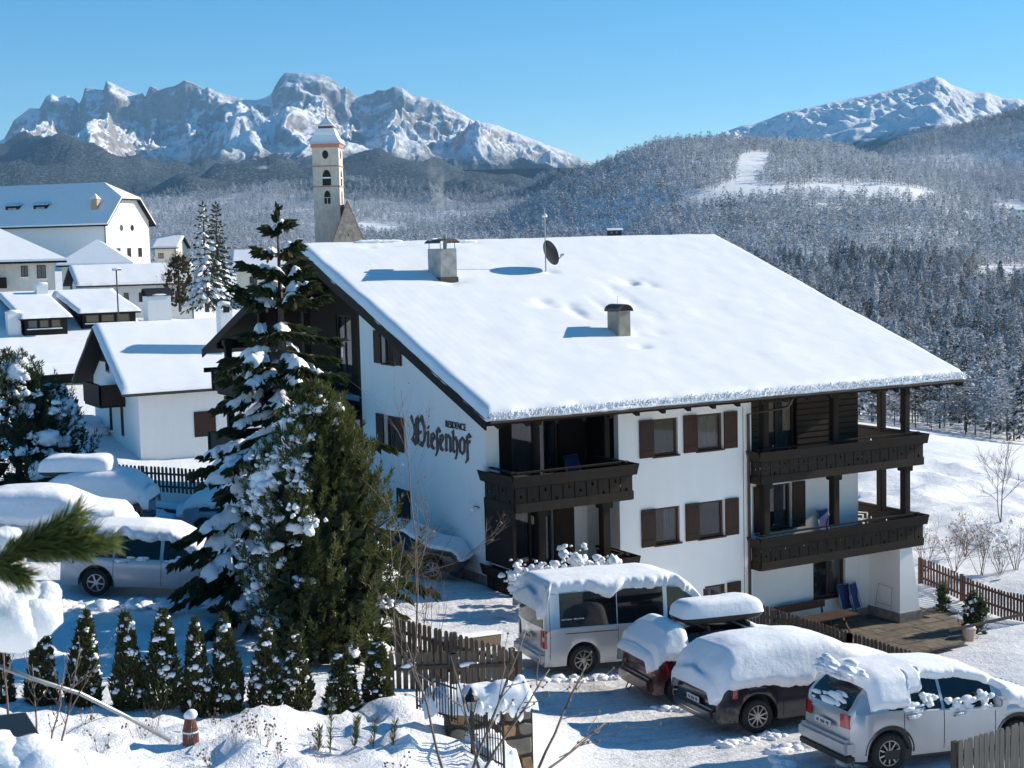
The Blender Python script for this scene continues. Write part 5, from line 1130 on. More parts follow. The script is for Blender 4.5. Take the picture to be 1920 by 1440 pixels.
# -- cars on the upper place at the left
RZL = radians(-27)
p, pi_, ro_ = place((8.49, 34.77), RZL, 2.7, 1.75, 4.55, .95)
sed = Car('silver_estate_car', 'silver estate car with a snow-laden roof beside the thuja row', p, RZL, 4.55, 1.75,
  [(-2.27, .70), (-2.24, .95), (-2.1, 1.1), (-1.8, 1.34), (-1.4, 1.43), (-.3, 1.46), (.3, 1.40), (1.05, 1.02), (1.2, .95), (1.8, .86), (2.15, .72), (2.27, .5)], [(-2.27, .66), (-2.1, .93), (.2, .90), (1.1, .88), (1.9, .78), (2.27, .48)],
  2.7, .315, P_SILVER2, [(-1.75, -1.0), (-.95, .08), (.16, 1.0)], (.4, 1.1), (-2.1, -1.78), .95, pi_, ro_, lean=.22, spokes=6, steer=radians(-24))
sed.snow(-2.28, 1.15, .20, lambda x: 5.75+(.2*sin(x*6)), 44, .12, rag=.05); sed.snow(.95, 2.33, .16, lambda x: 3.9, 47, .09, name='bonnet_snow'); sed.lamp(.76, .92, .55, .85, -2.24, .30); sed.gap(-.98, .3, .88); sed.gap(.12, .3, .88); sed.gap(1.05, .3, .85); sed.handle(-.75, .82); sed.handle(.32, .8); sed.side_strip(-1.3, 1.2, .52, .012)
for k, (x, z) in enumerate([(-.78, .85), (-.3, .93), (.3, .83), (.6, .93), (.8, .92)]): cling(sed.o, (x, -.86, z), (.16, .03, .05), 300+k)
def covered(label, px, py, d, rz, name, paint=P_BLUE, h=1.46, thick=.30, cover=3.0, seed=50):
    q = at(px, py, d); z = gz(q[0], q[1])
    c = Car(name, label, (q[0], q[1], z), rz, 4.3, 1.75, [(-2.15, .70), (-2.12, .95), (-1.9, 1.15), (-1.6, h-.08), (-1.2, h), (-.2, h+.02), (.35, h-.05), (1.05, 1.0), (1.2, .95), (1.8, .86), (2.05, .7), (2.15, .5)], [(-2.15, .66), (-2.0, .93), (1.1, .88), (1.8, .78), (2.15, .48)], 2.6, .315, paint, [(-1.5, -.4), (-.35, .9)], (.4, 1.1), (-1.95, -1.62), .9, 0, 0, spokes=7)
    c.snow(-2.3, 2.28, thick, lambda x: cover+.25*sin(x*3), seed, .18, rag=.04, smooth=9); return c
cb = covered('car wholly buried in snow with a snow-covered roof box, in front of the picket fence', 150, 985, 44.5, radians(150), 'snowed_in_car', P_NAVY, 1.5, .30, 2.6, 51)
roof_box('roof box under thick snow on the buried car by the fence', cb, -1.1, 1.0, -.55, .55, 1.62, .30, 7)
covered('snow-buried car between the silver estate car and the car with roof box', 100, 1050, 39.5, radians(-24), 'snowed_in_car', P_SILVER2, 1.42, .28, 3.0, 52)
covered('pale blue car with a thin snow cover half hidden behind the spruce', 470, 985, 49.0, radians(-28), 'blue_car', P_BLUE, 1.42, .12, 4.4, 53)
q = at(812, 1102, 44.0); bc = covered('black car with a snowy bonnet parked against the gable wall', 812, 1102, 44.0, radians(-42), 'black_car', P_BLACK, 1.45, .10, 6.2, 54)
hv = Vector((cos(radians(-42)), sin(radians(-42)), 0)); bc.o.location = Vector((q[0], q[1], gz(q[0], q[1])))-hv*1.25+Vector((-hv.y, hv.x, 0))*.8; bc.o.location.z = gz(q[0], q[1])
# ================================================================ village houses
ROOF_RED = mat_plain('red_brown_roof', (0.16, 0.06, 0.04), 0.8, var=.35, scale=2); TOWER_PL = mat_plaster('tower_plaster', (0.62, 0.58, 0.50), 0.35); PINK = mat_plain('faded_red_paint', (0.42, 0.20, 0.15), 0.9, var=.25); STONE_T = mat_plain('tan_masonry', (0.36, 0.30, 0.23), 0.9, var=.4, scale=1.2, bump=.5)
DARKWIN = mat_pane('far_window_glass', (0.02, 0.025, 0.035), 1.0, 0.08)
def local_slab(parent, x0, x1, ya, yb, zf, thick=.22, seed=1, name='roof_snow', du=.3, dv=.3, dips=()): return snow_slab(name, x0, x1, ya, yb, zf, thick, SNOW_SOFT, parent, du, dv, seed, dips, rr=.22, ripple=.006)
def small_win(parent, pl, u0, u1, z0, z1, frame=FRAME, name='window', depth=.12, cross=True, arch=False):
    fw = .07; m = MB()
    for a, b, c, d in ((u0, u1, z1-fw, z1), (u0, u1, z0, z0+fw), (u0, u0+fw, z0+fw, z1-fw), (u1-fw, u1, z0+fw, z1-fw)): pbox(m, pl, a, b, c, d, .005, .04)
    if cross: pbox(m, pl, (u0+u1)/2-.03, (u0+u1)/2+.03, z0+fw, z1-fw, .005, .035)
    f = m.build(name, frame, parent); pbox(MB(), pl, u0+fw, u1-fw, z0+fw, z1-fw, .004, .015).build('pane', DARKWIN, f); pbox(MB(), pl, u0-.08, u1+.08, z0-.1, z0-.02, .0, .14).build('sill', SNOW, f); return f
def gable_house(name, label, loc, rz, L, D, he, k, ox=.8, oy=.8, wallmat=PLASTER, gablemat=None, roofm=WOOD, wins=(), snow=.22, seed=1, base=-1.5, dips=()):
    o = thing(name, label, 'house', loc, rz); yr = D/2; zr = he+k*yr; zf = lambda y: he+k*min(y, D-y)
    F = Plane((0, 0, 0), (1, 0, 0), (0, -1, 0)); G = Plane((0, 0, 0), (0, -1, 0), (-1, 0, 0)); GR = Plane((L, 0, 0), (0, 1, 0), (1, 0, 0))
    wall(F, (0, L), base, lambda u: he-.1, []).build('wall', wallmat, o); wall(Plane((0, D, 0), (-1, 0, 0), (0, 1, 0)), (-L, 0), base, lambda u: he-.1, []).build('wall', wallmat, o)
    wall(G, (-D, 0, -yr), base, lambda u: zf(-u)-.1, []).build('wall', gablemat or wallmat, o); wall(GR, (0, D, yr), base, lambda u: zf(u)-.1, []).build('wall', gablemat or wallmat, o)
    pr = [(-oy, zf(-oy)-.2), (yr, zr-.2), (D+oy, zf(-oy)-.2), (D+oy, zf(-oy)), (yr, zr), (-oy, zf(-oy))]
    zf2 = lambda y: he+k*min(y, D-y)
    r = MB(); r.add([(x, p[0], p[1]) for x in (-ox, L+ox) for p in pr], [(0, 1, 4, 5), (1, 2, 3, 4), (6, 11, 10, 7), (7, 10, 9, 8), (0, 6, 7, 1), (1, 7, 8, 2), (5, 4, 10, 11), (4, 3, 9, 10), (0, 5, 11, 6), (2, 8, 9, 3)]); rf = r.build('roof', roofm, o)
    local_slab(rf, -ox-.05, L+ox+.05, -oy-.08, yr+.04, zf2, snow, seed, dips=dips); local_slab(rf, -ox-.05, L+ox+.05, D+oy+.08, yr-.04, zf2, snow, seed+4, du=.6, dv=.6)
    MB().tube([(-ox, -oy-.12, zf(-oy)-.1), (L+ox, -oy-.12, zf(-oy)-.1)], .07, 6).build('gutter', METAL_DK, rf); MB().tube([(L-.15, -oy-.1, zf(-oy)-.15), (L-.15, -.1, zf(-oy)-.5), (L-.15, -.1, base)], .05, 6).build('downpipe', METAL_DK, o)
    for w in wins:
        pl = {'f': F, 'g': G, 'r': GR}[w[0]]; small_win(o, pl, *w[1:5])
    return o, F, G, GR
# --- small white house with timber balcony
sh, F_, G_, _ = gable_house('white_chalet', 'small white chalet with a closed dark shutter and a snowy roof, left of the spruce', (21.96, 78.77, -10.95), 0, 10.5, 9.2, 4.25, .62, 1.05, .75, wins=[('g', -3.55, -3.1, 1.1, 2.7), ('g', -5.9, -5.45, 1.2, 2.8), ('g', -3.4, -2.9, 4.4, 5.8), ('g', -6.3, -5.6, 4.5, 6.2)], seed=21, dips=((3.9, 1.0, .5, .25, .10), (4.9, 1.0, .15, .6, .08)))
pbox(MB(), F_, 2.97, 4.17, 1.08, 2.45, .01, .06).build('closed_shutter', SHUT, sh)
bb = MB().box(-1.35, 0, 2.6, 6.0, 2.75, 2.9).build('balcony', WOOD, sh); MB().box(-1.4, -1.3, 2.55, 6.05, 2.9, 4.0).build('balcony_board', BOARD, bb); MB().box(-1.4, 0, 2.55, 2.65, 2.9, 4.0).build('balcony_board', BOARD, bb); snow_roll('rail_snow', [(-1.35, 2.6+.1*i, 4.02) for i in range(34)], .05, bb, 3)
gbx = MB().add([(0-.02, y, z) for y, z in ((1.2, 5.0), (8.0, 5.0), (4.6, 7.05))]+[(-.06, y, z) for y, z in ((1.2, 5.0), (8.0, 5.0), (4.6, 7.05))], [(0, 1, 2), (5, 4, 3), (0, 3, 4, 1), (1, 4, 5, 2), (2, 5, 3, 0)]).build('gable_boarding', WOOD_V, sh)
def chimney(label, loc, w, d, h, hood='barrel', mat=PLASTER, rz=0, seed=0):
    c = thing('chimney', label, 'chimney', loc, rz); MB().box(-w/2, w/2, -d/2, d/2, -.8, h).build('stack', mat, c, bevel=.02)
    if hood == 'barrel': barrel(MB(), -w/2-.08, w/2+.08, -d/2-.05, d/2+.05, h, w*.33, axis='x').build('hood', METAL_DK, c); lump('snow_cap', (0, -d*.30, h+.06), (w*.5, d*.30, .09), c, seed)
    elif hood == 'round': barrel(MB(), -w/2, w/2, -d/2, d/2, h, w*.55, axis='y').build('hood', mat, c); MB().box(-w*.25, w*.25, -d/2-.01, -d/2+.0, h-.12, h+w*.28).build('flue_opening', DARKIN, c); lump('snow_cap', (0, 0, h+w*.52), (w*.5, d*.52, .14), c, seed)
    else: lump('snow_cap', (0, 0, h+.05), (w*.58, d*.58, .14), c, seed)
    return c
chimney('wide white chimney with a dark arched hood on the small chalet', (24.7, 83.9, -3.45), 1.35, .95, 1.15, 'barrel', seed=3); chimney('slim white chimney with a round-arched snow top on the small chalet', (27.5, 80.6, -5.0), .72, .72, 1.85, 'round', seed=4)
# --- row house with dormers
rh, F_, G_, _ = gable_house('row_house', 'long dark-walled house with snowy dormers behind the small chalet', (4, 117.2, -11.2), 0, 30.0, 25.2, 3.55, .366, .6, 1.2, wallmat=WOOD_V, seed=27, snow=.3)
def dormer(x0, x1, y0, y1, z, k, wn):
    d = MB().box(x0, x1, y0, y0+.15, z-1.6, z).build('dormer', WOOD, rh); MB().add([(x0, y0, z-1.6), (x0, y0, z), (x0, y1, z+k*(y1-y0))]+[(x0+.1, y0, z-1.6), (x0+.1, y0, z), (x0+.1, y1, z+k*(y1-y0))], [(0, 1, 2), (5, 4, 3), (0, 3, 4, 1), (1, 4, 5, 2), (2, 5, 3, 0)]).build('dormer_cheek', WOOD, d)
    P_ = Plane((0, y0, 0), (1, 0, 0), (0, -1, 0)); n = wn
    for i in range(n): a = x0+.35+(x1-x0-.7)/n*i; small_win(d, P_, a, a+(x1-x0-.7)/n-.15, z-.85, z-.2, cross=False)
    snow_slab('dormer_snow', x0-.35, x1+.35, y0-.55, y1, lambda y: z+k*(y-y0)+.05, .26, SNOW_SOFT, d, .2, .2, int(x0*10)); MB().add([(x, y, z+k*(y-y0)+dz) for x in (x0-.3, x1+.3) for y in (y0-.5, y1) for dz in (-.1, .05)], [(0, 1, 3, 2), (4, 6, 7, 5), (0, 4, 5, 1), (2, 3, 7, 6), (0, 2, 6, 4), (1, 5, 7, 3)]).build('dormer_roof', WOOD, d)
dormer(20.9, 24.3, 3.6, 11.2, 6.55, .2, 3); dormer(25.6, 30.0, 4.4, 12.2, 6.75, .17, 3)
chimney('white chimney with a snow cushion between the dormers', (28.0, 128.0, -4.0), .95, .9, 1.8, 'flat', seed=6); chimney('white chimney at the left end of the dormer roof', (24.3, 121.5, -6.4), 1.0, .9, 2.2, 'flat', seed=7)
snow_slab('entrance_snow', 18, 24.8, -2.9, -1.0, lambda y: 3.0+.3*(y+1.2), .25, SNOW_SOFT, rh, .2, .2, 71)
# --- long white annex
q = at(160, 582, 160); an, F_, G_, _ = gable_house('annex_house', 'long plain white building with three windows in front of the big white one', (q[0], q[1], -6.9), radians(-5), 11.6, 8.2, 4.1, .42, .9, .6, wins=[('f', 4.1, 4.6, 1.9, 2.9), ('f', 5.7, 6.4, 1.9, 2.9), ('f', 9.6, 10.3, 1.9, 2.9)], seed=33)
# --- big white building with half-hipped roof
def big_house():
    hx = Vector((cos(radians(-46)), sin(radians(-46)), 0)); hy = Vector((cos(radians(44)), sin(radians(44)), 0)); L, D = 32.0, 14.0; corner = Vector((65.9, 251.1, 0)); org = corner-hx*L
    o = thing('manor_house', 'big white three-storey building with half-hipped snowy roof at the left', 'house', (org.x, org.y, -4.0), radians(-46)); he, k, zh = 10.0, .90, 13.6; zr = he+k*D/2; yh = (zh-he)/k; hip = 5.0
    F = Plane((0, 0, 0), (1, 0, 0), (0, -1, 0)); GR = Plane((L, 0, 0), (0, 1, 0), (1, 0, 0)); zf = lambda y: min(he+k*min(y, D-y), zh)
    wall(F, (0, L), -2, lambda u: he, []).build('wall', PLASTER, o); wall(GR, (0, D, yh, D-yh), -2, zf, []).build('wall', PLASTER, o); wall(Plane((0, 0, 0), (0, -1, 0), (-1, 0, 0)), (-D, 0, -yh, -(D-yh)), -2, lambda u: zf(-u), []).build('wall', PLASTER, o); wall(Plane((0, D, 0), (-1, 0, 0), (0, 1, 0)), (-L, 0), -2, lambda u: he, []).build('wall', PLASTER, o)
    ov = .9; X0, X1 = -ov, L+ov; e = he-k*ov
    def Rf(dz, nm, mat, par):
        v = [(X0, -ov, e), (X1, -ov, e), (X1, yh, zh), (X1-hip, D/2, zr), (X0+hip, D/2, zr), (X0, yh, zh), (X0, D-yh, zh), (X1, D-yh, zh), (X1, D+ov, e), (X0, D+ov, e)]; v = [(a, b, c+dz) for a, b, c in v]; n = len(v); v += [(a, b, c-.25) for a, b, c in v]
        f = [(0, 1, 2, 3, 4, 5), (2, 7, 3), (6, 5, 4), (3, 7, 8, 9, 6, 4)]; rim = [0, 1, 2, 7, 8, 9, 6, 5]; f += [(rim[i], rim[(i+1) % 8], rim[(i+1) % 8]+n, rim[i]+n) for i in range(8)]
        return MB().add(v, f).build(nm, mat, par)
    rf = Rf(0, 'roof', WOOD, o); s_ = Rf(.27, 'roof_snow', SNOW_SOFT, rf)
    for u in (9.5, 16.0, 27.6): small_win(o, F, u, u+1.2, 3.6, 5.2)
    for u in (4.0, 12.0, 19.0): small_win(o, F, u, u+1.2, .2, 1.8)
    for u in (3.0, 6.4, 10.0):
        small_win(o, GR, u, u+1.3, 3.7, 5.3); small_win(o, GR, u+.3, u+1.6, .0, 1.6)
    for u in (4.9, 8.4): m = MB(); m.add([GR.P(u+.6*cos(a), 8.7+.55*sin(a), .03) for a in np.linspace(0, 2*pi, 13)[:-1]], [tuple(range(12))]); m.build('oval_window', DARKWIN, o)
    for x in (11.5, 17.0):
        d = MB().box(x, x+2.6, 2.2, 2.4, 11.2, 12.9).build('dormer', WOOD, o); small_win(d, Plane((0, 2.2, 0), (1, 0, 0), (0, -1, 0)), x+.4, x+2.2, 11.5, 12.6); MB().add([(x, 2.2, 11.2), (x, 2.2, 12.9), (x, 4.2, 13.4), (x+2.6, 2.2, 11.2), (x+2.6, 2.2, 12.9), (x+2.6, 4.2, 13.4)], [(0, 1, 2), (3, 5, 4)]).build('dormer_cheek', WOOD, d)
        snow_slab('dormer_snow', x-.3, x+2.9, 1.8, 4.4, lambda y: 12.95+.2*(y-2.2), .22, SNOW_SOFT, d, .3, .3, int(x))
    MB().tube([F.P(L-.1, he, .12), F.P(L-.1, -2, .12)], .08, 6).build('downpipe', ROOF_RED, o)
    c = thing('chimney', 'tan chimney with a small pyramid cap on the big white building', 'chimney', tuple(org+hx*29+hy*2.2+Vector((0, 0, 7.6))), radians(-46)); MB().box(-.55, .55, -.55, .55, -1.2, 1.9).build('stack', mat_plain('brick_render', (.42, .32, .22), .9), c); MB().add([(-.7, -.7, 1.95), (.7, -.7, 1.95), (.7, .7, 1.95), (-.7, .7, 1.95), (0, 0, 2.9)], [(0, 1, 4), (1, 2, 4), (2, 3, 4), (3, 0, 4), (3, 2, 1, 0)]).build('cap', SNOW, c)
big_house()
def hip_house(name, label, loc, rz, L, D, he, h, wm, wins=(), ov=.8, r=None, base=-2, snowt=.2):
    o = thing(name, label, 'house', loc, rz); F = Plane((0, 0, 0), (1, 0, 0), (0, -1, 0)); GR = Plane((L, 0, 0), (0, 1, 0), (1, 0, 0)); MB().box(0, L, 0, D, base, he).build('wall', wm, o); rr = D/2 if r is None else r
    for dz, nm, mt, par in ((0, 'roof', WOOD, o), (snowt, 'roof_snow', SNOW_SOFT, None)):
        v = [(-ov, -ov, he+dz), (L+ov, -ov, he+dz), (L+ov, D+ov, he+dz), (-ov, D+ov, he+dz), (L-rr, D/2, he+h+dz), (rr, D/2, he+h+dz)]; v += [(a, b, c-.2) for a, b, c in v[:4]]
        x_ = MB().add(v, [(0, 1, 4, 5), (1, 2, 4), (2, 3, 5, 4), (3, 0, 5), (0, 6, 7, 1), (1, 7, 8, 2), (2, 8, 9, 3), (3, 9, 6, 0)]).build(nm, mt, par or rf_)
        if nm == 'roof': rf_ = x_
        if nm == 'roof': pass
        globals()['rf_'] = x_
    for w in wins: small_win(o, F if w[0] == 'f' else GR, *w[1:5])
    return o
rf_ = None
q = at(105, 552, 140); hh = hip_house('farmhouse', 'old house with a dark balcony and a tall hipped snowy roof at the left edge', (q[0]-15*cos(radians(-6))+0, q[1]-15*sin(radians(-6)), -4.6), radians(-6), 15, 12, 4.3, 3.9, PLASTER_SH, [('f', 12.0, 12.6, 2.9, 3.9), ('f', 13.4, 14.2, 2.7, 3.9), ('f', 13.7, 14.4, .6, 1.7), ('f', 8.4, 9.4, 2.5, 3.7)], 1.0)
MB().box(0.5, 10.6, -1.0, 0, 1.9, 2.05).build('balcony', WOOD, hh); MB().box(0.5, 10.6, -1.05, -.95, 2.05, 2.9).build('balcony_rail', WOOD_V, hh)
q = at(118, 548, 185); hip_house('cream_house', 'small cream house with a pyramid roof below the big white building', (q[0], q[1], -5.0), radians(-20), 8.0, 8.0, 4.0, 2.9, PLASTER_Y, [('f', .9, 1.7, .9, 2.2)], .6, r=3.9)
q = at(292, 505, 282); gable_house('village_house', 'cream house with a snowy gable peeping out right of the big building', (q[0], q[1], -4.0), radians(-30), 4.0, 9, 5.6, .4, .6, .8, PLASTER_Y, wins=[('f', .6, 1.6, 3.3, 4.3), ('f', 1.0, 2.2, .6, 1.6), ('f', 2.8, 3.6, .6, 1.6)], seed=41)
q = at(445, 560, 188); gh, F_, _, _ = gable_house('inn', 'cream inn with shuttered windows and a snowy roof behind the spruce top', (q[0], q[1], -6.2), radians(-22), 10, 9.5, 4.6, .38, .7, .9, PLASTER_Y, wins=[('f', 1.6, 2.5, 2.0, 3.2), ('f', 1.8, 2.5, -.4, .8), ('f', 5.0, 5.9, 2.0, 3.2), ('f', 8.0, 8.9, 2.0, 3.2)], seed=43)
text_obj('lettering', 'GASTHOF', .62, Matrix.Translation((.6, -.04, 1.05)) @ Matrix.Rotation(pi/2, 4, 'X'), LETTER2, gh, .01); MB().box(-.8, 5.2, -1.3, 0, 4.05, 4.2).build('canopy', WOOD, gh); snow_slab('canopy_snow', -.9, 5.3, -1.4, 0, lambda y: 4.2, .3, SNOW_SOFT, gh, .3, .2, 9)
# --- church
def church():
    h = radians(-32); q = at(592, 480, 300); t = thing('church_tower', 'tall plastered church tower with a tiered snowy bell roof', 'church tower', (q[0], q[1], -2.0), h); W_ = 5.25; F = Plane((0, 0, 0), (1, 0, 0), (0, -1, 0)); R_ = Plane((W_, 0, 0), (0, 1, 0), (1, 0, 0))
    def arch_poly(u, z0, z1, w, n=6):
        zs = z1-w*.9; return [(u-w/2, z0), (u+w/2, z0), (u+w/2, zs)]+[(u+w/2*cos(a)**1.0, zs+(z1-zs)*sin(a)) for a in np.linspace(0, pi, 2*n)[1:-1]]+[(u-w/2, zs)]
    MB().box(0, W_, 0, W_, -3, 23.2).build('shaft', TOWER_PL, t)
    for z in (14.6, 18.6): MB().box(-.12, W_+.12, -.12, W_+.12, z, z+.22).build('string_course', PINK, t)
    MB().box(-.25, W_+.25, -.25, W_+.25, 22.4, 23.2).build('cornice', PINK, t)
    def opening(pl, poly, nm='window'):
        m = MB(); m.add([pl.P(u, z, .03) for u, z in poly], [tuple(range(len(poly)))]); return m.build(nm, DARKIN, t)
    for pl in (F, R_):
        opening(pl, [(2.62+.62*cos(a), 21.0+.85*sin(a)) for a in np.linspace(0, 2*pi, 15)[:-1]], 'round_opening'); a = opening(pl, arch_poly(2.75, 14.9, 18.0, 1.7), 'belfry_opening'); b = opening(pl, arch_poly(2.75, 11.3, 13.9, 1.25), 'window'); m = MB(); pbox(m, pl, 1.9, 3.6, 16.3, 16.55, .04, .12); m.build('snow_ledge', SNOW, a); m = MB(); pbox(m, pl, 2.1, 3.4, 12.45, 12.6, .04, .12); pbox(m, pl, 2.68, 2.82, 11.3, 12.45, .04, .1); m.build('tracery', TOWER_PL, b)
    c = W_/2
    def tier(z0, r0, z1, r1, nm, mat, steps=1, power=1.0):
        v = []; f = []
        for i in range(steps+1):
            u = i/steps; r = r0+(r1-r0)*u**power; z = z0+(z1-z0)*u; v += [(c-r, c-r, z), (c+r, c-r, z), (c+r, c+r, z), (c-r, c+r, z)]
        for i in range(steps):
            for j in range(4): f.append((i*4+j, i*4+(j+1) % 4, i*4+4+(j+1) % 4, i*4+4+j))
        f += [(3, 2, 1, 0), tuple(range(steps*4, steps*4+4))]; return MB().add(v, f).build(nm, mat, t)
    tier(23.2, 3.35, 24.9, 2.15, 'roof_skirt', SNOW, 5, .7); tier(24.9, 2.15, 26.2, 1.65, 'roof_upper', SNOW, 3, 1.4); tier(26.2, 1.45, 26.75, 1.45, 'lantern', ROOF_RED); tier(26.7, 1.9, 28.3, .3, 'spire', SNOW, 5, .75); MB().tube([(c, c, 28.2), (c, c, 29.8)], [.14, .05], 6).build('finial', BLACK, t); MB().lathe([(.01, -.25), (.22, 0), (.01, .25)], (c, c, 29.9), 8).build('ball', mat_plain('gilt', (.6, .35, .1), .3, .8), t)
    # nave
    q = at(609, 480, 288); n_ = thing('church_nave', 'stone church gable with a steep red-brown roof beside the tower', 'church', (q[0], q[1], -2.5), radians(-24)); wd = 9.2; za = 11.9
    MB().prism([(0, -3), (wd, -3), (wd, .4), (wd/2, za), (0, .4)], 'y', 0, .6).build('gable_wall', STONE_T, n_)
    for a, b, nm in (((-.35, -.6), (wd/2, za+.25), 'roof'), ((wd+.35, -.6), (wd/2, za+.25), 'roof')):
        x0, z0 = a; x1, z1 = b; r = MB().add([(x0, -.15, z0), (x1, -.15, z1), (x1, 22, z1), (x0, 22, z0), (x0, -.15, z0-.25), (x1, -.15, z1-.25), (x1, 22, z1-.25), (x0, 22, z0-.25)], [(0, 1, 2, 3), (7, 6, 5, 4), (0, 4, 5, 1), (1, 5, 6, 2), (2, 6, 7, 3), (3, 7, 4, 0)]).build(nm, ROOF_RED, n_)
    for k_ in range(9):
        u = .15+k_*.095; x0 = wd+.35+(wd/2-wd-.35)*u; z0 = -.6+(za+.85)*u; MB().bar((x0+.12, 1+k_*.3, z0+.1), (x0+.12-.1, 6+k_*1.2, z0+.12), .5, .06).build('snow_patch', SNOW, n_)
    MB().add([(wd/2-.15, -.02, 5.2), (wd/2+.15, -.02, 5.2), (wd/2, -.02, 5.8)], [(0, 1, 2)]).build('vent', DARKIN, n_, fix=False); MB().tube([(wd/2+1.3, 6, 11.2), (wd/2+1.3, 6, 12.6)], .06, 5).build('finial', BLACK, n_)
church()
q = at(222, 590, 100); lp = wthing('street_lamp', 'thin dark lamp post with a T-shaped snowy head in front of the annex', 'lamp post', (q[0], q[1], -5)); MB().tube([(q[0], q[1], -6), (q[0], q[1], -.95)], .05, 6).build('pole', METAL_DK, lp); MB().bar((q[0]-.25, q[1]+.1, -.92), (q[0]+.3, q[1]-.1, -.92), .12, .1).build('lamp_head', METAL_GR, lp); lump('snow_cap', (q[0], q[1], -.84), (.3, .12, .06), lp, 3)
# --- houses beyond
q = at(1835, 930, 118); gable_house('valley_house', 'snow-roofed house low behind the field edge at the right', (q[0]+2, q[1]-1, -24.3), radians(-14), 9, 9, 3.6, .4, .8, .8, PLASTER, seed=47, wins=[('f', 2, 3, 1, 2)])
for k, (px, py, d, w, lab) in enumerate([(1140, 430, 1150, 15, 'far chalet with a snowy roof on the forest slope right of the mast'), (1905, 392, 1350, 26, 'far white house among trees at the right edge of the hill')]):
    q = at(px, py, d); gable_house('far_house', lab, (q[0], q[1], q[2]-4), radians(-25), w*.7, w*.45, 3.5, .35, 1, 1, PLASTER if k == 1 else WOOD, seed=60+k, wins=[('f', 2, 3.5, 1, 2.4), ('f', 6, 7.5, 1, 2.4)])
# ================================================================ trees near the camera
def mat_needle(name, lo, hi, rough=.6, var=3.0):
    t = NT(name); p = t.wpos(); n = t.noise(p, var, 4, .7); t.color(t.ramp(n, [(0.3, lo), (0.7, hi)])); t.set(Roughness=rough, Specular_IOR_Level=.3)
    tr = t.node('ShaderNodeBsdfTranslucent'); tr.inputs[0].default_value = (hi[0]*1.3, hi[1]*1.3, hi[2], 1); mx = t.node('ShaderNodeMixShader'); mx.inputs[0].default_value = .22
    t.l.new(t.b.outputs[0], mx.inputs[1]); t.l.new(tr.outputs[0], mx.inputs[2]); t.l.new(mx.outputs[0], t.out.inputs[0]); return t.m
N_SPRUCE = mat_needle('spruce_needles', (0.016, 0.027, 0.015), (0.055, 0.075, 0.034)); N_PINE = mat_needle('pine_needles', (0.020, 0.032, 0.013), (0.105, 0.120, 0.036)); N_THUJA = mat_needle('thuja_scales', (0.028, 0.036, 0.015), (0.100, 0.112, 0.045), var=8.0); N_BOUGH = mat_needle('bough_needles', (0.05, 0.075, 0.022), (0.16, 0.19, 0.055), var=9.0); N_DRY = mat_needle('dry_leaves', (0.10, 0.045, 0.02), (0.24, 0.12, 0.06))
BARK = mat_plain('bark', (0.07, 0.052, 0.04), .9, var=.4, scale=8, bump=.6); TWIG = mat_plain('grey_brown_twig', (0.16, 0.115, 0.09), .8, var=.35, scale=12); CONE = mat_plain('brown_cone', (0.20, 0.115, 0.06), .7, var=.35, scale=30, bump=.5)
def frames(D):
    D = D/np.linalg.norm(D, axis=1, keepdims=True); up = np.where(np.abs(D[:, 2:3]) > .95, np.array([[1., 0, 0]]), np.array([[0, 0, 1.]])); A = np.cross(D, up); A /= np.linalg.norm(A, axis=1, keepdims=True); return D, A, np.cross(A, D)
def diamonds(P, D, Ln, Wd, rg, planes=2):
    """leaf-like sprays: crossed diamonds at P along D"""
    n = len(P); D, A, B = frames(D); V = []; F = []
    for k in range(planes):
        th = rg.uniform(0, pi, n)[:, None] if planes == 1 else (k*pi/planes+rg.uniform(-.4, .4, n))[:, None]; S = A*np.cos(th)+B*np.sin(th); base = sum(len(v) for v in V)
        V.append(np.stack([P, P+D*(Ln*.45)[:, None]+S*(Wd)[:, None], P+D*Ln[:, None], P+D*(Ln*.45)[:, None]-S*(Wd)[:, None]], 1).reshape(-1, 3)); i = np.arange(n)[:, None]*4+base; F.append(np.concatenate([i+np.array([[0, 1, 2]]), i+np.array([[0, 2, 3]])]))
    return np.concatenate(V), np.concatenate(F)
def tubes_obj(name, paths, radii, mat, parent, n=5, kind=None):
    m = MB()
    for p, r in zip(paths, radii): m.tube(p, r, n, cap=False)
    o = m.build(name, mat, parent, smooth=True, fix=False)
    if kind: tag(o, kind=kind)
    return o
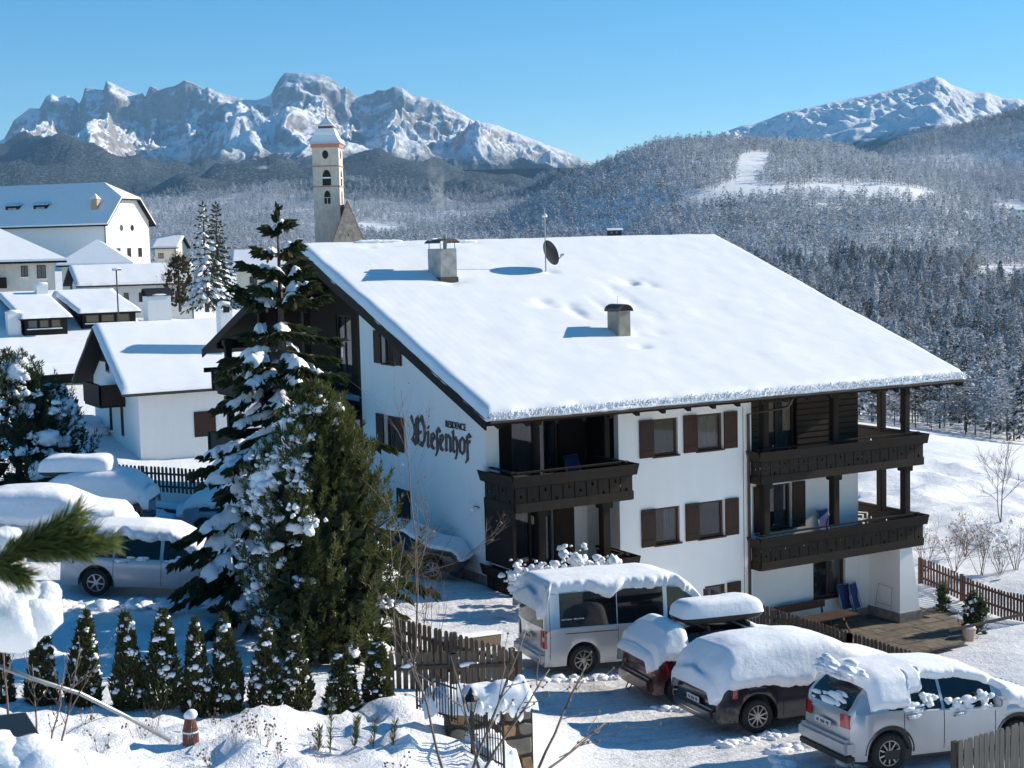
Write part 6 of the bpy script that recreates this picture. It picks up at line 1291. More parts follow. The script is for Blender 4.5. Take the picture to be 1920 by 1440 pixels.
def spruce(label, loc, h, r, seed, whorls=17, per=7, twigs=34, snow=.5, cones=0, mat=N_SPRUCE, snow_dir=(-1, .2), detail=1.0, low=0.0, group=None, name='spruce_tree', snow_big=1.0, lean=0.0, prof=.92):
    rg = np.random.default_rng(seed); o = thing(name, label, 'tree', loc, 0, group); P = []; D = []; Ln = []; paths = []; rads = []; SC = []; SR = []; SD = []; tips = []
    RV = []; RF = []
    def ribbon(pts, t0, t1, wid, nu=9, nv=7):
        base = len(RV)*nu*nv; G = np.zeros((nu, nv, 3)); sd0 = rg.uniform(0, 99)
        for i in range(nu):
            tt = t0+(t1-t0)*i/(nu-1); j = min(5, int(tt*6)); c = pts[j]*(1-(tt*6-j))+pts[j+1]*(tt*6-j); dv = pts[j+1]-pts[j]; sd = np.cross(dv, [0, 0, 1.]); sd /= np.linalg.norm(sd)+1e-9; e = min(1, (i+.15)/1.6, (nu-.85-i)/1.6); wl = wid*max(.12, e)*rg.uniform(.55, 1.3); wr = wid*max(.12, e)*rg.uniform(.55, 1.3); hh_ = wid*.55*max(.1, e)*rg.uniform(.7, 1.3)
            for k in range(nv): q = -1+2*k/(nv-1); G[i, k] = c+sd*q*(wl if q < 0 else wr)+np.array([0, 0, .02+hh_*(1-abs(q)**2.2)-.45*wid*abs(q)**1.6*rg.uniform(.5, 1.3)])+rg.normal(0, wid*.06, 3)
        RV.append(G.reshape(-1, 3)); RF.append(grid_faces(nu, nv)+base)
    for w in range(whorls):
        u = (w+.5)/whorls; z = h*(low+(1-low)*(.04+.93*u)); R = r*(1-u)**prof*rg.uniform(.92, 1.08)+.06; nb = max(3, int(per*(1-.4*u)))
        a0 = rg.uniform(0, 6.28)
        for b in range(nb):
            a = a0+2*pi*b/nb+rg.uniform(-.25, .25); L = R*rg.uniform(.72, 1.18); zz = z+rg.uniform(-.3, .3)*h/whorls; rise = .18 if u > .75 else -.10-.18*(1-u); pts = []
            for t in np.linspace(0, 1, 7): pts.append((L*t*cos(a), L*t*sin(a), zz+L*(rise*t-.30*(1-u)*t*t*1.1+.42*(1-.6*u)*max(0, t-.55)**1.6)))
            pts = np.array(pts); paths.append(pts); rads.append(np.linspace(.028*L/1.5+.006, .004, 7)); k = max(14 if detail >= 1 else 5, int(twigs*(L/r)**.8*detail)); t = rg.uniform(.12, 1, k)**.8; idx = np.clip((t*6).astype(int), 0, 5); fr = t*6-idx; q = pts[idx]*(1-fr[:, None])+pts[idx+1]*fr[:, None]; dr = pts[idx+1]-pts[idx]; dr /= np.linalg.norm(dr, axis=1, keepdims=True); sd = np.cross(dr, [0, 0, 1.])*rg.choice([-1, 1], k)[:, None]
            hang = rg.uniform(.05, .75, k)[:, None]; dd = dr*rg.uniform(.35, .9, k)[:, None]+sd*rg.uniform(.25, 1.0, k)[:, None]-np.array([[0, 0, 1.]])*hang; P.append(q); D.append(dd); Ln.append((.24+.30*L/r*(1-t))*rg.uniform(.7, 1.25, k)*(h/9)**.5*1.15)
            P.append(pts[-2:-1]); D.append((pts[-1]-pts[-3])[None]); Ln.append(np.array([.35*(h/9)**.5]))
            tips.append((pts, u, L))
            pr = snow*(1+.55*(cos(a)*snow_dir[0]+sin(a)*snow_dir[1]))
            for s_ in range(2 if L > .45*r else 1):      # snow draped along the bough
                if rg.random() < pr:
                    t0 = rg.uniform(.12, .55); t1 = min(1.0, t0+rg.uniform(.25, .6)); wid = rg.uniform(.13, .27)*snow_big*(.65+.5*L/r); ribbon(pts, t0, t1, wid)
    lead = np.array([[0, 0, h*(1-.05*i)] for i in range(4)]); k = 14; P.append(np.repeat(np.array([[0, 0, h*.955]]), k, 0)+rg.uniform(-.02, .02, (k, 3))+np.array([[0, 0, 1]])*rg.uniform(0, h*.04, k)[:, None]); D.append(np.stack([rg.uniform(-.6, .6, k), rg.uniform(-.6, .6, k), rg.uniform(.5, 1.2, k)], 1)); Ln.append(np.full(k, .22*(h/9)**.5))
    P = np.concatenate(P); D = np.concatenate(D); Ln = np.concatenate(Ln); V, F = diamonds(P, D, Ln, Ln*.20, rg, 3 if detail >= 1 else 2); tag(tris_obj('foliage', V, F, mat, o), kind='stuff')
    tubes_obj('branches', paths, rads, BARK, o, 4, 'stuff'); MB().tube([(0, 0, -.6), (0, 0, h*.5), (0, 0, h*.97)], [h*.020+.03, h*.013+.015, .012], 8).build('trunk', BARK, o, smooth=True)
    if RV: tag(tris_obj('snow', np.concatenate(RV), np.concatenate(RF), SNOW_LUMP, o, True), kind='stuff')
    if cones:
        me = MB().lathe([(.006, 0), (.022, -.02), (.028, -.06), (.024, -.11), (.006, -.145)], (0, 0, 0), 7); cm = bpy.data.meshes.new('cone'); cm.from_pydata(me.v, [], me.f); cm.materials.append(CONE); cm.shade_smooth(); cand = [t for t in tips if t[1] > .42]; rg.shuffle(cand)
        for i in range(cones):
            pts, u, L = cand[i % len(cand)]; tt = rg.uniform(.55, 1.0); j = min(5, int(tt*6)); q = pts[j]; c = bpy.data.objects.new('cone', cm); c.location = q+rg.uniform(-.07, .07, 3)+np.array([0, 0, -.04]); c.rotation_euler = (rg.uniform(-.3, .3), rg.uniform(-.3, .3), 0); s_ = rg.uniform(.9, 1.3); c.scale = (s_, s_, s_); link(c, o)
    return o
def pine(label, loc, h, rx, ry, seed, n=900, tuft=.20, snow=60, mat=N_PINE, shape=.55, spikes=15, group=None, name='stone_pine', snow_side=(-.87, .49), big=1.0, snow_hi=.9, width=.010):
    """dense pine: upright brushes of needles on the outside of the crown"""
    rg = np.random.default_rng(seed); o = thing(name, label, 'tree', loc, 0, group); u = rg.uniform(.02, 1, n)**.85; a = rg.uniform(0, 2*pi, n); lob = 1+.22*np.sin(a*5+u*9)+.14*np.sin(a*9-u*17+seed); prof = np.where(u < .3, .72+.28*(u/.3), (1-((u-.3)/.7)**1.7)**shape); rad = prof*lob*rg.uniform(.55, 1.02, n)
    P = np.stack([rx*rad*np.cos(a), ry*rad*np.sin(a), h*u], 1); out = np.stack([np.cos(a), np.sin(a), np.full(n, .9)+u], 1)
    ax = out*np.array([.55, .55, .8])+rg.normal(0, .18, (n, 3)); ax /= np.linalg.norm(ax, axis=1, keepdims=True); T = []; Dd = []; Ln = []
    for i in range(spikes):     # needles set along the upright shoots, like bottle brushes
        t = rg.uniform(0, 1, (n, 1)); rd = rg.normal(0, 1, (n, 3)); rd -= ax*(rd*ax).sum(1, keepdims=True); rd /= np.linalg.norm(rd, axis=1, keepdims=True); T.append(P+ax*t*tuft*1.7); Dd.append(ax*.75+rd*(.9-.5*t)); Ln.append(rg.uniform(.4, .65, n)*tuft)
    T = np.concatenate(T); Dd = np.concatenate(Dd); Ln = np.concatenate(Ln); V, F = diamonds(T, Dd, Ln, np.maximum(Ln*.10, width), rg, 1); tag(tris_obj('foliage', V, F, mat, o), kind='stuff')
    k = n//2; uu = rg.uniform(.02, .93, k); aa = rg.uniform(0, 6.28, k); pr = np.where(uu < .3, .72+.28*(uu/.3), (1-((uu-.3)/.7)**1.7)**shape)*.62; C = np.stack([rx*pr*np.cos(aa), ry*pr*np.sin(aa), h*uu], 1); V, F = diamonds(C, rg.normal(0, 1, (k, 3))+np.array([0, 0, .4]), np.full(k, tuft*2.0), np.full(k, tuft*.7), rg, 2); tag(tris_obj('inner_foliage', V, F, N_SPRUCE, o), kind='stuff')
    MB().tube([(0, 0, -.6), (0, 0, h*.6), (0, 0, h*.92)], [h*.03, h*.02, .02], 8).build('trunk', BARK, o, smooth=True); tubes_obj('branches', [np.array([(0, 0, P[i, 2]*.75), P[i]*.55+np.array([0, 0, P[i, 2]*.3]), P[i]]) for i in range(0, n, 9)], [[.035, .02, .008]]*len(range(0, n, 9)), BARK, o, 4, 'stuff')
    wgt = np.clip(.15+.85*(np.cos(a)*snow_side[0]+np.sin(a)*snow_side[1]), .09, 1)**1.4*np.clip(u*1.2+.2, 0, snow_hi)*(rad/(prof*lob) > .72); wgt /= wgt.sum(); ids = rg.choice(n, min(snow, (wgt > 0).sum()), replace=False, p=wgt); C = P[ids]*np.array([.98, .98, 1])+np.array([0, 0, tuft*.30]); sz = rg.uniform(.5, 1.25, len(ids))*tuft*.62*big; sz = sz*rg.uniform(.35, 1.25, len(ids)); R = np.stack([sz*rg.uniform(.7, 1.2, len(ids)), sz*rg.uniform(.7, 1.1, len(ids)), sz*rg.uniform(.7, 1.25, len(ids))], 1); m_ = len(C)//4; C = np.repeat(C[:m_], 12, 0)+rg.normal(0, 1, (m_*12, 3))*tuft*np.array([.42, .42, .26])*np.repeat(rg.uniform(.4, 1.3, (m_, 1)), 12, 0); R = np.repeat(R[:m_], 12, 0)*rg.uniform(.4, 1.0, (m_*12, 1))
    V, F = lumps(C, R, rg); tag(tris_obj('snow', V, F, SNOW_LUMP, o, True), kind='stuff'); return o
def gpos(px, py, d, dz=0.0):
    q = at(px, py, d); return (q[0], q[1], top_z(q[0], q[1])+dz)
# the big spruce and the stone pine in front of it
q = gpos(550, 1200, 33.5); spruce('tall spruce hung with cones and loaded with snow, in front of the guest house', (q[0], q[1], q[2]), 9.35, 2.95, 11, 20, 8, 105, .95, 110, snow_dir=(-.75, -.25), low=.02, snow_big=1.15, prof=.74)
q = gpos(612, 1260, 30.0); pine('dense dark green stone pine with snow clumps, in front of the spruce', (q[0], q[1], q[2]-.1), 5.35, 1.5, 1.45, 13, 1050, .24, 560, shape=.72, spikes=42, big=.85)
q = gpos(40, 960, 50.0); pine('dark bushy conifer under snow at the left edge behind the buried cars', (q[0], q[1], q[2]), 4.9, 1.75, 1.7, 15, 520, .30, 190, N_SPRUCE, .6, 30, big=1.3, snow_side=(-.3, -.8))
q = gpos(118, 940, 51.5); pine('low rounded snow-laden bush beside the dark conifer', (q[0], q[1], q[2]), 3.9, 1.0, 1.0, 16, 240, .28, 150, N_SPRUCE, .6, 30, snow_side=(-.3, -.8), big=1.4, name='conifer_bush')
for k, (px, d, h, r, lab, nd) in enumerate([(388, 150, 10.4, 2.6, 'front one of two tall snowy spruces beside the annex', N_SPRUCE), (412, 157, 10.6, 2.5, 'rear one of two tall snowy spruces, browner, beside the annex', N_SPRUCE)]):
    q = at(px, 570, d); spruce(lab, (q[0], q[1], -5.2), h, r, 21+k, 20, 9, 26, .6 if k == 0 else .25, 0, nd, detail=.6, snow_big=1.5 if k == 0 else .8)
q = at(335, 520, 160); pine('bare frosted tree left of the two tall spruces', (q[0], q[1], -5.5), 5.5, 2.2, 2.2, 25, 500, .28, 40, N_DRY, .7, 9, name='frosted_tree', width=.008)
# thuja row
def thuja_mesh(seed):
    rg = np.random.default_rng(seed); n = 2600; u = rg.uniform(0, 1, n)**1.15; a = rg.uniform(0, 6.28, n); pr = np.where(u < .18, .80+.2*u/.18, (1-((u-.18)/.82))**.72); rad = pr*(1+.13*np.sin(a*4+u*8+seed))*rg.uniform(.72, 1.04, n); P = np.stack([.31*rad*np.cos(a), .31*rad*np.sin(a), 1.55*u], 1); D = np.stack([np.cos(a)*.55, np.sin(a)*.55, np.full(n, 1.0)], 1)+rg.normal(0, .28, (n, 3)); V, F = diamonds(P, D, rg.uniform(.07, .15, n), rg.uniform(.013, .026, n), rg, 2)
    m = 200; uu = rg.uniform(.1, 1, m)**.8; aa = rg.uniform(0, 6.28, m); pr = (1-np.clip((uu-.18)/.82, 0, 1))**.72; C = np.stack([.31*pr*np.cos(aa)*1.0, .31*pr*np.sin(aa), 1.55*uu+.03], 1); g_ = rg.integers(0, 24, m); C = np.where((rg.random(m) < .75)[:, None], C[g_]+rg.normal(0, .028, (m, 3)), C); s = .012+.055*rg.uniform(0, 1, m)**2.5; SV, SF = lumps(C, np.stack([s*1.2, s, s*.9], 1), rg, lo=True)
    return V, F, SV, SF
TH = []
for k in range(3):
    V, F, SV, SF = thuja_mesh(90+k); a = bpy.data.meshes.new('foliage'); a.from_pydata(V.tolist(), [], F.tolist()); a.materials.append(N_THUJA); b = bpy.data.meshes.new('snow'); b.from_pydata(SV.tolist(), [], SF.tolist()); b.materials.append(SNOW_LUMP); b.shade_smooth(); TH.append((a, b))
ORD = ['first', 'second', 'third', 'fourth', 'fifth', 'sixth', 'seventh', 'eighth', 'ninth', 'tenth', 'eleventh']
for k, (px, yt, yb, d, hwid) in enumerate([(2, 1195, 1312, 24.6, 26), (78, 1168, 1305, 24.8, 34), (155, 1150, 1312, 25, 37), (244, 1150, 1320, 25, 35), (305, 1147, 1328, 25, 41), (372, 1160, 1335, 25.2, 33), (430, 1155, 1337, 25.3, 34), (497, 1168, 1337, 25.5, 36), (560, 1187, 1334, 25.6, 33), (640, 1215, 1328, 25.9, 38), (708, 1198, 1322, 26.2, 33)]):
    q = at(px, yb, d); zt = at(px, yt, d)[2]; z0 = top_z(q[0], q[1])-.05; o = thing('thuja', ORD[k]+' small thuja from the left in the clipped row above the snowy garden', 'shrub', (q[0], q[1], z0), k*1.7, 'thuja row'); s = max(.5, (zt-z0)/1.55); w = hwid/FPX*d/.31*.84; o.scale = (w, w, s); o.rotation_euler = (.05*sin(k*2.3), .06*cos(k*1.7), k*1.7); a, b = TH[k % 3]; fo = link(bpy.data.objects.new('foliage', a), o); tag(fo, kind='stuff'); sn = link(bpy.data.objects.new('snow', b), o); tag(sn, kind='stuff'); MB().tube([(0, 0, -.1), (0, 0, 1.2)], [.03, .01], 5).build('trunk', BARK, o)
# ---------------------------------------------------------------- bare shrubs and saplings
def twig_tree(name, label, loc, stems, seed, h, spread, r0, levels=3, mat=TWIG, kids=4, cat='shrub', group=None, buds=0, droop=0.0, snow=0, leaves=0):
    rg = np.random.default_rng(seed); o = thing(name, label, cat, loc, 0, group); main = []; mr = []; fine = []; fr = []; ends = []
    def grow(p, d, L, r, lev):
        pts = [p]; dd = d/np.linalg.norm(d)
        for i in range(4): dd = dd+rg.normal(0, .10, 3)+np.array([0, 0, .03-droop]); dd /= np.linalg.norm(dd); pts.append(pts[-1]+dd*L/4)
        (main if lev == 0 else fine).append(np.array(pts)); (mr if lev == 0 else fr).append(np.linspace(r, r*.45, 5)); ends.append(pts[-1])
        if lev < levels-1:
            for k in range(kids):
                t = rg.uniform(.3, 1.0); j = min(3, int(t*4)); q = pts[j]*(1-(t*4-j))+pts[j+1]*(t*4-j); nd = dd+rg.normal(0, .55, 3)*np.array([1, 1, .6])+np.array([0, 0, .12]); grow(q, nd, L*rg.uniform(.35, .62), r*.5, lev+1)
    for s in range(stems): a = rg.uniform(0, 6.28); grow(np.array([rg.normal(0, .05*spread), rg.normal(0, .05*spread), -.1]), np.array([cos(a)*spread*rg.uniform(.2, 1), sin(a)*spread*rg.uniform(.2, 1), 1.0]), h*rg.uniform(.75, 1.1), r0*rg.uniform(.8, 1.1), 0)
    for p, r in zip(main, mr): MB().tube(p, r, 6, cap=False).build('stem', mat, o, smooth=True, fix=False)
    if fine: tubes_obj('twigs', fine, fr, mat, o, 4, 'stuff')
    E = np.array(ends)
    if buds: ids = rg.integers(0, len(E), buds); s = np.full(buds, .018); V, F = lumps(E[ids]+rg.normal(0, .02, (buds, 3)), np.stack([s, s, s*1.3], 1), rg, lo=True); tag(tris_obj('buds', V, F, mat, o, True), kind='stuff')
    if leaves: ids = rg.integers(0, len(E), leaves); V, F = diamonds(E[ids]+rg.normal(0, .05, (leaves, 3)), rg.normal(0, 1, (leaves, 3)), rg.uniform(.05, .11, leaves), rg.uniform(.015, .03, leaves), rg, 1); tag(tris_obj('leaves', V, F, N_DRY, o), kind='stuff')
    if snow: ids = rg.integers(0, len(E), snow); s = .03+.10*rg.uniform(0, 1, snow)**2; V, F = lumps(E[ids]*.92+rg.normal(0, .06, (snow, 3)), np.stack([s*1.1, s, s*1.05], 1), rg, lo=False); tag(tris_obj('snow', V, F, SNOW_LUMP, o, True), kind='stuff')
    return o
twig_tree('sapling', 'thin leafless sapling standing left of the black car', gpos(750, 1325, 28.6), 1, 5, 3.3, .02, .020, 3, kids=5, cat='tree'); twig_tree('sapling', 'leafless young tree whose twigs cross the gable wall', gpos(778, 1330, 28.9), 1, 6, 3.8, .06, .022, 4, kids=5, cat='tree', leaves=25)
twig_tree('bare_shrub', 'tangle of thin leafless twigs at the foot of the saplings', gpos(800, 1180, 33), 6, 7, 2.2, .7, .010, 3, kids=5)
def near_twig(name, label, bx, by, d, tipx, tipy, d2, seed, r=.012, kids=6, L=.45):
    a = at(bx, by, d); b = at(tipx, tipy, d2); o = thing(name, label, 'twig', tuple(a)); rg = np.random.default_rng(seed); v = b-a; n = 7; pts = [v*t+rg.normal(0, .012, 3)*np.linalg.norm(v)*.6*(0 < t < 1) for t in np.linspace(0, 1, n)]; MB().tube(pts, list(np.linspace(r, r*.4, n)), 7).build('stem', TWIG, o, smooth=True); fine = []; fr = []; buds = []
    for k in range(kids):
        t = rg.uniform(.25, .95); i = min(n-2, int(t*(n-1))); p = pts[i]*(1-(t*(n-1)-i))+pts[i+1]*(t*(n-1)-i); dd = v/np.linalg.norm(v)+rg.normal(0, .5, 3); dd[2] = abs(dd[2])*.8; l = L*rg.uniform(.3, 1.0); q = [p+dd*l*s+rg.normal(0, .01, 3) for s in np.linspace(0, 1, 5)]; fine.append(q); fr.append(np.linspace(r*.4, r*.18, 5)); buds += [q[2], q[4]]
    tubes_obj('twigs', fine, fr, TWIG, o, 5, 'stuff'); s = np.full(len(buds), r*.9); V, F = lumps(np.array(buds), np.stack([s, s, s*1.4], 1), rg, lo=True); tag(tris_obj('buds', V, F, TWIG, o, True), kind='stuff'); return o
for i, (a, b, d, c, e, d2, lab) in enumerate([(880, 1460, 11, 985, 1185, 11.6, 'tall bare shoot crossing in front of the picket gate'), (835, 1460, 11.2, 755, 1185, 11.8, 'bare shoot leaning left over the garden snow'), (905, 1470, 11, 845, 1230, 11.5, 'short bare shoot in front of the garden lamp'), (910, 1440, 11.4, 1030, 1255, 12.0, 'bare shoot leaning right across the stone wall'), (1010, 1460, 10.8, 1135, 1355, 11.4, 'low bare branch reaching over the car park edge'), (1010, 1440, 11, 1100, 1245, 11.6, 'budded twig standing in front of the silver van')]): near_twig('bare_shoot', lab, a, b, d, c, e, d2, 60+i)
for i, (a, b, d, c, e, d2, lab) in enumerate([(108, 1440, 12.5, 150, 1215, 13, 'bare stem rising in front of the third thuja'), (70, 1400, 12.3, 60, 1245, 12.8, 'thin bare stem in front of the second thuja'), (90, 1430, 12.1, 120, 1270, 12.7, 'short reddish stem at the left garden edge'), (15, 1340, 12, 2, 1180, 12.4, 'bare stem at the very left edge')]): near_twig('bare_shoot', lab, a, b, d, c, e, d2, 80+i, .010, 8, .5)
rg0 = np.random.default_rng(8)
for i in range(16):
    px = rg0.uniform(150, 900); py = rg0.uniform(1350, 1435); d = 24.5-(py-1320)*.038; q = gpos(px, py, d)
    twig_tree('dry_stalks', 'tuft of dry stalks poking out of the garden snow', q, 5, 500+i, rg0.uniform(.25, .5), .6, .004, 2, kids=3, cat='plant', group='dry stalks in the garden snow', buds=10)
q = gpos(618, 1395, 22.2); rgp = np.random.default_rng(3); sp = thing('pine_seedling', 'small green pine seedling sticking out of the garden snow', 'plant', q); m_ = 170; ss = [(0, 0, .75), (.35, -.1, .45), (.6, -.2, .4), (.85, -.35, .35), (-.18, .05, .35), (.5, .2, .3)]; P = []; D = []
for (x, y, hh_) in ss: t = rgp.uniform(0, 1, m_); P.append(np.stack([x+t*.06, y+0*t, t*hh_], 1)); a = rgp.uniform(0, 6.28, m_); D.append(np.stack([np.cos(a)*.6, np.sin(a)*.6, np.full(m_, .8)], 1))
V, F = diamonds(np.concatenate(P), np.concatenate(D), np.full(m_*6, .12), np.full(m_*6, .004), rgp, 1); tag(tris_obj('needles', V, F, N_PINE, sp), kind='stuff'); tubes_obj('stems', [np.array([(x, y, -.1), (x+.06, y, hh_)]) for x, y, hh_ in ss], [[.012, .006]]*6, BARK, sp, 5)
q = gpos(358, 1388, 21.8); wb_ = thing('wrapped_shrub', 'small reddish shrub bundled with string under a snow cap in the garden', 'shrub', q); tubes_obj('stems', [np.array([(.11*cos(a), .11*sin(a), -.1), (.10*cos(a), .10*sin(a), .2), (.06*cos(a+.2), .06*sin(a+.2), .40)]) for a in np.linspace(0, 6.28, 22)[:-1]], [[.014, .014, .008]]*21, mat_plain('red_brown_stem', (.20, .085, .065), .8, var=.4, scale=20), wb_, 5); MB().lathe([(.118, 0), (.122, .012), (.118, .024)], (0, 0, .17), 16).build('string', WHITE_PL, wb_); lump('snow_cap', (.01, 0, .42), (.10, .09, .08), wb_, 5)
# bushes by the house terrace and on the right bank
for (px, py, d, w, lab, sn) in [(1010, 1105, 40.5, .9, 'snow-covered bush at the left of the lower balcony', 420), (1125, 1085, 41.5, .8, 'snow-covered bush at the right of the lower balcony', 380)]:
    q = at(px, py, d); twig_tree('snowy_bush', lab, (q[0], q[1], -10.2), 9, int(px), 1.25, .55, .012, 3, kids=5, snow=sn)
for i, (px, py, d, hgt, lf, lab) in enumerate([(1735, 1060, 58, 1.5, 30, 'bare bush right behind the battered wall'), (1790, 1065, 57.5, 1.7, 160, 'bush with dry red-brown leaves behind the back fence'), (1840, 1075, 57, 1.8, 150, 'reddish leafy bush next to the dry bush behind the back fence'), (1875, 1080, 57, 1.2, 40, 'bare bush at the right behind the back fence'), (1810, 1020, 60, 1.1, 20, 'bare bush higher up on the rough bank'), (1905, 1060, 57.5, 1.3, 30, 'bare bush at the right edge of the bank')]): twig_tree('bank_bush', lab, gpos(px, py, d), 7, 700+i, hgt, .6, .014, 4, kids=4, leaves=lf, snow=20)
twig_tree('bare_tree', 'small bare tree standing alone on the rough bank at the right', gpos(1876, 1018, 63), 2, 731, 2.7, .10, .028, 4, kids=6, cat='tree')
# pine bough close to the camera and the snow-laden one below it
def bough(label, base, tip, side, n, seed, nl, d):
    a = at(*base); b = at(*tip); o = thing('pine_bough', label, 'branch', tuple(a)); rg = np.random.default_rng(seed); axes = [(np.zeros(3), b-a)]
    for sx, sy in side: c = at(sx, sy, d); axes.append(((b-a)*rg.uniform(.2, .5), c-a-(b-a)*.3))
    T = []; D = []; pth = []
    for p0, v in axes:
        t = rg.uniform(0, 1, n); q = p0+v*t[:, None]; L = np.linalg.norm(v); an = rg.uniform(0, 6.28, n); vd, A, B = frames(np.repeat(v[None], n, 0)); dd = vd*.85+A*np.cos(an)[:, None]*.75+B*np.sin(an)[:, None]*.75; T.append(q); D.append(dd); pth.append(np.array([p0, p0+v*.5, p0+v*.96]))
    T = np.concatenate(T); D = np.concatenate(D); m = len(T); V, F = diamonds(T, D, rg.uniform(.6, 1.15, m)*nl, np.full(m, nl*.026), rg, 1); tag(tris_obj('needles', V, F, N_BOUGH, o), kind='stuff'); tubes_obj('wood', pth, [[.010, .008, .004]]*len(pth), BARK, o, 6); return o
bough('close green pine bough reaching in from the left edge', (-70, 1075, 5.0), (150, 985, 5.0), [(170, 1035), (135, 965), (110, 1050), (60, 1075), (155, 1010), (100, 1000)], 620, 4, .082, 5.0)
sb = thing('snowy_bough', 'bough under a thick cushion of snow at the left edge, below the green bough', 'branch', tuple(at(-40, 1110, 5.2))); o0 = at(-40, 1110, 5.2)
for k, (px, py, rx, rz_) in enumerate([(15, 1150, .16, .13), (62, 1140, .10, .10), (90, 1120, .05, .06), (0, 1060, .10, .05), (10, 1010, .06, .045), (50, 1195, .035, .045), (-10, 1190, .10, .05)]): c = at(px, py, 5.25)-o0; lump('snow_cushion', c, (rx, rx*.8, rz_), sb, 40+k, SNOW_LUMP, 3)
tubes_obj('wood', [np.array([at(-80, 1150, 5.3)-o0, at(40, 1130, 5.25)-o0, at(80, 1125, 5.25)-o0])], [[.014, .010, .005]], BARK, sb, 6)
# ================================================================ fences, walls, terrace
FWOOD = mat_wood('weathered_fence_wood', (0.115, 0.092, 0.072), .45, (14, 14, 1)); FWOOD2 = mat_wood('dark_fence_wood', (0.07, 0.055, 0.045), .45, (14, 14, 1)); FWOOD3 = mat_wood('pale_fence_wood', (0.24, 0.21, 0.17), .35, (14, 14, 1)); FRED = mat_wood('red_brown_fence_wood', (0.10, 0.05, 0.04), .4, (14, 14, 1))
def picket_mesh(w, h, t, mat):
    pr = [(-w/2, 0), (w/2, 0), (w/2, h-.05), (w*.28, h), (-w*.28, h), (-w/2, h-.05)]; m = MB().prism([(a, b) for a, b in pr], 'y', -t/2, t/2); me = bpy.data.meshes.new('picket'); me.from_pydata(m.v, [], m.f); bm = bmesh.new(); bm.from_mesh(me); bmesh.ops.recalc_face_normals(bm, faces=bm.faces); bm.to_mesh(me); bm.free(); me.materials.append(mat); return me
def fence(label, pts, h=.95, pitch=.125, w=.085, mat=FWOOD, posts=2.0, zoff=None, snow=False, name='picket_fence', rail_side=1, lift=.05):
    o = thing(name, label, 'fence', (0, 0, 0)); me = picket_mesh(w, h, .022, mat); rg = random.Random(len(pts)*7+int(h*100)); z = zoff or (lambda x, y: gz(x, y)); o.location = (pts[0][0], pts[0][1], z(*pts[0])); OFF[o.name] = Vector(o.location)
    for a, b in zip(pts[:-1], pts[1:]):
        a = Vector(a); b = Vector(b); L = (b-a).length; d = (b-a)/L; n = int(L/pitch); ang = atan2(d.y, d.x); nrm = Vector((-d.y, d.x))*rail_side
        for i in range(n):
            p = a+d*(pitch*(i+.5)); c = bpy.data.objects.new('picket', me); c.location = (p.x, p.y, z(p.x, p.y)+lift+rg.uniform(-.012, .012)); c.rotation_euler = (rg.uniform(-.015, .015), rg.uniform(-.02, .02), ang); link(c, o)
        k = max(1, int(L/posts)); q = [a+d*(L*i/k) for i in range(k+1)]
        for p in q: zz = z(p.x, p.y); s_ = .05; pp = p+nrm*.07; MB().box(pp.x-s_, pp.x+s_, pp.y-s_, pp.y+s_, zz-.3, zz+lift+h*.98).build('post', FWOOD2, o)
        for i in range(k):
            for hh_ in (.22, .72):
                p0, p1 = q[i]+nrm*.03, q[i+1]+nrm*.03; MB().bar((p0.x, p0.y, z(*q[i])+lift+h*hh_), (p1.x, p1.y, z(*q[i+1])+lift+h*hh_), .035, .075).build('rail', FWOOD2, o)
                if snow and hh_ > .5 and rg.random() < .8: pm = p0.lerp(p1, rg.uniform(.2, .6)); zz = (z(*q[i])+z(*q[i+1]))/2+lift+h*hh_+.06; lump('rail_snow', (pm.x-nrm.x*.03, pm.y-nrm.y*.03, zz), (.22, .05, .05), o, rg.randint(0, 999))
    return o
fence('long picket fence below the parked cars, above the terrace', [(23.6, 14.5), (23.7, 20.0), (23.7, 26.0), (23.7, 31.5)], .92, .135, .10, FWOOD2, 2.2, zoff=lambda x, y: -10.12+.005*(y-24))
A = at(765, 1250, 30.6); B = at(945, 1330, 29.6); fence('rear run of the picket gate fence left of the silver van', [(12.95, 27.9), (14.35, 25.6)], 1.05, .125, .09, FWOOD, 1.3, zoff=lambda x, y: -8.72-.25*(x-13))
fence('front run of the picket fence above the stone wall', [(11.3, 24.75), (12.5, 24.5), (13.75, 24.25)], 1.0, .125, .09, FWOOD, 1.25, zoff=lambda x, y: -8.45-.08*(x-11.3), snow=True, rail_side=-1)
fence('grey picket fence by the buried cars in front of the chalet', [(13.6, 57.6), (15.4, 55.3), (17.6, 52.6)], .95, .17, .10, FWOOD, 2.0, zoff=lambda x, y: -8.75-.03*(x-13))
q0 = at(1722, 1125, 56.5); q1 = at(1800, 1150, 54.5); q2 = at(1925, 1185, 51.5); fence('red-brown picket fence at the back right of the terrace', [(q0[0], q0[1]), (q1[0], q1[1]), (q2[0], q2[1])], .95, .155, .09, FRED, 2.0)
q0 = at(1796, 1440, 24.6); q1 = at(1940, 1440, 25.2); fence('pale picket fence corner at the lower right in front of the SUV', [(q0[0], q0[1]), (q1[0], q1[1])], 1.05, .105, .085, FWOOD3, 1.6, zoff=lambda x, y: float(at(1800, 1400, 24.6)[2])-1.0+.16*((x-q0[0])/(q1[0]-q0[0])), rail_side=1)
# timber beam edging between the drive and the house forecourt
fb = wthing('timber_edging', 'low timber beam edging left of the silver van', 'edging', (15.5, 29.5, -9.4))
a_ = at(985, 1165, 37); MB().bar((15.0, 30.3, -9.1), (17.2, 31.3, -9.45), .25, .28).build('beam', FWOOD, fb, bevel=.02); MB().bar((15.0, 30.3, -8.93), (17.2, 31.3, -9.28), .27, .06).build('snow', SNOW, fb)
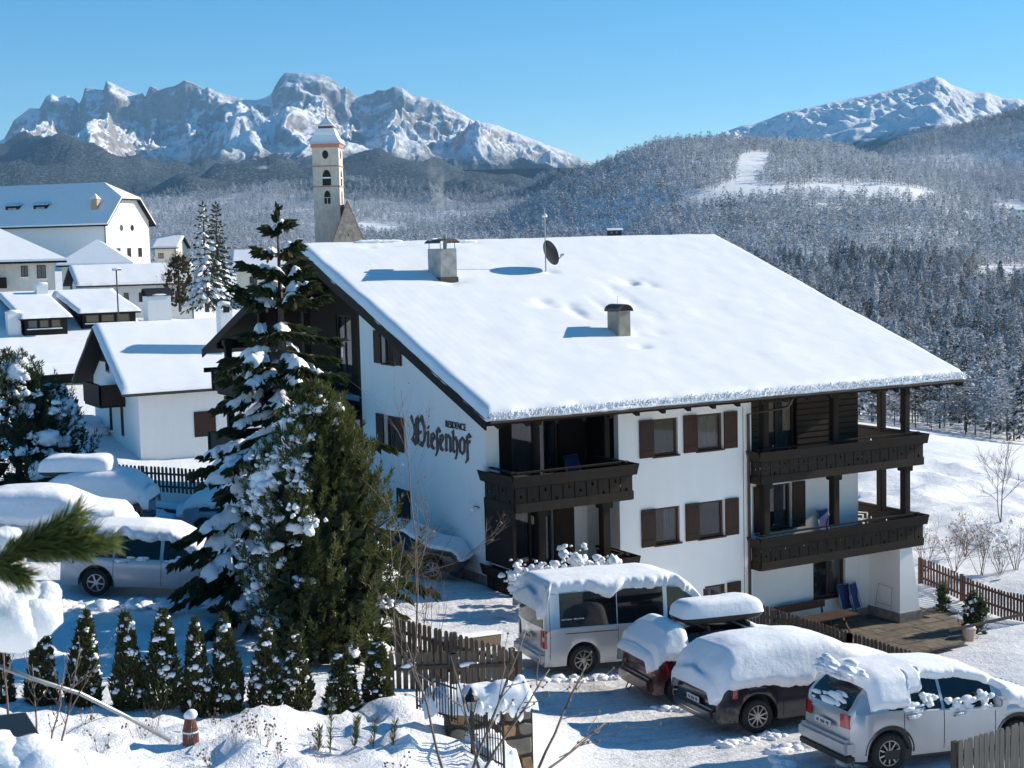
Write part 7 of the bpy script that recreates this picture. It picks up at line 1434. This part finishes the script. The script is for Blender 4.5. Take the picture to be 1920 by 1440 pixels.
# low wall with snow and small lamp posts at the upper place
lw = wthing('low_wall', 'low dark retaining wall topped with snow and small posts behind the silver estate car', 'wall', (11.5, 46, -8.4))
wa, wbq = at(262, 985, 43.0), at(445, 1030, 38.5)
MB().bar(wa+np.array([0, 0, -.45]), wbq+np.array([0, 0, -.45]), .25, .8).build('masonry', FWOOD2, lw); wv = wbq-wa; n = 40; P = np.zeros((n, 7, 3)); nr = np.array([-wv[1], wv[0], 0])/np.linalg.norm(wv[:2])
for i in range(n):
    for j in range(7): s_ = -1+j/3; e = min(1, i/3, (n-1-i)/3); P[i, j] = wa+wv*i/(n-1)+nr*s_*.42+np.array([0, 0, .02+.24*(1-abs(s_)**2.2)*(.7+.3*e)+.03*float(vnoise(np.array([i*.5]), np.array([j*.5]), 4)[0])])
grid_obj('snow', P, SNOW, lw)
for t in (.28, .62, .92): p = wa+wv*t-nr*.1; MB().tube([p+np.array([0, 0, -.2]), p+np.array([0, 0, .42])], .025, 6).build('post', BLACK, lw)
MB().bar(at(215, 925, 53)-np.array([0, 0, .45]), at(370, 945, 51)-np.array([0, 0, .45]), .3, .35).build('kerb_wall', FWOOD2, lw); snow_p = [at(215+155*i/20, 925+20*i/20, 53-2*i/20)-np.array([0, 0, .22]) for i in range(21)]; m = MB().tube(snow_p, [.05]+[.16]*19+[.05], 7); m.build('kerb_snow', SNOW_LUMP, lw, smooth=True)
# ---------------------------------------------------------------- stone wall with iron railing and lamp
def mat_field(name): return mat_plain(name, (0.26, 0.17, 0.09), .85, var=.55, scale=2.2, bump=.5)
ST = [mat_field('brown_stone'), mat_plain('grey_stone', (.16, .145, .12), .85, var=.4, scale=3, bump=.5), mat_plain('ochre_stone', (.36, .22, .10), .85, var=.4, scale=3, bump=.5)]
sw_ = wthing('stone_wall', 'wall of large brown and grey field stones capped with snow at the car park corner', 'wall', (12.9, 21.5, -8.6))
wx0 = at(838, 1312, 24.6); wx1 = at(998, 1305, 24.9); ztop = float(wx1[2])+.02; A2 = Vector((wx0[0], wx0[1])); B2 = Vector((wx1[0], wx1[1])); C2 = Vector(tuple(at(1012, 1440, 22.3)[:2])); dAB = (B2-A2).normalized()
def stone_face(a, b, z0, z1, seed, out):
    rg = random.Random(seed); L = (b-a).length; d = (b-a)/L; n = Vector((d.y, -d.x))*out; z = z0
    pl = Plane((a.x, a.y, 0), (d.x, d.y, 0), (n.x, n.y, 0)); back = MB(); pbox(back, pl, 0, L, z0-.3, z1-.02, -.4, -.02); back.build('mortar', mat_plain('dark_mortar', (.05, .045, .04), .95), sw_)
    while z < z1-.05:
        h = min(rg.uniform(.24, .40), z1-z); u = 0
        while u < L-.02:
            w = min(rg.uniform(.28, .55), L-u)
            if L-u-w < .15: w = L-u
            j = lambda k: rg.uniform(-.04, .04); g = .012; pts = [(u+g+abs(j(0)), z+g+abs(j(0))), (u+w/2+j(0), z+g), (u+w-g-abs(j(0)), z+g+abs(j(0))), (u+w-g, z+h/2+j(0)), (u+w-g-abs(j(0)), z+h-g-abs(j(0))), (u+w/2+j(0), z+h-g), (u+g+abs(j(0)), z+h-g-abs(j(0))), (u+g, z+h/2+j(0))]
            pr = rg.uniform(.02, .07); v = [pl.P(p[0], p[1], -.05) for p in pts]+[pl.P((p[0]-u-w/2)*.86+u+w/2, (p[1]-z-h/2)*.86+z+h/2, pr) for p in pts]; f = [(i, (i+1) % 8, 8+(i+1) % 8, 8+i) for i in range(8)]+[tuple(range(8, 16))]
            MB().add(v, f).build('stone', ST[rg.randint(0, 2)], sw_); u += w
        z += h
stone_face(A2, B2, ztop-2.1, ztop, 4, 1)
P = np.zeros((40, 9, 3)); nrm2 = Vector((-dAB.y, dAB.x))
for i in range(40):
    for j in range(9): s_ = -1+j/4; t = -.3+1.32*i/39; e = min(1, i/3, (39-i)/3); p = A2+(B2-A2)*t+nrm2*(s_*.36); P[i, j] = (p.x, p.y, ztop-.03+.30*(1-abs(s_)**2.4)*e*(.8+.5*float(vnoise(np.array([i*.35]), np.array([j*.4]), 9)[0]))-(.16*float(vnoise(np.array([i*.45]), np.array([0.]), 12)[0]) if s_ < -.9 else 0))
grid_obj('snow_cap', P, SNOW_LUMP, sw_)
for k in range(7): p = A2+(B2-A2)*(.35+.09*k); lump('hanging_snow', (p.x-nrm2.x*.34, p.y-nrm2.y*.34, ztop-.05-.07*(k % 3)), (.06, .05, .13), sw_, 60+k)
ir = wthing('iron_railing', 'black iron railing descending in front of the stone wall', 'railing', tuple(at(880, 1420, 23)))
def rail(a, b, n, h):
    a = np.array(a); b = np.array(b)
    for i in range(n+1): p = a+(b-a)*i/n; MB().tube([p, p+np.array([0, 0, h+(.06 if i % 6 else .14)])], .009 if i % 6 else .02, 5).build('bar', BLACK, ir)
    for z in (.06, h-.06): MB().bar(a+np.array([0, 0, z]), b+np.array([0, 0, z]), .02, .025).build('rail', BLACK, ir)
rail(at(782, 1318, 24.6)-np.array([0, 0, .1]), at(858, 1345, 23.9)-np.array([0, 0, .1]), 14, .62); rail(at(885, 1402, 23.0)-np.array([0, 0, .1]), at(945, 1430, 22.4)-np.array([0, 0, .1]), 12, .62)
gl = wthing('garden_lamp', 'black garden lantern on a post in front of the stone wall', 'lamp', tuple(at(884, 1400, 22.8)-np.array([0, 0, .2]))); b = at(884, 1332, 22.8); MB().tube([b-np.array([0, 0, 1.1]), b-np.array([0, 0, .02])], .03, 8).build('post', BLACK, gl)
for k in range(6): a = 2*pi*k/6; MB().bar(b+np.array([.05*cos(a), .05*sin(a), -.02]), b+np.array([.10*cos(a), .10*sin(a), .17]), .012, .012).build('lantern_bar', BLACK, gl)
MB().lathe([(.135, .17), (.11, .19), (.05, .27), (.02, .34), (.005, .36)], tuple(b), 12).build('lantern_roof', BLACK, gl); MB().lathe([(.04, 0), (.085, .165), (.08, .165), (.035, .0)], tuple(b), 6).build('lantern_glass', mat_pane('lantern_glass', (.3, .32, .33), .35, .1), gl); lump('snow_cap', (b[0]+.04, b[1]-.02, b[2]+.26), (.05, .06, .05), gl, 4)
# steps / path slope of snow behind the railing
st = wthing('snowy_ramp', 'snow-covered ramp running down behind the iron railing', 'ramp', tuple(at(930, 1400, 23))); p0, p1 = at(893, 1368, 23.6), at(950, 1422, 22.9); P = np.zeros((20, 8, 3)); v = p1-p0; nn = np.array([v[1], -v[0], 0])/np.linalg.norm(v[:2])
for i in range(20):
    for j in range(8): P[i, j] = p0+v*i/19+nn*(j/7-.5)*.6+np.array([0, 0, .10*float(vnoise(np.array([i*.4]), np.array([j*.4]), 3)[0])-(.35 if j in (0, 7) else 0)-(.3 if i in (0, 19) else 0)])
grid_obj('snow', P, SNOW_LUMP, st)
# ---------------------------------------------------------------- foreground pipe and dark panel
pp = wthing('handrail_pipe', 'long grey pipe slanting across the garden in front of the thujas', 'pipe', tuple(at(150, 1310, 12))); MB().tube([at(-20, 1243, 12.5), at(60, 1272, 12.6), at(150, 1300, 12.8), at(240, 1345, 13.2), at(318, 1388, 13.6)], .019, 8).build('pipe', METAL_GR, pp, smooth=True)
dpn = wthing('roof_corner', 'dark sheet-metal roof corner with lumpy snow at the lower left', 'roof', tuple(at(20, 1400, 7))); c = [at(-40, 1345, 7.2), at(48, 1335, 7.2), at(95, 1410, 6.7), at(-40, 1440, 6.6)]; MB().add([tuple(p) for p in c]+[tuple(p-np.array([0, 0, .03])) for p in c], [(0, 1, 2, 3), (7, 6, 5, 4), (0, 4, 5, 1), (1, 5, 6, 2), (2, 6, 7, 3), (3, 7, 4, 0)]).build('sheet', METAL_DK, dpn)
for k, (px, py, r) in enumerate([(10, 1420, .13), (55, 1408, .09), (75, 1440, .14), (30, 1450, .16), (-10, 1400, .09)]): lump('snow', at(px, py, 6.75), (r*1.2, r, r*.75), dpn, 90+k, SNOW_LUMP, 3)
# ---------------------------------------------------------------- terrace
terr = tag(empty('patio', (33, 36.5, -13.1)), kind='structure'); OFF[terr.name] = Vector((33, 36.5, -13.1)); PAVE = [mat_plain('paving_brown', (.125, .10, .07), .8, var=.35, scale=4, bump=.3), mat_plain('paving_grey', (.10, .088, .068), .8, var=.35, scale=4, bump=.3), mat_plain('paving_ochre', (.155, .12, .08), .8, var=.35, scale=4, bump=.3)]
rgt = random.Random(3); y = 34.5; row = 0
MB().box(29.0, 37.6, 35.3, 39.15, -13.5, -13.2).build('bed', mat_plain('paving_joint', (.06, .055, .045), .95), terr, fix=False)
while y < 39.1:
    h = min(rgt.choice((.42, .5, .62)), 39.12-y); x = 30.5-rgt.random()*.3; xe = 38.3-1.3*max(0, 36.4-y)
    while x < xe:
        w = rgt.choice((.45, .6, .75, .9)); inside = not (36.1 < x+w/2 < 37.7 and y+h/2 > 37.5)
        if inside: MB().box(x+.012, x+w-.012, y+.012, y+h-.012, -13.24, -13.165+rgt.uniform(0, .012)).build('paving_stone', PAVE[rgt.randint(0, 2)], terr, fix=False)
        x += w
    y += h
tb = wthing('garden_table', 'dark wooden garden table on the terrace', 'table', (33.2, 37.6, -13.0)); BROWNW = mat_wood('brown_bench_wood', (.07, .042, .028)); z0 = -13.16
for i in range(6): MB().box(32.0, 34.0, 36.95+.135*i, 37.07+.135*i, z0+.72, z0+.76).build('slat', BROWNW, tb)
for x in (32.25, 33.75):
    MB().bar((x, 36.98, z0), (x, 37.6, z0+.72), .07, .05).build('leg', BROWNW, tb); MB().bar((x, 37.72, z0), (x, 37.1, z0+.72), .07, .05).build('leg', BROWNW, tb)
MB().bar((32.25, 37.35, z0+.36), (33.75, 37.35, z0+.36), .06, .06).build('stretcher', BROWNW, tb)
bn = wthing('garden_bench', 'reddish-brown wooden bench against the wall behind the table', 'bench', (33, 38.6, -13.0)); MB().box(31.9, 34.1, 38.2, 38.65, z0+.42, z0+.46).build('seat', BROWNW, bn); MB().bar((31.9, 38.75, z0+.78), (34.1, 38.75, z0+.78), .04, .28).build('backrest', mat_wood('red_bench_wood', (.10, .045, .03)), bn)
for x in (32.05, 33.95):
    MB().box(x-.04, x+.04, 38.25, 38.6, z0, z0+.42).build('leg', BROWNW, bn); MB().bar((x, 38.66, z0+.2), (x, 38.78, z0+.9), .06, .04).build('back_post', BROWNW, bn)
def plastic_chair(label, loc, rz):
    o = thing('plastic_chair', label, 'chair', loc, rz); MB().box(-.24, .24, -.22, .24, .40, .44).build('seat', WHITE_PL, o, bevel=.02); m = MB(); n = 9; P = np.zeros((n, 5, 3))
    for i in range(n):
        for j in range(5): a = pi*(i/(n-1)); P[i, j] = (-.26*cos(a), .16+.12*sin(a)+.02*j, .44+.44*j/4*(.45+.55*sin(a)))
    grid_obj('backrest', P, WHITE_PL, o)
    for x in (-.24, .24):
        MB().bar((x, -.2, 0), (x, -.18, .64), .04, .04).build('leg', WHITE_PL, o); MB().bar((x, .26, 0), (x, .2, .64), .04, .04).build('leg', WHITE_PL, o); MB().bar((x, -.2, .64), (x, .22, .64), .05, .03).build('armrest', WHITE_PL, o)
    return o
plastic_chair('white plastic armchair beside the dark garden table', (31.2, 36.6, z0), 2.2); plastic_chair('white plastic chair on the middle balcony at its far end', (36.6, 39.7, -10.35), .5)
def folding_chair(label, loc, rz, h=1.15, n=2):
    o = thing('folded_chair', label, 'chair', loc, rz)
    P = np.zeros((8, 5, 3))
    for i in range(8):
        for j in range(5): P[i, j] = (-.24+.12*j, .03*sin(i*.8)-.16+.22*i/7, .42+(h-.45)*i/7)
    grid_obj('fabric', P, BLUE_FAB, o)
    for x in (-.27, .27):
        for dy in (0, .1): MB().tube([(x+dy*.3, -.3+dy, 0), (x, -.1+dy*.5, h*.6), (x*.95, .06, h)], .013, 6).build('tube', METAL_GR, o, smooth=True)
    MB().tube([(-.26, .06, h), (.26, .06, h)], .013, 6).build('tube', METAL_GR, o); MB().tube([(-.27, -.2, .3), (.27, -.2, .3)], .013, 6).build('tube', METAL_GR, o); return o
folding_chair('blue folding recliner leaning on the wall of the middle balcony', (34.05, 38.75, -10.4), 0.1, 1.25); folding_chair('folded blue recliners leaning in the terrace corner', (35.35, 38.7, z0), .35, 1.3); folding_chair('second folded recliner behind the blue one in the terrace corner', (35.05, 38.85, z0), .1, 1.25)
lr = wthing('drying_rack', 'thin red metal drying rack leaning on the terrace side wall', 'rack', (36.2, 38.2, z0)); MB().tube([(36.3, 38.7, z0), (36.42, 38.6, z0+1.15), (36.44, 37.95, z0+1.1), (36.25, 37.85, z0), ], .01, 6).build('frame', mat_plain('red_tube', (.35, .12, .10), .5), lr); MB().tube([(36.34, 38.65, z0+.5), (36.32, 37.9, z0+.5)], .008, 6).build('crossbar', METAL_GR, lr)
folding_chair('folded chair leaning at the back of the upper left balcony', (24.5, 39.5, -7.48), .1, .95)
# plants of the terrace edge
q = at(1828, 1155, 50.5); pine('small dark conifer with snow in front of the red-brown fence', (q[0], q[1], gz(q[0], q[1])), 1.25, .42, .42, 91, 220, .14, 26, N_SPRUCE, .6, 12, name='dwarf_conifer'); q = at(1768, 1135, 53); pine('slim yellowish conifer in front of the red-brown fence', (q[0], q[1], gz(q[0], q[1])), 1.0, .2, .2, 92, 140, .11, 6, N_THUJA, .6, 12, name='dwarf_conifer')
q = at(1817, 1165, 49.5); pt = thing('plant_pot', 'pale round plant pot with snow on the terrace edge', 'pot', (q[0], q[1], gz(q[0], q[1]))); MB().lathe([(.17, 0), (.22, .36), (.24, .38), (.24, .42), (.2, .42)], (0, 0, 0), 16).build('pot', mat_plain('pale_terracotta', (.45, .33, .25), .8), pt); lump('snow', (0, 0, .45), (.2, .2, .1), pt, 3)
ed = wthing('wooden_edging', 'long thin wooden edging bar along the snowy lawn at the right', 'edging', tuple(at(1850, 1165, 47))); MB().bar(at(1780, 1182, 47.5), at(1935, 1148, 47.5), .08, .08).build('bar', FWOOD, ed)
# snow heaps: ploughed edge of the terrace, edges of the car park, wheels
def heap(label, pts, r, seed, parts=26, name='snow_heap', grp=None):
    o = thing(name, label, 'snow heap', (pts[0][0], pts[0][1], gz(*pts[0])), 0, grp); OFF[o.name] = Vector(o.location); rg = np.random.default_rng(seed); C = []; R = []
    for i in range(int(parts*2.2)):
        t = rg.uniform(0, len(pts)-1.001); j = int(t); p = np.array(pts[j])*(1-(t-j))+np.array(pts[j+1])*(t-j)+rg.normal(0, r*.55, 2); s = r*(.18+.8*rg.uniform(0, 1)**2.2); C.append([p[0], p[1], gz(p[0], p[1])+s*.0]); R.append([s*rg.uniform(.8, 1.5), s*rg.uniform(.8, 1.3), s*rg.uniform(.45, .85)])
    V, F = lumps(np.array(C), np.array(R), rg); tag(tris_obj('snow', V, F, SNOW_LUMP, o, True), kind='stuff'); return o
heap('rough ploughed snow heap along the front of the terrace', [tuple(at(1655, 1205, 44.5)[:2]), tuple(at(1720, 1195, 45.5)[:2]), tuple(at(1790, 1190, 46)[:2])], .42, 1, 60)
heap('crumbled snow kicked up behind the SUV and the dark estate car', [(16.6, 19.6), (17.4, 21.3), (18.6, 21.2), (17.6, 18.4)], .16, 2, 70); heap('crumbled snow around the rear wheels of the dark and red cars', [(17.0, 22.2), (18.2, 22.1), (18.8, 24.2), (17.6, 25.2)], .15, 3, 70); heap('crumbled snow around the rear wheels of the silver van', [(16.7, 28.2), (18.2, 27.9), (20.0, 27.6)], .15, 4, 50); heap('snow bank heaped beside the silver estate car', [(7.2, 34.1), (9.5, 33.4), (11.8, 33.0)], .28, 5, 60); heap('lumpy snow heap between the fence and the low wall', [tuple(at(265, 955, 50)[:2]), tuple(at(350, 960, 48)[:2])], .40, 6, 30)
heap('mound of snow left of the small chalet', [tuple(at(110, 740, 88)[:2]), tuple(at(150, 770, 84)[:2])], 1.3, 7, 26); heap('ragged snow on the bank right of the pale fence', [tuple(at(1560, 1445, 26)[:2]), tuple(at(1700, 1445, 26)[:2])], .16, 8, 40)

for o in (lw, sw_, fb, ed): o['kind'] = 'thing'
# ================================================================ air
def build_haze():
    t = NT('haze_air'); t.n.remove(t.b); pv = t.node('ShaderNodeVolumePrincipled'); pv.inputs['Color'].default_value = (0.32, 0.62, 1.0, 1); pv.inputs['Density'].default_value = HAZE_D; pv.inputs['Anisotropy'].default_value = 0.0
    t.l.new(pv.outputs[0], t.out.inputs['Volume'])
    a = Vector(stw(0, 5200)); L, Wd = 6300, 7000; M = Matrix.Translation((a.x, a.y, 0)) @ Matrix.Rotation(YAW, 4, 'Z')
    o = MB().box(-L, L, -Wd, Wd, -80, 1220, M).build('haze', t.m, fix=True); tag(o, 'thin blue haze over the whole valley', 'haze', None, 'stuff'); return o
HAZE_D = 4.4e-5
build_haze()

def build_smoke():
    t = NT('chimney_smoke'); t.n.remove(t.b); pv = t.node('ShaderNodeVolumePrincipled'); pv.inputs['Color'].default_value = (.92, .92, .94, 1); tc = t.coord(1.0); n = t.noise(tc, .55, 4, .6, .6); z = t.sep(tc)[2]
    fall = t.node('ShaderNodeMapRange'); t.l.new(z, fall.inputs['Value'])
    for k, v in zip(('From Min', 'From Max', 'To Min', 'To Max'), (0, 10, .7, .10)): fall.inputs[k].default_value = v
    t.l.new(t.math('MULTIPLY', fall.outputs[0], t.ramp(n, [(.42, 0.0), (.72, 1.0)])), pv.inputs['Density']); t.l.new(pv.outputs[0], t.out.inputs['Volume'])
    q = at(832, 440, 190); m = MB(); pts = []; rr = []
    for i in range(9): u = i/8; pts.append((-1.0*u-.5*sin(u*5)*.4, .6*u, 10.5*u)); rr.append(.25+1.15*u**.8)
    o = m.tube(pts, rr, 12).build('smoke', t.m, None, smooth=True); o.location = tuple(q); tag(o, 'thin grey smoke rising behind the big roof ridge', 'smoke', None, 'stuff')
build_smoke()
